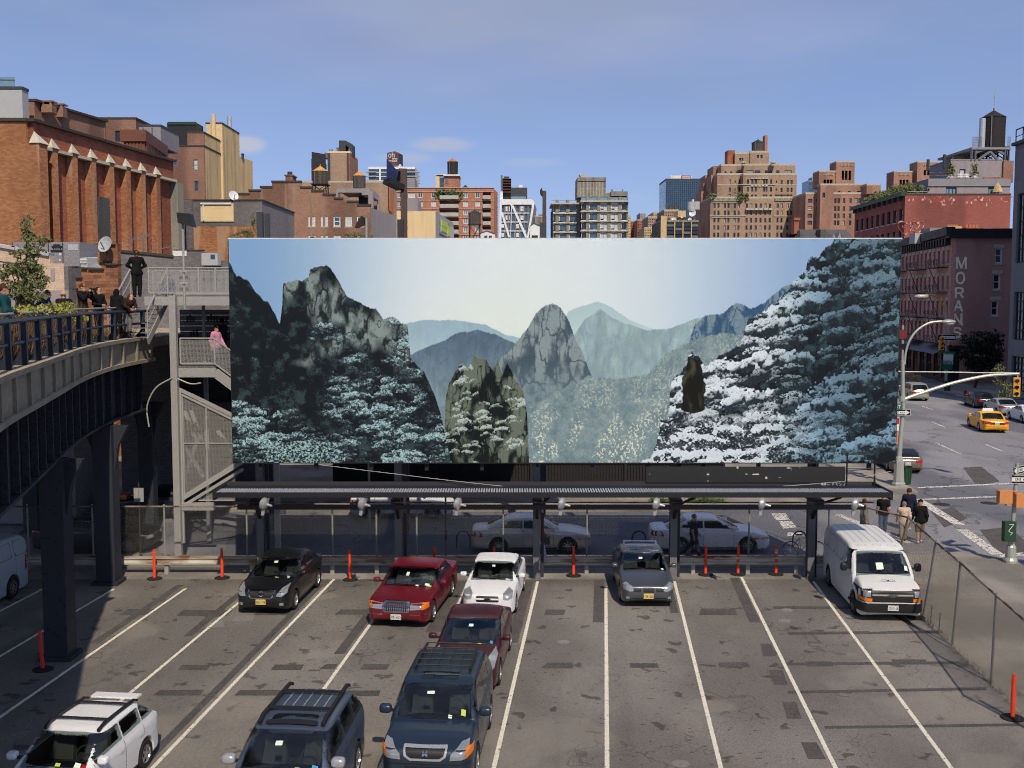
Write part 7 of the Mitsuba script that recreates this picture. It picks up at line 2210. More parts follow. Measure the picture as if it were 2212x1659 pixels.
# --- stepped-gable brick building with grey side
k = thing('gable_building','brown brick building with a stepped gable and white-framed windows','building')
d = 170; X = lambda q_,dd=d: at_x(zc(q_,0)[0],450,dd); Z = lambda q_,dd=d: at_z(zc(0,q_)[1],dd)
st = [(60,690),(90,690),(90,637),(200,637),(200,602),(315,602),(315,568),(430,568),(430,515),(718,515),(718,572),(828,572),(828,607),(942,607),(942,645),(1055,645),(1055,683),(1130,683),(1180,715),(1285,715),(1285,750),(1410,750)]
ww = [(X(a),X(b),Z(952),Z(852)) for a,b in ((788,857),(914,982),(1040,1108),(1158,1224),(1274,1342))] + [(X(a),X(b),Z(1140),Z(1042)) for a,b in ((788,857),(914,982),(1040,1108),(1158,1224),(1274,1342))]
x0 = X(60)
part(k,'front_wall',MB().wall((x0,d),(X(1410),d),0,lambda L,z0: shapely.Polygon([(0,z0),(L,z0)] + [(X(a) - x0,Z(b)) for a,b in st[::-1]]),.5,[shapely.box(a - x0,c,b - x0,e) for a,b,c,e in ww]),'brick_gable')
windows(k,(x0,d),(X(1410),d),[(a - x0,b - x0,c,e) for a,b,c,e in ww],'win_white',('pane_dark','pane_pale','pane_blue'),t=.16,sill='coping')
for (a,b),(a2,b2) in zip(st[1:],st[2:]):
 if b == b2:
  part(k,'gable_coping',MB().box(X(a) - .1,X(a2) + .1,d - .15,d + .6,Z(b),Z(b) + .3),'dark_coping')
part(k,'side_wall',MB().wall((X(1410),d + .5),(X(1685,190),190),0,Z(765),.4),'stucco_grey','smooth grey rendered side wall')
part(k,'rear_wall',MB().wall((X(1685,190),190.4),(x0,190.4),0,Z(760),.4),'brick_gable'); part(k,'left_wall',MB().wall((x0,190),(x0,d + .5),0,Z(700),.4),'brick_gable')
part(k,'chimney',MB().box(X(538),X(610),d + 2,d + 5,Z(600),Z(425)).box(X(538) - .15,X(610) + .15,d + 1.85,d + 5.1,Z(432),Z(422)),'brick_brown'); part(k,'flue',MB().tube([(X(572),d + 3,Z(425)),(X(572),d + 3,Z(385))],.4,8),'charcoal')
for q_ in (565,815,945):
 part(k,'mortar_streak',MB().box(X(q_ - 10),X(q_ + 10),d - .01,d - .004,Z(1060),Z(530 if q_ < 600 else 650)),M('mortar',plaster(S(156,136,118,.85),S(134,106,90,.85)),.9) if q_ == 565 else 'mortar')
k = thing('roof_frame','grey concrete frame on the roof carrying a water tank','roof structure')
d = 196; X = lambda q_,dd=d: at_x(zc(q_,0)[0],450,dd); Z = lambda q_,dd=d: at_z(zc(0,q_)[1],dd)
part(k,'beam',MB().box(X(1070),X(1410),d,d + 2,Z(615),Z(572)),'warm_grey'); part(k,'side_beam',MB().wall((X(1410),d),(X(1500,208),208),Z(640),Z(575),1.5),'warm_grey')
for q0,q1,dd in ((1070,1090,d),(1390,1435,d),(1478,1500,207)):
 part(k,'post',MB().box(X(q0,dd),X(q1,dd),dd,dd + 1.5,Z(770),Z(600)),'warm_grey')
part(k,'back_wall',MB().box(X(1090),X(1400),d + 14,d + 14.5,Z(780),Z(600)),'brick_tan'); part(k,'soffit',MB().box(X(1090),X(1390),d + 2,d + 12,Z(600),Z(575)),'charcoal')
part(k,'inner_post',MB().box(X(1255),X(1345),d + 5,d + 8,Z(770),Z(620)),'charcoal')
tank('water tank with a tan cone roof on black legs above the stepped gable',zc(820,0)[0],zc(980,0)[0],zc(0,336)[1],zc(0,394)[1],zc(0,522)[1],186,'cone_tan',legs=zc(0,640)[1])
tank('water tank with a tan cone roof standing on the grey concrete frame',zc(1230,0)[0],zc(1358,0)[0],zc(0,385)[1],zc(0,442)[1],zc(0,568)[1],199,'cone_tan')
k = thing('house_block','long grey-brown brick building behind the roof tanks with a blue and orange painted end wall','building')
d = 240; X = lambda q_,dd=d: at_x(zc(q_,0)[0],450,dd); Z = lambda q_,dd=d: at_z(zc(0,q_)[1],dd)
box_house(k,X(715),X(1590),d,d + 17,Z(517),'brick_tan',ct=.4)
part(k,'painted_wall',MB().wall((X(1590) + .01,d),(X(1657,257),257),Z(800),Z(525),.1),'mural_blue')
part(k,'orange_field',MB().wall((X(1590) + .2,d - .2),(X(1650,255) + .2,255),0,lambda L,z0: shapely.Polygon([(1,Z(795)),(L * .95,Z(795)),(L * .55,Z(600)),(1,Z(530))]),.1),'mural_orange')
# --- towers beyond
k = thing('tower_block','brown and black tower with a slanted dark roof frame left of the roof tanks','building')
d = 400; X = lambda q_,dd=d: at_x(zh(q_,0)[0],380,dd); Z = lambda q_,dd=d: at_z(zh(0,q_)[1],dd)
box_house(k,X(460),X(880),d,d + 20,Z(410),'charcoal','brick_brown',cop='cream_flat',ct=.7,z0=0)
part(k,'tan_panel',MB().box(X(512),X(820),d - .4,d - .003,0,Z(415)),'brick_tan')
part(k,'side_wall',MB().wall((X(880),d),(X(955,425),425),0,Z(412),.5),'brick_red')
part(k,'roof_frame',MB().prism(shapely.Polygon([(X(650),Z(400)),(X(650),Z(152)),(X(770),Z(152)),(X(892),Z(215)),(X(895),Z(400)),(X(850),Z(400)),(X(840),Z(290)),(X(775),Z(240)),(X(770),Z(400))]),lambda u,v,w: np.stack([u,d + 3 + w,v],-1),8),'charcoal','slanted dark roof frame with an opening')
part(k,'plant_screen',MB().box(X(355),X(640),d + 5,d + 9,Z(470),Z(372)).box(X(595),X(640),d + 4,d + 5,Z(400),Z(275)),'win_grey')
for q_ in (462,488,514):
 part(k,'pipe',MB().box(X(q_ - 4),X(q_ + 4),d + 4.4,d + 4.9,Z(380),Z(305)),'charcoal')
part(k,'glass_wing',MB().box(X(80),X(225),d + 8,d + 25,0,Z(468)),'charcoal')
ww = [(X(100) - X(80),X(218) - X(80),Z(b),Z(a)) for a,b in ((550,640),(675,790),(830,920))]
windows(k,(X(80),d + 7.9),(X(225),d + 7.9),ww,'win_grey',('pane_teal',),t=.5,nx=2,nz=1,inset=.1)
for q_ in (658,810):
 part(k,'balcony',MB().box(X(105),X(215),d + 6,d + 7.8,Z(q_ + 12),Z(q_ - 8)),'win_white')
part(k,'sign_board',MB().add([(X(215),d - 6,Z(960)),(X(462),d - 6,Z(960)),(X(462),d - 6,Z(470)),(X(222),d - 6,Z(428)),(X(215),d - 4,Z(960)),(X(462),d - 4,Z(960)),(X(462),d - 4,Z(470)),(X(222),d - 4,Z(428))],[[0,1,2,3],[4,7,6,5],[0,3,7,4],[1,5,6,2],[3,2,6,7]]),'black_clad','black roof billboard seen edge-on')
k = thing('glass_tower','white-topped glass apartment tower with balconies below the dark roof sign','building')
d = 800; X = lambda q_,dd=d: at_x(zh(q_,0)[0],380,dd); Z = lambda q_,dd=d: at_z(zh(0,q_)[1],dd)
box_house(k,X(1220),X(2085),d,d + 30,Z(672),'pane_teal','pale_grey',cop=None)
part(k,'white_band',MB().box(X(1218),X(2088),d - 1.2,d - .01,Z(712),Z(670)).box(X(1418),X(1452),d - 1.2,d - .01,Z(950),Z(712)),'white_clad')
for q_ in (768,850,925,975):
 for a,b in ((1178,1360),(1920,2180)):
  part(k,'balcony',MB().box(X(a),X(b),d - 3,d - .01,Z(q_ + 8),Z(q_ - 10)),'pale_grey')
 part(k,'floor_band',MB().box(X(1222),X(2085),d - .8,d - .011,Z(q_ + 6),Z(q_ - 6)),'white_clad')
for i in range(22):
 x = X(1235 + i * 39); part(k,'mullion',MB().box(x - .5,x + .5,d - .6,d - .012,Z(985),Z(715)),'pane_blue')
part(k,'podium',MB().box(X(1760),X(2165),d - 40,d - 20,0,Z(985)),'panel_grey')
part(k,'sign_base',MB().box(X(1560),X(1810),d + 4,d + 20,Z(672),Z(605)),'white_clad')
sg = thing('roof_sign','dark rooftop sign with pale and red lettering above the white-topped tower','sign')
part(sg,'sign_box',MB().prism(shapely.Polygon([(X(1563),d + 2),(X(1775),d + 2),(X(1825),d + 14),(X(1700),d + 22),(X(1563),d + 14)]),lambda u,v,w: np.stack([u,v,Z(605) + w],-1),Z(398) - Z(605)),'charcoal')
part(sg,'gable_top',MB().hexa([(X(1563),d + 2,Z(398)),(X(1775),d + 2,Z(398)),(X(1825),d + 14,Z(398)),(X(1563),d + 14,Z(398)),(X(1700),d + 3,Z(366)),(X(1710),d + 3,Z(366)),(X(1712),d + 12,Z(366)),(X(1698),d + 12,Z(366))]),'charcoal')
for txt,q0,q1,yb,h_,mt in (('oh',1588,1698,488,95,'sign_white'),('m',1700,1752,488,95,'sign_red'),('over',1588,1650,520,16,'sign_red'),('square',1655,1752,520,16,'sign_white'),('rentals',1588,1750,570,46,'sign_white'),('for rent',1650,1748,603,20,'sign_red')):
 if txt in ('over','square','for rent'):
  part(sg,'small_line',MB().box(X(q0),X(q1),d + 1.6,d + 1.98,Z(yb),Z(yb - h_)),mt); continue
 v,f = flat_text(txt,1.0)
 sx,sz = (X(q1) - X(q0)) / np.ptp(v[:,0]),(Z(yb - h_) - Z(yb)) / np.ptp(v[:,1])
 part(sg,'lettering',(np.column_stack([X(q0) + (v[:,0] - v[:,0].min()) * sx,d + 1.9 - v[:,2] * 60,Z(yb) + (v[:,1] - v[:,1].min()) * sz]),f),mt)
# --- cream low building with a painted sign, red apartments
k = thing('house_block','low cream building with a grey side wall carrying a blue painted sign','building')
d = 150; X = lambda q_,dd=d: at_x(zm_(q_,0)[0],480,dd); Z = lambda q_,dd=d: at_z(zm_(0,q_)[1],dd)
part(k,'front_wall',MB().wall((X(-60),d),(X(437),d),0,Z(765),.4),'cream_flat'); part(k,'side_wall',MB().wall((X(437),d + .4),(X(667,172),172),0,Z(770),.4),'stucco_grey'); part(k,'rear_wall',MB().wall((X(667,172),172.4),(X(-60),172.4),0,Z(770),.4),'stucco_grey')
part(k,'roof_box',MB().box(X(60,160),X(210,160),160,166,Z(770,160),Z(600,160)),'warm_grey'); part(k,'roof',MB().box(X(-60),X(437),d + .4,172,Z(800),Z(795)),'roofing')
sw = lambda q_: np.interp(q_,[437,667],[0,1])
SP = lambda q_,o=0: np.array((X(437) + (X(667,172) - X(437)) * sw(q_) + o,d + .4 + 21.6 * sw(q_)))
for nm,q0,q1,ya,yb,mt,o in (('sign_panel',478,612,1030,812,'pane_sky',.12),('sign_panel',612,665,1040,850,'pale_grey',.12),('sign_field',492,570,915,835,'paper_green',.2),('sign_field',492,560,985,925,'paper_green',.2),('sign_field',575,606,1010,870,'paper_green',.2)):
 part(k,nm,MB().wall(SP(q0,o),SP(q1,o),Z(ya),Z(yb),.08),mt)
k = thing('apartment_building','orange-red brick apartment block with stacked balconies and a roof tank','building')
d = 375; X = lambda q_,dd=d: at_x(zm_(q_,0)[0],480,dd); Z = lambda q_,dd=d: at_z(zm_(0,q_)[1],dd)
rows = (530,642,752,862,972,1082)
ww = []
for r_ in rows:
 for a,b in ((-260,-215),(-150,-95),(-45,0),(88,178),(212,276),(386,448),(795,858),(952,1012)):
  ww.append((X(a),X(b),Z(r_ + 66),Z(r_)))
bal = [(X(497),X(738)),(X(1048),X(1150))]
hol = [(a,b,Z(r_ + 66),Z(r_ - 6)) for r_ in rows for a,b in bal]
x0 = X(-300)
part(k,'front_wall',MB().wall((x0,d),(X(1190),d),0,Z(470),.8,[shapely.box(a - x0,c,b - x0,e) for a,b,c,e in ww + hol]),'brick_apartment')
part(k,'side_wall',MB().wall((X(1190),d + .8),(X(1238,390),390),0,Z(475),.8),'brick_apartment'); part(k,'rear_wall',MB().wall((X(1238,390),391),(x0,391),0,Z(500),.8),'brick_apartment')
windows(k,(x0,d),(X(1190),d),[(a - x0,b - x0,c,e) for a,b,c,e in ww],'win_white',('pane_blue','pane_sky','pane_pale'),t=.2,nx=2,nz=1,inset=.4)
for a,b,c,e in hol:
 kk = part(k,'balcony',MB().box(a,b,d - 1.2,d + 2.2,c - .5,c - .2),'coping')
 part(kk,'recess',MB().box(a + .01,b - .01,d + 2.2,d + 2.4,c,e),'brick_red')
 part(kk,'balcony_rail',MB().box(a,b,d - 1.25,d - 1.15,c - .2,c + (e - c) * .42),'pale_grey')
 w_ = b - a
 part(kk,'balcony_door',MB().box(a + .3,a + w_ * .3,d + 2.0,d + 2.19,c,e - 1),'pane_blue')
 if w_ > 5:
  part(kk,'balcony_door',MB().box(b - w_ * .3,b - .3,d + 2.0,d + 2.19,c,e - 1),'pane_blue')
for r_ in rows:
 part(k,'string_course',MB().box(x0,X(1190),d - .25,d - .004,Z(r_ - 10),Z(r_ - 16)),'coping')
part(k,'coping',MB().box(x0,X(1195),d - .3,d + .8,Z(470),Z(462)),'coping'); part(k,'roof_rail',MB().box(X(240),X(860),d + .2,d + .3,Z(490),Z(468)),'pale_grey'); part(k,'roof',MB().box(x0,X(1190),d + .8,390,Z(492) - .3,Z(492)),'roofing')
box_house(k,X(547,380),X(745,380),380,389,Z(318,380),'brick_apartment',z0=Z(480),prefix='penthouse_')
part(k,'penthouse_wing',MB().box(X(443,380),X(492,380),380,386,Z(480),Z(318,380)),'cream_flat'); part(k,'penthouse_glass',MB().box(X(492,380),X(547,380),381,386,Z(480),Z(330,380)),'pane_blue'); part(k,'pergola',MB().box(X(443,380),X(560,380),380,386,Z(296,380),Z(288,380)).box(X(545,380),X(755,380),379,389,Z(316,380),Z(298,380)),'white_clad')
part(k,'penthouse_door',MB().box(X(568,380),X(608,380),379.8,379.99,Z(415,380),Z(342,380)),'win_grey')
for q0,q1,qt,qb in ((766,856,396,470),(915,975,440,470)):
 xm,hw_ = (X(q0) + X(q1)) / 2,(X(q1) - X(q0)) / 2
 part(k,'roof_lantern',MB().lathe([(hw_,Z(500)),(hw_,Z(qt + 40 if q0 < 800 else qt + 15)),(0,Z(qt))],(xm,d + 8,0),12),'charcoal')
part(k,'white_cabin',MB().box(X(858),X(1000),d + 3,d + 7,Z(500),Z(465)),'white_clad')
sp2_ = [(X(515),d - .3,Z(565),3,.8,2.2),(X(560),d - .3,Z(570),3,.8,1.8),(X(640),d - .3,Z(565),3,.8,2.2),(X(720),d - .3,Z(560),2.4,.8,2.6)]
part(k,'balcony_plants',leaves(sp2_,500,.5,41),'leaf_green',stuff=True)
tank('tall dark water tank with a rust cone on the red apartment block',zm_(588,0)[0],zm_(726,0)[0],zm_(0,75)[1],zm_(0,124)[1],zm_(0,285)[1],382,'cone_rust','tank_dark')
tank('grey water tank on tall black legs in front of the red apartment block',zm_(860,0)[0],zm_(1020,0)[0],zm_(0,740)[1],zm_(0,785)[1],zm_(0,932)[1],200,'charcoal',legs=zm_(0,1180)[1])
for q0,q1,qe,qa,l,dd in ((1000,1200,1060,1022,'small white gabled roof house just above the billboard',210),(1655,1785,960,925,'white gabled house beside the leaning white building',215)):
 k = thing('gabled_house',l,'house'); X = lambda q_,d_=dd: at_x(zm_(q_,0)[0],480,d_); Z = lambda q_,d_=dd: at_z(zm_(0,q_)[1],d_)
 xa,xb,xm = X(q0),X(q1),X((q0 + q1) / 2 if q0 < 1200 else q0 + 50)
 part(k,'front_wall',MB().wall((xa,dd),(xb,dd),0,lambda L,z0: shapely.Polygon([(0,z0),(L,z0),(L,Z(qe if q0 < 1200 else 965)),(xm - xa,Z(qa)),(0,Z(qe))]),.4),'white_clad')
 part(k,'right_wall',MB().wall((xb,dd + .4),(xb,dd + 9),0,Z(qe),.4),'white_clad')
 for sg_ in (0,1):
  xe = (xa,xb)[sg_]; ze = Z(qe)
  part(k,'roof',MB().add([(xm,dd - .3,Z(qa) + .12),(xe,dd - .3,ze + .12),(xe,dd + 9,ze + .12),(xm,dd + 9,Z(qa) + .12)],[[0,1,2,3]]),'pale_grey')
 if q0 < 1200:
  for q_ in (1085,1145):
   part(k,'round_vent',MB().box(X(q_ - 18),X(q_ + 18),dd - .4,dd - .003,Z(1115),Z(1082)),'charcoal')
 else:
  part(k,'dark_opening',MB().box(X(1675),X(1755),dd - .05,dd - .003,Z(1120),Z(1078)),'black_clad')
# --- white building with a tilted frame
k = thing('white_building','white building with a leaning rounded frame, diagonal struts and tall glazing','building')
d = 330; X = lambda q_,dd=d: at_x(zm_(q_,0)[0],470,dd); Z = lambda q_,dd=d: at_z(zm_(0,q_)[1],dd)
fr = shapely.Polygon([(X(1258),Z(1130)),(X(1268),Z(612)),(X(1670),Z(612)),(X(1706),Z(640)),(X(1712),Z(665)),(X(1632),Z(1130))])
gl = shapely.Polygon([(X(1280),Z(1130)),(X(1292),Z(685)),(X(1395),Z(680)),(X(1412),Z(700)),(X(1398),Z(1130))]).union(shapely.Polygon([(X(1405),Z(1130)),(X(1422),Z(690)),(X(1440),Z(682)),(X(1672),Z(682)),(X(1678),Z(700)),(X(1610),Z(1130))]))
part(k,'frame',MB().prism(fr.difference(gl),lambda u,v,w: np.stack([u,d + w,v],-1),14),'white_clad','leaning white frame'); part(k,'roof',MB().box(X(1268),X(1680),d + 2,d + 14,Z(640),Z(613)),'white_clad')
part(k,'glazing',MB().prism(gl,lambda u,v,w: np.stack([u,d + 1 + w,v],-1),.2),'pane_teal')
part(k,'side_face',MB().add([(X(1712) + .02,d,Z(660)),(X(1738,345),345,Z(690)),(X(1690,345),345,Z(1130)),(X(1634),d,Z(1130))],[[0,1,2,3]]),'panel_grey')
part(k,'diagonal_strut',MB().bar((X(1425),d + .5,Z(690)),(X(1610),d + .5,Z(1105)),.7,.5,up=(0,1,0)).bar((X(1292),d + .5,Z(780)),(X(1385),d + .5,Z(1100)),.6,.5,up=(0,1,0)),'white_clad')
for q_ in (790,905,1020):
 part(k,'floor_band',MB().box(X(1285),X(1660 - (q_ - 690) * .17),d + .4,d + .95,Z(q_ + 6),Z(q_ - 6)),'win_white')
for q_ in (1330,1375,1465,1520,1580,1630):
 part(k,'mullion',MB().box(X(q_) - .25,X(q_) + .25,d + .5,d + .95,Z(1130 if q_ < 1600 else 980),Z(686)),'win_grey')
for a,b,c,e in ((1335,1395,765,705),(1525,1590,765,705),(1335,1393,878,820),(1522,1588,878,822),(1285,1330,980,930),(1455,1516,985,930),(1285,1328,1095,1045),(1450,1512,1098,1045)):
 windows(k,(X(a),d + .3),(X(b),d + .3),[(0,X(b) - X(a),Z(c),Z(e))],'win_white',('pane_blue',),t=.6,nz=1,inset=.4)
part(k,'white_fin',MB().box(X(1268),X(1304),d + 1,d + 4,Z(612),Z(510)),'white_clad')
k = thing('stair_chimney','dark mast with scaffold stairs rising behind the leaning white building','roof structure')
d = 345; X = lambda q_,dd=d: at_x(zm_(q_,0)[0],470,dd); Z = lambda q_,dd=d: at_z(zm_(0,q_)[1],dd)
part(k,'core',MB().box(X(1305),X(1410),d,d + 5,Z(620),Z(345)),'black_clad'); part(k,'mast',MB().box(X(1278),X(1302),d - .5,d + 1,Z(620),Z(305)),'win_grey')
for q_ in (355,385,420,455,490,525):
 part(k,'landing',MB().box(X(1300),X(1412),d - 1.4,d - .01,Z(q_ + 4),Z(q_ - 4)),'rust_clad')
part(k,'top_drum',MB().box(X(1315),X(1385),d,d + 4,Z(345),Z(320)),'charcoal')
k = thing('roof_box','dark grey flat-roofed box beside the scaffold mast','roof structure')
box_house(k,X(1408),X(1618),d + 2,d + 12,Z(455),'charcoal',z0=Z(640),cop=None); part(k,'glass_strip',MB().box(X(1412),X(1600),d + 1.9,d + 1.997,Z(605),Z(570)),'pane_sky'); part(k,'white_hatch',MB().box(X(1512),X(1560),d + 3,d + 6,Z(455),Z(418)),'white_clad')
k = thing('house_block','low grey-brown block with a dark base right of the leaning white building','building')
pbox(k,zm_(1715,0)[0],zm_(1865,0)[0],zm_(0,840)[1],260,15,'concrete'); part(k,'brick_cabin',MB().box(at_x(zm_(1765,0)[0],480,262),at_x(zm_(1850,0)[0],480,262),262,268,at_z(zm_(0,850)[1],262),at_z(zm_(0,808)[1],262)),'brick_brown')
# --- concrete-framed apartments
k = thing('apartment_building','grey concrete-framed apartment block with a blank concrete tower on top','building')
d = 380; X = lambda q_,dd=d: at_x(zp(q_,0)[0],460,dd); Z = lambda q_,dd=d: at_z(zp(0,q_)[1],dd)


def bay_front(x0,x1,dd,piers,bays,floors,top):
 for a,b in piers:
  part(k,'pier',MB().box(X(a,dd),X(b,dd),dd - .3,dd + .6,0,Z(top,dd)),'concrete')
 for j,fy in enumerate(floors):
  part(k,'floor_slab',MB().box(X(x0,dd),X(x1,dd),dd - .9,dd + .6,Z(fy + 10,dd),Z(fy - 10,dd)),'coping')
 for j,fy in enumerate(floors):
  h = 172
  for a,b,kind in bays:
   xa,xb = X(a,dd),X(b,dd); z0,z1_ = Z(fy + h + 10,dd),Z(fy + 12,dd)
   m = 'white' if kind == 'w' else 'dark'
   kk = part(k,'window',MB().box(xa,xb,dd + .2,dd + .4,z0,z1_),'pane_pale' if kind == 'w' else 'pane_teal' if kind == 't' else 'pane_dark')
   w_ = xb - xa; H_ = z1_ - z0
   part(kk,'frame',MB().box(xa,xb,dd + .0,dd + .18,z0,z0 + H_ * .08).box(xa,xa + w_ * .1,dd,dd + .18,z0 + H_ * .25,z1_).box(xa + w_ * .1,xa + w_ * .5,dd,dd + .18,z1_ - H_ * .13,z1_),'win_white')
   part(kk,'panel',MB().box(xa + w_ * .1,xa + w_ * .5,dd + .05,dd + .19,z0 + H_ * .09,z0 + H_ * .24),'black_clad')
   part(kk,'mullion',MB().box(xa + w_ * .49,xa + w_ * .52,dd + .05,dd + .19,z0 + H_ * .25,z1_ - H_ * .14),'win_grey')


part(k,'core',MB().box(X(985),X(1930),d + .6,d + 22,0,Z(665)),'charcoal'); part(k,'left_core',MB().box(X(420,386),X(975,386),386.6,404,0,Z(800,386)),'charcoal')
bay_front(970,1940,d,((1085,1145),(1310,1370),(1515,1585),(1735,1800),(1905,1935)),((990,1085,'d'),(1145,1310,'t'),(1370,1515,'w'),(1585,1735,'w'),(1800,1905,'d')),(765,970,1165,1360),760)
bay_front(415,900,386,((468,530),(678,742),(890,975)),((420,468,'d'),(535,678,'t'),(745,890,'t')),(812,1010,1200,1392),730)
part(k,'roof_slab',MB().box(X(375,386),X(970,386),384,404,Z(825,386),Z(797,386)),'coping'); part(k,'roof_slab',MB().box(X(968),X(1945),d - 1.5,d + 22,Z(778),Z(745)),'coping')
for q_ in (480,690):
 part(k,'roof_pier',MB().box(X(q_,385),X(q_ + 55,385),385,386,Z(797,385),Z(730,385)),'concrete')
part(k,'roof_rail',MB().box(X(380,385),X(890,385),385.2,385.3,Z(742,385),Z(734,385)),'win_grey')
for q_ in (1090,1310,1530,1745):
 part(k,'roof_pier',MB().box(X(q_),X(q_ + 58),d,d + 1,Z(745),Z(670)),'concrete')
for a,b in ((985,1085),(1150,1308),(1372,1525),(1592,1740),(1808,1915)):
 part(k,'clerestory',MB().box(X(a),X(b),d + .5,d + .59,Z(745),Z(678)),'pane_sky')
part(k,'concrete_tower',MB().box(X(915),X(1497),d + 3,d + 16,Z(660),Z(345)),'concrete','blank weathered concrete tower'); part(k,'tower_top',MB().box(X(917),X(1499),d + 2.7,d + 16.3,Z(332),Z(255)),'concrete'); part(k,'tower_band',MB().box(X(920),X(1494),d + 3.2,d + 16,Z(345),Z(332)),'charcoal')
for q_ in (980,1050,1125,1180,1245,1310,1370,1435):
 part(k,'board_joint',MB().box(X(q_) - .08,X(q_) + .08,d + 2.93,d + 2.997,Z(650),Z(350)),'coping')
part(k,'board_joint',MB().box(X(917),X(1497),d + 2.93,d + 2.996,Z(490),Z(484)),'coping')
part(k,'right_roof_block',MB().box(X(1595),X(1940),d + 2,d + 16,Z(640),Z(545)),'concrete'); part(k,'link_block',MB().box(X(1497),X(1595),d + 3,d + 12,Z(660),Z(570)),'concrete')
part(k,'roof_hood',MB().prism(shapely.Polygon([(X(960),Z(188)),(X(1100),Z(185)),(X(1102),Z(255)),(X(1000),Z(255))]),lambda u,v,w: np.stack([u,d + 4 + w,v],-1),4),'coping')
for q_ in (1615,1645,1850):
 part(k,'vent_pipe',MB().box(X(q_ - 5),X(q_ + 5),d + 4,d + 4.8,Z(545),Z(490)),'charcoal')
for i in range(8):
 part(k,'rear_balcony',MB().box(X(362,400),X(420,400),396,400,Z(1000 + i * 62,400),Z(990 + i * 62,400)),'pane_sky')
part(k,'rear_wing',MB().box(X(372,402),X(420,402),402,410,0,Z(975,402)),'pane_blue')
# --- blue tower, tan block with dishes, far blocks
k = thing('glass_tower','dark blue glass office tower with a white and red roof sign','building')
d = 900; X = lambda q_,dd=d: at_x(zk(q_,0)[0],450,dd); Z = lambda q_,dd=d: at_z(zk(0,q_)[1],dd)
box_house(k,X(1712),X(2185),d,d + 40,Z(372),'glass_tower',cop='charcoal',ct=1.5)
for i in range(1,19):
 x = X(1712 + i * 25); part(k,'mullion',MB().box(x - .35,x + .35,d - .5,d - .01,0,Z(374)),'pane_blue')
for i in range(14):
 part(k,'floor_band',MB().box(X(1713),X(2184),d - .3,d - .012,Z(400 + i * 26),Z(396 + i * 26)),'pane_dark')
part(k,'roof_sign',MB().box(X(1775),X(1912),d + 2,d + 4,Z(362),Z(305)),'sign_white'); part(k,'roof_sign',MB().box(X(1912),X(2035),d + 2,d + 4,Z(362),Z(305)),'lamp_red','red half of the roof sign with pale lettering'); part(k,'roof_sign',MB().box(X(2035),X(2046),d + 2,d + 4,Z(362),Z(305)),'sign_white')
for yb in (330,352):
 part(k,'sign_line',MB().box(X(1925),X(2025),d + 1.6,d + 1.99,Z(yb),Z(yb - 13)),'sign_white')
k = thing('house_block','tan office block with dark glazing and satellite dishes on its roof','building')
d = 300; X = lambda q_,dd=d: at_x(zk(q_,0)[0],490,dd); Z = lambda q_,dd=d: at_z(zk(0,q_)[1],dd)
box_house(k,X(1645),X(2135),d,d + 18,Z(905),'black_clad',cop='concrete',ct=.5)
part(k,'tan_pier',MB().box(X(1645),X(1720),d - 1,d - .01,0,Z(830)),'cream_wall'); part(k,'left_wall',MB().wall((X(1580,316),316),(X(1644),d),0,Z(830),.4),'slate')
for q_ in (1825,1932,2040):
 part(k,'tan_pier',MB().box(X(q_ - 6),X(q_ + 6),d - .6,d - .01,0,Z(910)),'cream_wall')
for j in range(5):
 for a,b in ((1728,1818),(1838,1926),(1945,2034),(2046,2128)):
  part(k,'window',MB().box(X(a),X(b),d - .25,d - .01,Z(965 + j * 48),Z(935 + j * 48)),'pane_dark' if (j + a) % 3 else 'win_grey')
part(k,'penthouse',MB().box(X(1805),X(2125),d + 5,d + 14,Z(905),Z(830)),'cream_wall'); part(k,'penthouse',MB().box(X(1895),X(2000),d + 4,d + 12,Z(830),Z(745)),'cream_wall')
for q_,y_,r_,l in ((2072,785,47,'largest white satellite dish beside the red and white radio mast'),(1830,865,27,'white satellite dish at the left end of the tan office roof'),(1935,835,15,'smallest white satellite dish on the tan office roof'),(2037,870,26,'white satellite dish just below the largest one')):
 kk = thing('satellite_dish',l,'satellite dish','dishes on the tan office roof'); dish(kk,(X(q_),d + 2,Z(y_)),(-.5,-1,.35),abs(X(q_ + r_) - X(q_)),3)
kk = thing('radio_mast','red and white radio mast with small drums on the tan office roof','mast')
for i,(ya,yb) in enumerate(((745,715),(715,688),(688,660),(660,636),(636,600))):
 part(kk,'mast_section',MB().box(X(2078),X(2096),d + 3,d + 5,Z(ya),Z(yb)),'lamp_red' if i % 2 else 'win_white')
for a,y_ in ((2062,688),(2120,685),(2070,705)):
 part(kk,'drum',MB().lathe([(1.1,Z(y_) - 1.1),(1.1,Z(y_) + 1.1),(0,Z(y_) + 1.1)],(X(a),d + 3,0),10),'pale_grey')
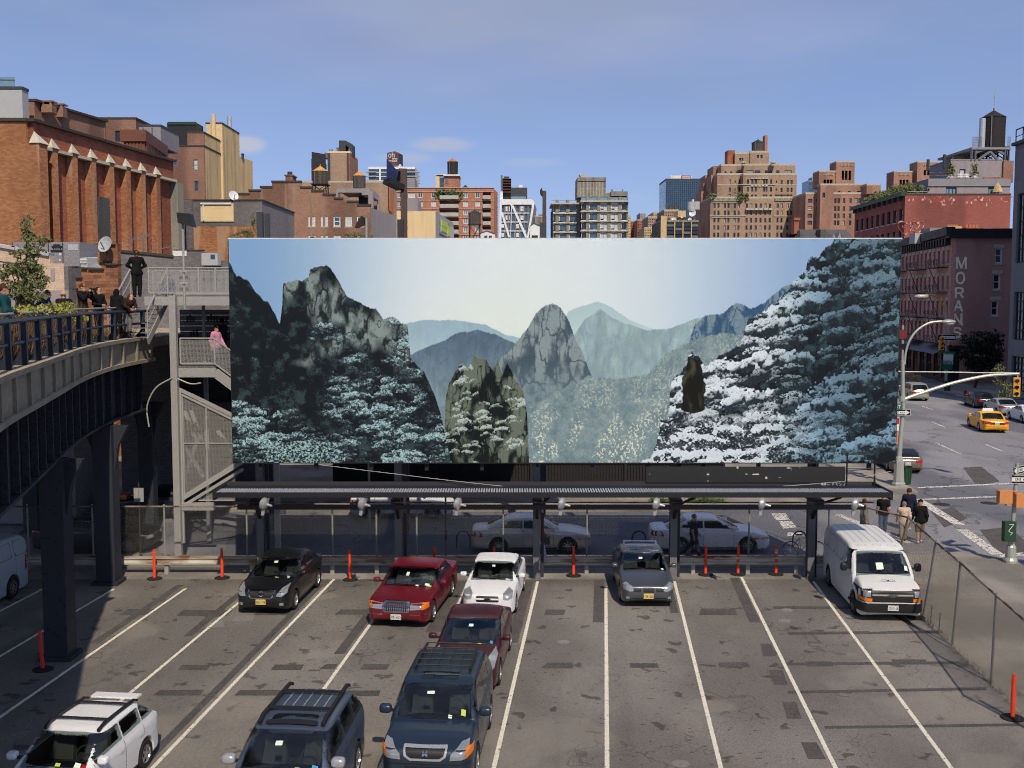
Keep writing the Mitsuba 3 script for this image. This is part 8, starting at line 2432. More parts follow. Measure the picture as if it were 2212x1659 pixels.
for a,b,yt,dd,mt,l in ((1690,1875,765,420,'brick_tan','tan block with two grey tanks just left of the blue tower'),(1555,1690,795,500,'cream_wall','cream roof block left of the tan office'),(1485,1600,850,460,'brick_tan','tan stepped block among the far roofs'),(1440,1600,990,440,'cream_wall','low cream block with small windows above the billboard'),(1350,1485,885,700,'brick_red','right half of the far dark brick housing slab'),(1255,1355,900,720,'brick_red','left half of the far dark brick housing slab'),(1383,1455,800,730,'panel_grey','small pale roof block on the far brick slab'),(1225,1262,835,500,'cream_wall','narrow cream building beside the concrete-framed block')):
 k = thing('far_building',l,'building'); X = lambda q_,d_=dd: at_x(zk(q_,0)[0],480,d_); Z = lambda q_,d_=dd: at_z(zk(0,q_)[1],d_)
 nx_ = max(2,int((b - a) / 22)); nz_ = int((1130 - yt) / 34)
 ww = [(X(a + (i + .25) * (b - a) / nx_),X(a + (i + .75) * (b - a) / nx_),Z(yt + 34 * j + 32),Z(yt + 34 * j + 14)) for i in range(nx_) for j in range(nz_)] if yt != 800 else []
 box_house(k,X(a),X(b),dd,dd + 20,Z(yt),mt,wins=ww,ct=.6,th=.8)
 windows(k,(X(a),dd),(X(b),dd),[(p - X(a),q_ - X(a),c,e) for p,q_,c,e in ww],panes=('pane_blue','pane_dark','pane_pale') if 'brick_red' != mt else ('pane_dark','pane_dark','pane_sky'),simple=True,inset=.5,t=.1)
for q0,q1 in ((1752,1815),(1822,1870)):
 tank('left grey tank on the tan block below the blue tower' if q0 < 1800 else 'right grey tank on the tan block below the blue tower',zk(q0,0)[0],zk(q1,0)[0],zk(0,690)[1],zk(0,698)[1],zk(0,760)[1],425,'charcoal')
# --- great brown brick apartment blocks
SKY = ('pane_blue','pane_blue','pane_dark','pane_dark','pane_pale')
k = thing('apartment_building','great stepped brown brick apartment building with pale balustrades and a roof tank','building')
d = 450; X = lambda q_,dd=d: at_x(zl(q_,0)[0],450,dd); Z = lambda q_,dd=d: at_z(zl(0,q_)[1],dd)


def wgrid(cols,rows_,w,h,dd=d):
 return [(X(c - w / 2,dd),X(c + w / 2,dd),Z(r_ + h / 2,dd),Z(r_ - h / 2,dd)) for c in cols for r_ in rows_]


def tier(x0,x1,dd,dep,top,zlow,wins,prefix,arch=(),bal=True):
 xa = X(x0,dd)
 box_house(k,xa,X(x1,dd),dd,dd + dep,Z(top,dd),'brick_tan','brick_far',wins=list(wins),z0=zlow,prefix=prefix,cop='coping',ct=.8,th=.8)
 windows(k,(xa,dd),(X(x1,dd),dd),[(a - xa,b - xa,c,e) for a,b,c,e in wins],'win_dark',SKY,t=.16,nz=2,inset=.5)


cols = (255,310,400,450,538,592,705,768,835,900,965,1028,1137,1192,1277,1325,1410,1467)
tier(195,1525,d,28,1000,0,wgrid(cols,(1100,1198,1303,1405,1508),29,62),'')
u1 = wgrid((465,605),(763,875,968),28,60,457) + wgrid((537,),(763,875),15,36,457)
tier(288,648,457,20,672,Z(1010),u1,'left_')
u2 = wgrid((715,775,825,940,975,1038),(763,872,975),29,62,452)
tier(648,1095,452,24,672,Z(1002),u2,'centre_')
u3 = wgrid((1185,1272,1325),(772,880,972),27,60,456) + wgrid((1112,),(765,875),15,34,456)
tier(1095,1395,456,20,672,Z(1010),u3,'right_')
tier(338,650,462,14,545,Z(690),wgrid((402,480,595),(638,),28,34,462),'left_attic_')
tier(650,1372,460,16,540,Z(690),[(X(a,460),X(b,460),Z(650,460),Z(606,460)) for a,b in ((688,792),(806,884),(948,1052),(1105,1152),(1220,1322))],'attic_')
tier(528,742,466,10,378,Z(560),wgrid((600,632),(452,),26,40,466),'penthouse_')
tier(742,1002,465,12,360,Z(560),wgrid((848,898),(413,),32,48,465),'penthouse_tower_')
for a,b,t_,dd in ((228,340,545,470),(200,285,668,466),(118,205,672,480),(95,200,785,478),(65,190,900,474)):
 part(k,'setback',MB().box(X(a,dd),X(b,dd),dd,dd + 14,0,Z(t_,dd)),'brick_far')
part(k,'dark_stack',MB().box(X(425,468),X(528,468),468,474,Z(560),Z(325,468)),'brick_red'); part(k,'chimney',MB().box(X(940,472),X(980,472),472,476,Z(380),Z(115,472)),'brick_apartment')
part(k,'roof_hip',MB().lathe([(4.5,Z(378,468)),(0,Z(345,468))],(X(640,470),471,0),4),'charcoal')
for a,b,dd in ((195,640,449.4),(1095,1525,449.4)):
 part(k,'balustrade',MB().box(X(a,dd),X(b,dd),dd,dd + .3,Z(996,dd),Z(986,dd)).box(X(a,dd),X(b,dd),dd,dd + .3,Z(1028,dd),Z(1018,dd)),'coping')
 for q_ in range(a,b,17):
  part(k,'baluster',MB().box(X(q_,dd),X(q_ + 7,dd),dd + .02,dd + .28,Z(1018,dd),Z(996,dd)),'coping')
for y_,a,b in ((1242,190,700),(1245,1088,1525),(805,288,1395),(1050,205,640),(1262,210,620)):
 dd = 449.6 if y_ > 900 else 451.6
 part(k,'string_course',MB().box(X(a,dd),X(b,dd),dd,dd + .35,Z(y_ + 5,dd),Z(y_ - 4,dd)),'coping')
for q_ in (712,770,832,895,962,1025):
 part(k,'balconet',MB().box(X(q_ - 28),X(q_ + 28),d - 1.6,d - .01,Z(1165),Z(1138)),'coping')
for q_ in (775,825,875,925,975):
 for y_ in (725,830):
  part(k,'arch_stone',MB().prism(shapely.Point(X(q_,451.6),Z(y_,451.6)).buffer(abs(X(22,451) - X(0,451))).intersection(shapely.box(-1e3,Z(y_,451.6),1e3,1e3)),lambda u,v,w: np.stack([u,451.5 + w,v],-1),.4),'coping')
for q_,y_ in ((1085,470),(668,470)):
 xx,z_ = X(q_,455),Z(y_,455)
 part(k,'urn',MB().lathe([(.9,Z(530,455)),(.9,Z(515,455)),(.5,Z(505,455)),(1.3,Z(490,455)),(1.2,Z(478,455)),(0,z_)],(xx,458,0),10),'coping')
tank('dark grey roof tank on top of the great brown apartment building',zl(778,0)[0],zl(948,0)[0],zl(0,160)[1],zl(0,208)[1],zl(0,350)[1],466,'box_green','tank_wood')
part(k,'terrace_plants',leaves([(X(620),449,Z(972),4,1,2.4),(X(225),449,Z(975),3,1,1.4)],160,.8,50),'leaf_olive',stuff=True)
k = thing('apartment_building','second brown brick apartment building with two arcaded belfry towers','building')
d = 430; X = lambda q_,dd=d: at_x(zu(q_,0)[0],460,dd); Z = lambda q_,dd=d: at_z(zu(0,q_)[1],dd)
BA = 'brick_far'


def tier2(x0,x1,dd,dep,top,zlow,wins,prefix,mat=BA):
 xa = X(x0,dd)
 box_house(k,xa,X(x1,dd),dd,dd + dep,Z(top,dd),mat,wins=list(wins),z0=zlow,prefix=prefix,cop='coping',ct=.7,th=.8)
 windows(k,(xa,dd),(X(x1,dd),dd),[(a - xa,b - xa,c,e) for a,b,c,e in wins],'win_dark',SKY,t=.16,nz=2,inset=.5)


g4 = lambda cols_,rows_,w,h,dd=d: [(X(c - w / 2,dd),X(c + w / 2,dd),Z(r_ + h / 2,dd),Z(r_ - h / 2,dd)) for c in cols_ for r_ in rows_]
tier2(1172,2000,d,26,712,0,g4((1218,),(780,855,930,1000),46,40) + g4((1285,),(775,850,920,995),17,28) + g4((1347,),(815,890,960),22,45) + g4((1407,),(780,855,930,1000),20,38) + g4((1470,1503,1557,1622,1680,1710),(778,858,930,1000),23,48) + g4((1768,),(778,),23,40),'')
tier2(1318,1450,425,5,625,0,g4((1352,),(722,),28,50,425),'left_bay_'); tier2(1450,1800,436,18,625,Z(720),g4((1505,1607,1718),(693,),26,22,436),'attic_'); tier2(1780,1920,426,8,625,Z(720),g4((1825,),(730,),26,44,426),'right_bay_')
for a,b,t_,bb,ar in ((1300,1465,490,640,(1360,1392,1424)),(1470,1655,395,630,(1540,1573,1608))):
 aw = 28; yt = 566 if a < 1400 else 478; yb = 616 if a < 1400 else 572
 hl_ = [(X(q_ - 13,440),X(q_ + 13,440),Z(yb,440),Z(yt,440)) for q_ in ar]
 xa = X(a,440)
 box_house(k,xa,X(b,440),440,449,Z(t_,440),BA,wins=hl_,arch=True,z0=Z(bb,440),prefix='belfry_',cop='coping',ct=.5,th=1.0)
 part(k,'belfry_void',MB().box(xa + 1.1,X(b,440) - 1.1,443,443.3,Z(bb,440),Z(t_ + 20,440)),'black_clad'); part(k,'belfry_roof',MB().lathe([(4.5,Z(t_,440) + .2),(0,Z(t_ - 18,440))],(X((a + b) / 2,440),444.5,0),4),'box_green')
 for i in range(9):
  q_ = a + 45 + i * (b - a - 60) / 9; part(k,'corbel',MB().box(X(q_,440),X(q_ + 5,440),439.6,439.99,Z(t_ + 36,440),Z(t_ + 22,440)),'coping')
for a,b,t_,l in ((575,770,875,'left of two distant arcaded brick belfries beside the roof terrace'),(822,1040,772,'right of two distant arcaded brick belfries beside the roof terrace')):
 k = thing('belfry',l,'tower'); d = 460
 X = lambda q_,dd=460: at_x(zr(q_,0)[0],400,dd); Z = lambda q_,dd=460: at_z(zr(0,q_)[1],dd)
 ar = (650,684,720) if a < 700 else (905,942,980)
 hl_ = [(X(q_ - 13),X(q_ + 13),Z(t_ + 135),Z(t_ + 80)) for q_ in ar]
 box_house(k,X(a),X(b),d,d + 9,Z(t_),BA,wins=hl_,arch=True,cop='coping',ct=.5,th=1.0)
 part(k,'void',MB().box(X(a) + 1.1,X(b) - 1.1,d + 3,d + 3.3,Z(1100),Z(t_ + 20)),'black_clad'); part(k,'roof',MB().lathe([(4.5,Z(t_) + .2),(0,Z(t_ - 20))],(X((a + b) / 2),d + 4.5,0),4),'box_green')
 for i in range(9):
  q_ = a + 60 + i * (b - a - 70) / 9; part(k,'corbel',MB().box(X(q_),X(q_ + 6),d - .4,d - .01,Z(t_ + 34),Z(t_ + 20)),'coping')
k = thing('glass_tower','slim pale blue glass tower peeking between the brick apartment buildings','building')
d = 900; X = lambda q_,dd=d: at_x(zu(q_,0)[0],460,dd); Z = lambda q_,dd=d: at_z(zu(0,q_)[1],dd)
box_house(k,X(1197),X(1310),d,d + 20,Z(575),'pane_sky','pane_teal',cop=None); part(k,'crown',MB().box(X(1240),X(1310),d + 2,d + 14,Z(575),Z(540)),'pale_grey')
for i in range(10):
 part(k,'floor_band',MB().box(X(1197),X(1310),d - .6,d - .01,Z(592 + i * 12),Z(589 + i * 12)),'pane_blue')
k = thing('slate_roofed_hall','steep grey slate roof with a dark red chimney just above the billboard','building')
d = 260; X = lambda q_,dd=d: at_x(zu(q_,0)[0],500,dd); Z = lambda q_,dd=d: at_z(zu(0,q_)[1],dd)
part(k,'roof',MB().add([(X(1080),d,Z(1180)),(X(1680),d,Z(1180)),(X(1680),d + 8,Z(1045)),(X(1150),d + 8,Z(1045)),(X(1680),d + 16,Z(1180)),(X(1080),d + 16,Z(1180))],[[0,1,2,3],[5,3,2,4]]),'slate'); part(k,'wall',MB().box(X(1090),X(1680),d + .4,d + 15,0,Z(1181)),'brick_red')
part(k,'chimney',MB().box(X(1092),X(1140),d + 3,d + 6,Z(1100),Z(965)).box(X(1086),X(1146),d + 2.6,d + 6.4,Z(965),Z(940)),'brick_red'); part(k,'dark_gable',MB().add([(X(1060),d - 1,Z(1180)),(X(1108),d - 1,Z(1180)),(X(1108),d - 1,Z(1075)),(X(1082),d - 1,Z(1080))],[[0,1,2,3]]),'black_clad')
part(k,'dormer',MB().box(X(1335),X(1392),d + 1,d + 5,Z(1180),Z(1062)),'slate'); part(k,'dormer',MB().add([(X(1480),d - .5,Z(1180)),(X(1535),d - .5,Z(1180)),(X(1510),d - .5,Z(1095)),(X(1510),d + 4,Z(1095)),(X(1440),d + 2,Z(1180))],[[0,1,2],[0,2,3],[0,3,4]]),'stucco_grey')

# --- red brick block with roof garden, grey penthouse and big tank
k = thing('red_block','long red brick block with tall windows on its shaded side and a roof garden','building')
d = 190; X = lambda q_,dd=d: at_x(zr(q_,0)[0],480,dd); Z = lambda q_,dd=d: at_z(zr(0,q_)[1],dd)
c0 = np.array((X(690),d)); c1 = np.array((at_x(zr(158,0)[0],480,221),221.0)); L = np.linalg.norm(c1 - c0)
zt = Z(1118)
rows_ = [(Z(1395),Z(1255)),(Z(1640),Z(1490)),(Z(1880),Z(1735))]
ww = []
for i in range(9):
 u0 = L - (i + .78) * L / 9.2 - .4
 for a,b in rows_:
  ww.append((u0,u0 + 2.0,a,b))
part(k,'left_wall',MB().wall(c1,c0,0,zt,.6,ww),'brick_crimson')
windows(k,c1,c0,ww,'win_dark',('pane_sky','pane_pale'),t=.15,nx=1,nz=2,inset=.5,sill='coping')
part(k,'front_wall',MB().wall(c0 + (.01,0),(X(1815),d),0,Z(1118),.6),'brick_crimson'); part(k,'rear_wall',MB().wall((X(1815),221),c1,0,zt,.6),'brick_crimson'); part(k,'roof',MB().box(c1[0],X(1815),d + .6,221,zt - .7,zt - .5),'roofing')
part(k,'cornice',MB().bar((*(c0 + (-.2,0)),zt + .2),(*(c1 + (-.2,0)),zt + .2),1.0,.7),'box_green'); part(k,'coping',MB().box(c0[0],X(1815),d - .1,d + .5,zt,zt + .25),'dark_coping')
for i in range(10):
 t_ = (i + .5) / 10; q_ = c0 + (c1 - c0) * t_; part(k,'cornice_bracket',MB().box(q_[0] - .75,q_[0] - .2,q_[1] - .3,q_[1] + .3,zt - .9,zt - .16),'dark_coping')
rgx = np.random.default_rng(21)
for i in range(26):                                       # old white paint and wash marks along the top of the wall
 x = X(710) + rgx.random() * (X(1790) - X(710)); h = .3 + rgx.random() * 1.6; z_ = Z(1160) + rgx.normal(0,.35)
 part(k,'paint_mark',MB().box(x,x + .15 + rgx.random() * .9,d - .012,d - .004,z_ - h * .5,z_ + .1),M('old_paint',lambda p,n,uv: mix(S(152,72,60,.85),S(212,186,180,.85),smoothstep(.5,.7,fbm(p.x * 3,p.z * 2,3,3))),.9) if i == 0 else 'old_paint')
gx,gz = X(755),Z(1460)
for ox,sc in ((-.9,1.0),(1.1,.9)):
 an = np.linspace(0,2 * np.pi,26)
 hp = [(gx + ox + sc * 1.5 * math.sin(t) ** 3 * .9,d - .03,gz + sc * .09 * (13 * math.cos(t) - 5 * math.cos(2 * t) - 2 * math.cos(3 * t))) for t in an]
 part(k,'graffiti',MB().tube(hp,.09,5),'old_paint')
 part(k,'graffiti',MB().tube(curve([(gx + ox - .6,d - .03,gz + .2),(gx + ox,d - .03,gz - .3),(gx + ox + .5,d - .03,gz + .4),(gx + ox + .1,d - .03,gz + .6)],4),.08,5),'old_paint')
part(k,'roof_garden',leaves([(*(c0 + (c1 - c0) * t_ + (2 + 1.2 * rgx.random(),0)),zt + .9 + rgx.random() * .9,2.2,2,.9 + rgx.random()) for t_ in np.linspace(.1,.95,14)],3200,.3,60),'leaf_olive',stuff=True)
part(k,'terrace_rail',MB().tube([(c0[0] + .5,d + .5,Z(1080)),(X(935),d + .5,Z(1080))],.06,5).tube([(c0[0] + .5,d + .5,Z(1100)),(X(935),d + .5,Z(1100))],.04,5),'pale_grey')
k = thing('penthouse','grey metal-clad penthouse with terraces on top of the red brick block','penthouse')
d = 196; X = lambda q_,dd=d: at_x(zr(q_,0)[0],420,dd); Z = lambda q_,dd=d: at_z(zr(0,q_)[1],dd)
ww = [(X(a),X(b),Z(1112),Z(1038)) for a,b in ((1132,1246),(1580,1694))]
box_house(k,X(937),X(1815),d,d + 14,Z(945),'warm_grey','panel_grey',wins=ww,z0=zt - .5,cop=None)
windows(k,(X(937),d),(X(1815),d),[(a - X(937),b - X(937),c,e) for a,b,c,e in ww],'win_dark',('pane_dark','pane_sky'),t=.15,nx=3,nz=1,inset=.3,name='terrace_door')
part(k,'grey_band',MB().box(X(935),X(1815),d - .25,d - .003,Z(1025),Z(945)),'panel_grey'); part(k,'dark_side',MB().wall((X(640,215),215),(X(937),d + .1),zt - .5,Z(950),.3),'slate')
d3 = 202; X3 = lambda q_: X(q_,d3); Z3 = lambda q_: Z(q_,d3)
ww = [(X3(1270),X3(1334),Z3(940),Z3(842))]
box_house(k,X3(1175),X3(1722),d3,d3 + 10,Z3(748),'warm_grey','panel_grey',wins=ww,z0=Z(950),cop='panel_grey',ct=.2,prefix='upper_')
windows(k,(X3(1175),d3),(X3(1722),d3),[(a - X3(1175),b - X3(1175),c,e) for a,b,c,e in ww],'win_dark',('pane_pale',),t=.15,nx=1,nz=1,inset=.3,name='terrace_door')
part(k,'slanted_side',MB().wall((X(950,214),214),(X3(1175),d3),Z(950),Z3(752),.3),'panel_grey'); part(k,'brick_stair_house',MB().box(X3(1724),X3(1830),d3 - .5,d3 + 8,Z(950),Z3(755)),'brick_brown'); part(k,'white_edge',MB().box(X3(1240),X3(1620),d3 + .5,d3 + 5,Z3(748) + .2,Z3(735)),'win_white')
for i,q_ in enumerate((1200,1300,1368,1455)):
 kk = part(k,'planter',MB().lathe([(.5,Z(945)),(.75,Z(925)),(.45,Z(915)),(.6,Z(895)),(.3,Z(885)),(0,Z(885))],(X(q_),d + 1.2,0),10),'win_white')
 if i in (0,3):
  part(kk,'plant',leaves([(X(q_),d + 1.2,Z(855),.9,.9,1.4)],120,.4,70 + i),'leaf_olive',stuff=True)
part(k,'terrace_planter',MB().box(X(1550),X(1800),d + .6,d + 1.2,Z(942),Z(925)),'brick_red'); part(k,'folded_parasol',MB().lathe([(.9,Z(1095)),(.6,Z(1040)),(.1,Z(995)),(0,Z(990))],(X(1655),d - 1.0,0),8),'cream_wall')
part(k,'parapet_rail',MB().tube([(X(960),d + .4,Z(875)),(X(1220),d + .4,Z(875))],.06,5).tube([(X(960),d + .4,Z(905)),(X(1220),d + .4,Z(905))],.05,5),'rusty_pipe')
for q_,ya,yb in ((1091,770,685),(1270,745,630),(1356,735,655)):
 part(k,'vent_pipe',MB().tube([(X(q_),d + 7,Z(ya + 40)),(X(q_),d + 7,Z(yb))],.3,8),'charcoal')
tank('big dark water tank on a steel frame above the grey penthouse at the right',zr(1538,0)[0],zr(1785,0)[0],zr(0,190)[1],zr(0,272)[1],zr(0,600)[1],203,'tank_dark','tank_dark',legs=zr(0,745)[1])
k = thing('tank_frame','grey steel platform with railings and flue under the big dark water tank','roof structure')
d = 201.5
part(k,'platform',MB().box(X(1392,d),X(1812,d),d,d + 16,Z(632,d),Z(608,d)),'panel_grey'); part(k,'flue',MB().tube([(X(1522,d),d + 1,Z(610,d)),(X(1522,d),d + 1,Z(292,d))],.55,10),'zinc_light',smooth=40); part(k,'aerial',MB().tube([(X(1618,212),212,Z(215,212)),(X(1625,212),212,Z(-20,212))],.1,5),'pale_grey')
for q_ in (1398,1438,1750,1795):
 part(k,'post',MB().box(X(q_,d),X(q_ + 10,d),d + .2,d + .9,Z(745,d),Z(632,d)),'win_grey')
for a,b,c,e in ((1440,1520,665,635),(1480,1610,735,640),(1600,1680,650,735),(1680,1750,640,680)):
 part(k,'brace',MB().bar((X(a,d),d + .5,Z(c,d)),(X(b,d),d + .5,Z(e,d)),.4),'win_grey')
rb = MB()
for a,b in ((1402,1505),(1775,1808)):
 for q_ in range(a,b,12):
  rb.box(X(q_,d),X(q_,d) + .06,d + .1,d + .16,Z(608,d),Z(495,d))
 for y_ in (500,530,560,590):
  rb.box(X(a,d),X(b,d),d + .1,d + .16,Z(y_ + 2,d),Z(y_ - 2,d))
part(k,'cage_rail',rb,'win_grey',stuff=True); part(k,'grey_cabin',MB().box(X(1590,d),X(1750,d),d + 9,d + 12,Z(745,d),Z(640,d)),'panel_grey')

# --- corner building with the vertical painted name
k = thing('corner_building','red-brown brick corner building with pale letters painted down its blank side wall','building')
d = 128; X = lambda q_,dd=d: at_x(zmo(q_,0)[0],640,dd); Z = lambda q_,dd=d: at_z(zmo(0,q_)[1],dd)
c0 = np.array((X(672),d)); c1 = np.array((at_x(zmo(150,0)[0],640,156.0),156.0)); L = np.linalg.norm(c1 - c0); zt = Z(60)
R4 = [(Z(325),Z(190)),(Z(575),Z(445)),(Z(830),Z(690)),(Z(1075),Z(905))]
ww = [(u,u + .95,a,b) for a,b in R4 for u in np.linspace(1.0,L - 1.9,13)]
part(k,'left_wall',MB().wall(c1,c0,4.6,zt,.5,ww),'brick_shop'); windows(k,c1,c0,ww,'win_grey',('pane_dark','pane_dark','pane_blue'),t=.09,inset=.35)
pl = place(c1,c0); lint = mikit.ply(MB().box(-.15,1.1,-.07,.0,0,.4).mesh()); sil = mikit.ply(MB().box(-.1,1.05,-.12,.0,-.2,-.01).mesh())
for u0,u1,v0,v1 in ww:
 part(k,'lintel',lint,'coping',to_world=pl(u0,v1)); part(k,'sill',sil,'coping',to_world=pl(u0,v0))
w2 = [(X(a) - c0[0],X(b) - c0[0],Z(c),Z(e)) for a,b,c,e in ((1090,1160,325,180),(1080,1150,580,430),(1070,1140,832,685))]
part(k,'side_wall',MB().wall(c0 + (.01,0),(X(1260),d),0,zt,.5,w2),'brick_mauve','blank mauve-brown side wall'); windows(k,c0 + (.01,0),(X(1260),d),w2,'win_white',('pane_blue','pane_dark'),t=.14,inset=.3,sill='coping')
for u0,u1,v0,v1 in w2:
 part(k,'lintel',MB().box(c0[0] + u0 - .2,c0[0] + u1 + .2,d - .08,d - .003,v1,v1 + .45),'coping')
part(k,'cornice',MB().bar((*(c0 + (-.3,-.3)),zt + .5),(*(c1 + (-.3,0)),zt + .25),1.0,1.0).box(c0[0] - .6,X(1260),d - .6,d + .4,zt - .3,zt + .8),'black_clad')
for i in range(22):
 t_ = (i + .5) / 22; q_ = c0 + (c1 - c0) * t_; part(k,'cornice_bracket',MB().box(q_[0] - .7,q_[0] - .02,q_[1] - .18,q_[1] + .18,zt - 1.1,zt - .26),'black_clad')
part(k,'rear_wall',MB().wall((X(1260),156),c1,0,zt,.5),'brick_mauve'); part(k,'roof',MB().box(c1[0],X(1260),d + .5,156,zt - .4,zt - .2),'roofing')
for ch,ya,yb,xc in (('M',380,265,768),('O',528,408,763),('R',662,556,758),('A',790,682,752),('N',918,808,748),("'",930,900,795),('S',1048,940,745)):
 v,f = flat_text(ch,1.0,True)
 wd_ = (118 if ch == 'M' else 105 if ch != "'" else 14) * .88
 part(k,'painted_letter',(np.column_stack([X(xc) + ((v[:,0] - v[:,0].min()) / np.ptp(v[:,0]) - .5) * (X(wd_) - X(0)),d - .012 - v[:,2],Z(ya) + (v[:,1] - v[:,1].min()) / np.ptp(v[:,1]) * (Z(yb) - Z(ya))]),f),M('letter_paint',S(250,238,202,1),.9) if ch == 'M' else 'letter_paint')
for fl_,(a,b) in enumerate(R4):                               # fire escapes
 for t0 in (.12,.5,.86):
  q0,q1 = c1 + (c0 - c1) * (t0 - .1),c1 + (c0 - c1) * (t0 + .1)
  kk = part(k,'fire_escape',MB().bar((*(q0 + (-.7,0)),a - .45),(*(q1 + (-.7,0)),a - .45),1.2,.1),'black_clad')
  part(kk,'rail',MB().bar((*(q0 + (-1.3,0)),a + .5),(*(q1 + (-1.3,0)),a + .5),.06).bar((*(q0 + (-1.3,0)),a + .05),(*(q1 + (-1.3,0)),a + .05),.05),'black_clad')
  for s_ in np.linspace(0,1,9):
   q_ = q0 + (q1 - q0) * s_; part(kk,'baluster',MB().bar((*(q_ + (-1.3,0)),a - .4),(*(q_ + (-1.3,0)),a + .5),.05),'black_clad')
  if fl_:
   part(kk,'stair',MB().bar((*(q0 + (-1.0,0)),a + 2.9),(*(q1 + (-1.0,0)),a - .4),.08,.06),'black_clad')
part(k,'shop_front',MB().wall(c1,c0,0,4.59,.4,[(L * (i + .12) / 8,L * (i + .88) / 8,.5,3.4) for i in range(8)]),'black_clad')
for i in range(8):
 windows(k,c1,c0,[(L * (i + .12) / 8,L * (i + .88) / 8,.5,3.4)],'rust_clad',('pane_dark','brick_red','pane_dark'),t=.12,nx=3,nz=2,inset=.3,name='shop_window')
q0,q1 = c1 + (c0 - c1) * .3,c0
part(k,'awning',MB().add([(*(q0 + (0,0)),4.5),(*(q1 + (0,-.1)),4.5),(*(q1 + (-1.8,-.1)),3.5),(*(q0 + (-1.8,0)),3.5)],[[0,1,2,3]]),'win_grey','long grey-green awning over the shop front')
part(k,'canopy_beam',MB().bar((*(c0 + (.2,-.4)),4.3),(X(900),d - .4,4.3),.5,.4),'black_clad'); part(k,'dark_doorway',MB().box(X(690),X(775),d - .06,d - .004,0,Z(1150)),'black_clad')
rc = np.random.default_rng(4)
for i in range(6):
 q_ = c0 + (c1 - c0) * (.08 + i * .14) + (-3.2,0)
 no = ('farthest','fifth','fourth','third','second','nearest')[i]
 kk = thing('cafe_table',f'{no} cafe table from the street corner, on the pavement below the awning','table','cafe tables outside the corner building')
 part(kk,'tabletop',MB().lathe([(0,.74),(.45,.74),(.45,.7),(0,.7)],(q_[0],q_[1],0),12),'coping'); part(kk,'stem',MB().tube([(q_[0],q_[1],0),(q_[0],q_[1],.7)],.05,6),'charcoal')
 for s_ in (-1,1):
  cc = thing('cafe_chair',f'wicker chair on the {("near", "far")[s_ > 0]} side of the {no} cafe table from the corner','chair','cafe chairs outside the corner building')
  part(cc,'seat',MB().box(q_[0] - .22,q_[0] + .22,q_[1] + s_ * .75 - .22,q_[1] + s_ * .75 + .22,.42,.47),'cone_tan'); part(cc,'backrest',MB().box(q_[0] - .22,q_[0] + .22,q_[1] + s_ * .97 - .03,q_[1] + s_ * .97 + .03,.5,.95),'cone_tan')
  for lx in (-.2,.2):
   for ly in (-.2,.2):
    part(cc,'leg',MB().bar((q_[0] + lx,q_[1] + s_ * .75 + ly,0),(q_[0] + lx,q_[1] + s_ * .75 + ly,.42),.04),'cone_tan')
k = thing('roof_hut','row of roof huts and chimney pots above the dark cornice of the corner building','roof structure')
d = 140; X = lambda q_,dd=d: at_x(zr(q_,0)[0],560,dd); Z = lambda q_,dd=d: at_z(zr(0,q_)[1],dd)
part(k,'pale_hut',MB().box(X(952),X(1105),d,d + 3,zt - .3,Z(1468)),'stucco_grey'); part(k,'tan_stack',MB().box(X(1140),X(1290),d,d + 2,zt - .3,Z(1450)),'cream_wall'); part(k,'red_stack',MB().box(X(1340),X(1505),d,d + 2,zt - .3,Z(1465)),'brick_red'); part(k,'low_hut',MB().box(X(795),X(910),d,d + 2,zt - .3,Z(1525)),'pale_grey')
for q_ in (1180,1210,1240,1268,1372,1410,1445,1480):
 part(k,'chimney_pot',MB().lathe([(.22,Z(1468)),(.18,Z(1428)),(0,Z(1428))],(X(q_),d + 1,0),8),'cone_rust')
part(k,'skylight',MB().lathe([(3.4,zt),(3.4,Z(1495)),(1.2,Z(1462)),(0,Z(1460))],(X(1650),d + 3,0),6),'stucco_grey')

# --- grey industrial building at the right edge
k = thing('industrial_building','dark grey building with tall black-framed industrial windows at the right edge','building')
c1 = np.array((51.6,113.0)); c0 = np.array((49.4,88.0)); L = np.linalg.norm(c1 - c0)
zt = 25.6
d = 110; Z = lambda q_,dd=110: at_z(zr(0,q_)[1],dd)
lv = [(10.0 + 4.4,10.0 + 10.7),(10.0 + .2 - 2.2,10.0 + 3.1),(10.0 - 9.0,10.0 - 4.2)]
fl3 = [(at_z(567,110),at_z(415,110)),(at_z(735,110),at_z(630,110)),(.6,at_z(770,110))]
ww = [(u,u + 5.6,a,b) for a,b in fl3 for u in (1.0,8.2,15.4,22.0) if u + 5.6 < L]
part(k,'side_wall',MB().wall(c1,c0,0,zt,.6,ww),M('slab_grey',plaster(S(138,136,142,.8),S(120,120,126,.8),.1),.8))
for w_ in ww:
 windows(k,c1,c0,[w_],'black_clad',('win_white','pane_pale','pane_pale'),t=.14,nx=6,nz=5,inset=.45)
part(k,'far_wall',MB().wall((90,113.1),c1 + (.01,.1),0,zt,.6),'slab_grey'); part(k,'near_wall',MB().wall(c0,(90,88),0,zt,.6),'slab_grey'); part(k,'roof',MB().poly(shapely.Polygon([tuple(c1),tuple(c0),(90,88),(90,113)]),lambda v: np.column_stack([v,np.full(len(v),zt - .3)])),'roofing')
part(k,'coping',MB().bar((*c1,zt + .1),(*c0,zt + .1),.9,.3),'charcoal'); part(k,'roof_rail',MB().bar((*c1,zt + 1.6),(*c0,zt + 1.6),.1).bar((*c1,zt + .9),(*c0,zt + .9),.06),'charcoal')
for t_ in np.linspace(0,1,14):
 q_ = c1 + (c0 - c1) * t_; part(k,'rail_post',MB().bar((*q_,zt + .2),(*q_,zt + 1.6),.08),'charcoal')
part(k,'upper_storeys',MB().box(54,90,92,111.5,zt - .2,38),'slab_grey')

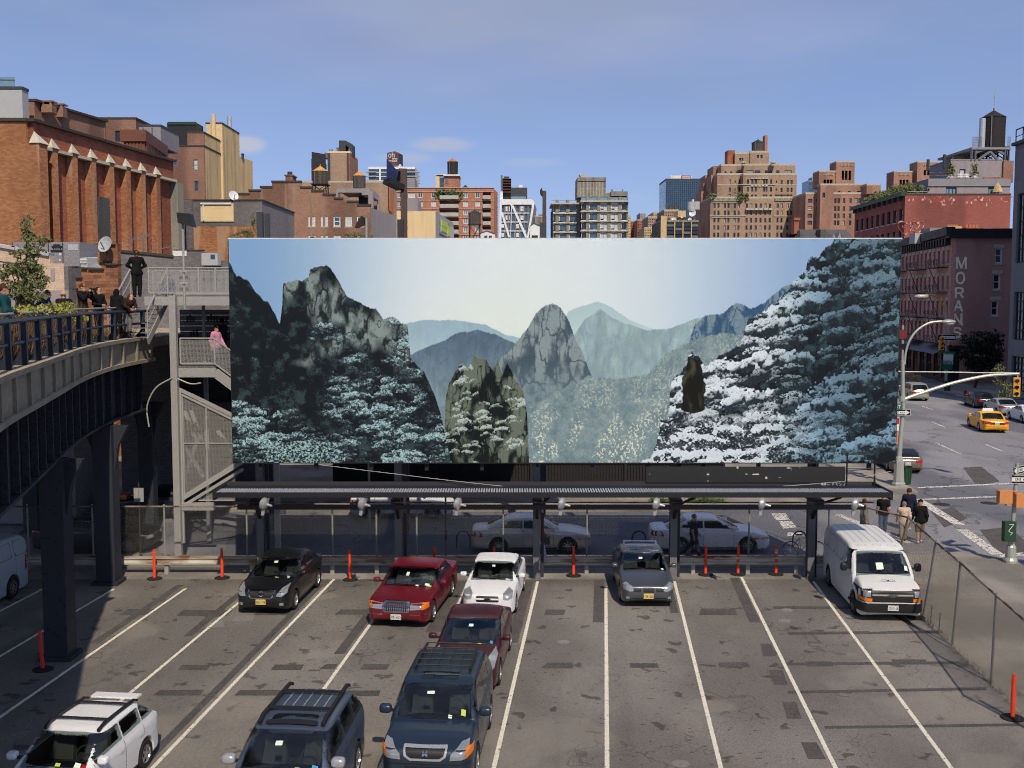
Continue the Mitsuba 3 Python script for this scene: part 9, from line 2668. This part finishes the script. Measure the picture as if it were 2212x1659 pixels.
# --- posts and lights standing behind the billboard
k = thing('sign_gantry','tall brown steel post with a blue sign panel and catwalk standing behind the billboard','sign')
d = 46; X = lambda q_,dd=d: at_x(q_,430,dd); Z = lambda q_,dd=d: at_z(q_,dd)
part(k,'post',MB().box(X(865.5),X(878.5),d,d + .25,0,Z(364)),M('brown_steel',S(84,66,60,.8),.6)); part(k,'lower_post',MB().box(X(859),X(872),d - .3,d - .05,0,Z(475)),'dark_steel')
part(k,'sign_panel',MB().hexa([(X(838),d - .5,Z(392)),(X(862),d + 1.0,Z(388)),(X(862),d + 1.1,Z(388)),(X(838),d - .4,Z(392)),(X(839),d - .5,Z(346)),(X(862),d + 1.0,Z(372)),(X(862),d + 1.1,Z(372)),(X(839),d - .4,Z(346))]),'mural_blue','blue sign panel seen at a sharp angle'); part(k,'catwalk',MB().bar((X(838),d - .4,Z(393)),(X(866),d + .1,Z(405)),.5,.22),'black_clad'); part(k,'strut',MB().bar((X(866),d,Z(366)),(X(858),d + .6,Z(385)),.12),'brown_steel')
k = thing('steel_post','pair of dark steel posts just above the left part of the billboard','post')
part(k,'post',MB().box(X(553),X(566),d,d + .25,0,Z(458)),'charcoal'); part(k,'post',MB().box(X(567),X(576),d + .3,d + .5,0,Z(460)),'charcoal')
k = thing('steel_post','dark post with an angled light above the middle of the billboard','post')
part(k,'post',MB().box(X(1172),X(1180),d,d + .2,0,Z(412)),'brown_steel'); part(k,'lower_post',MB().box(X(1166),X(1180),d - .25,d - .05,0,Z(482)),'charcoal')
part(k,'light',MB().hexa([(X(1168),d,Z(418)),(X(1174),d,Z(424)),(X(1174),d + .6,Z(424)),(X(1168),d + .6,Z(418)),(X(1166),d,Z(412)),(X(1170),d,Z(405)),(X(1175),d + .6,Z(415)),(X(1167),d + .6,Z(410))]),'black_clad')
k = thing('pole_floodlight','black box floodlight on a grey pole just above the billboard below the grey side wall','floodlight')
X = lambda q_,dd=45: at_x(zc(q_,0)[0],490,dd); Z = lambda q_,dd=45: at_z(zc(0,q_)[1],dd)
part(k,'pole',MB().tube([(X(1370),45,0),(X(1370),45,Z(870))],.05,8),'galv'); part(k,'housing',MB().hexa([(X(1265),44.7,Z(970)),(X(1345),44.7,Z(940)),(X(1345),45.3,Z(940)),(X(1265),45.3,Z(970)),(X(1280),44.7,Z(925)),(X(1330),44.7,Z(850)),(X(1375),45.3,Z(885)),(X(1290),45.3,Z(925))]),'trim_black')
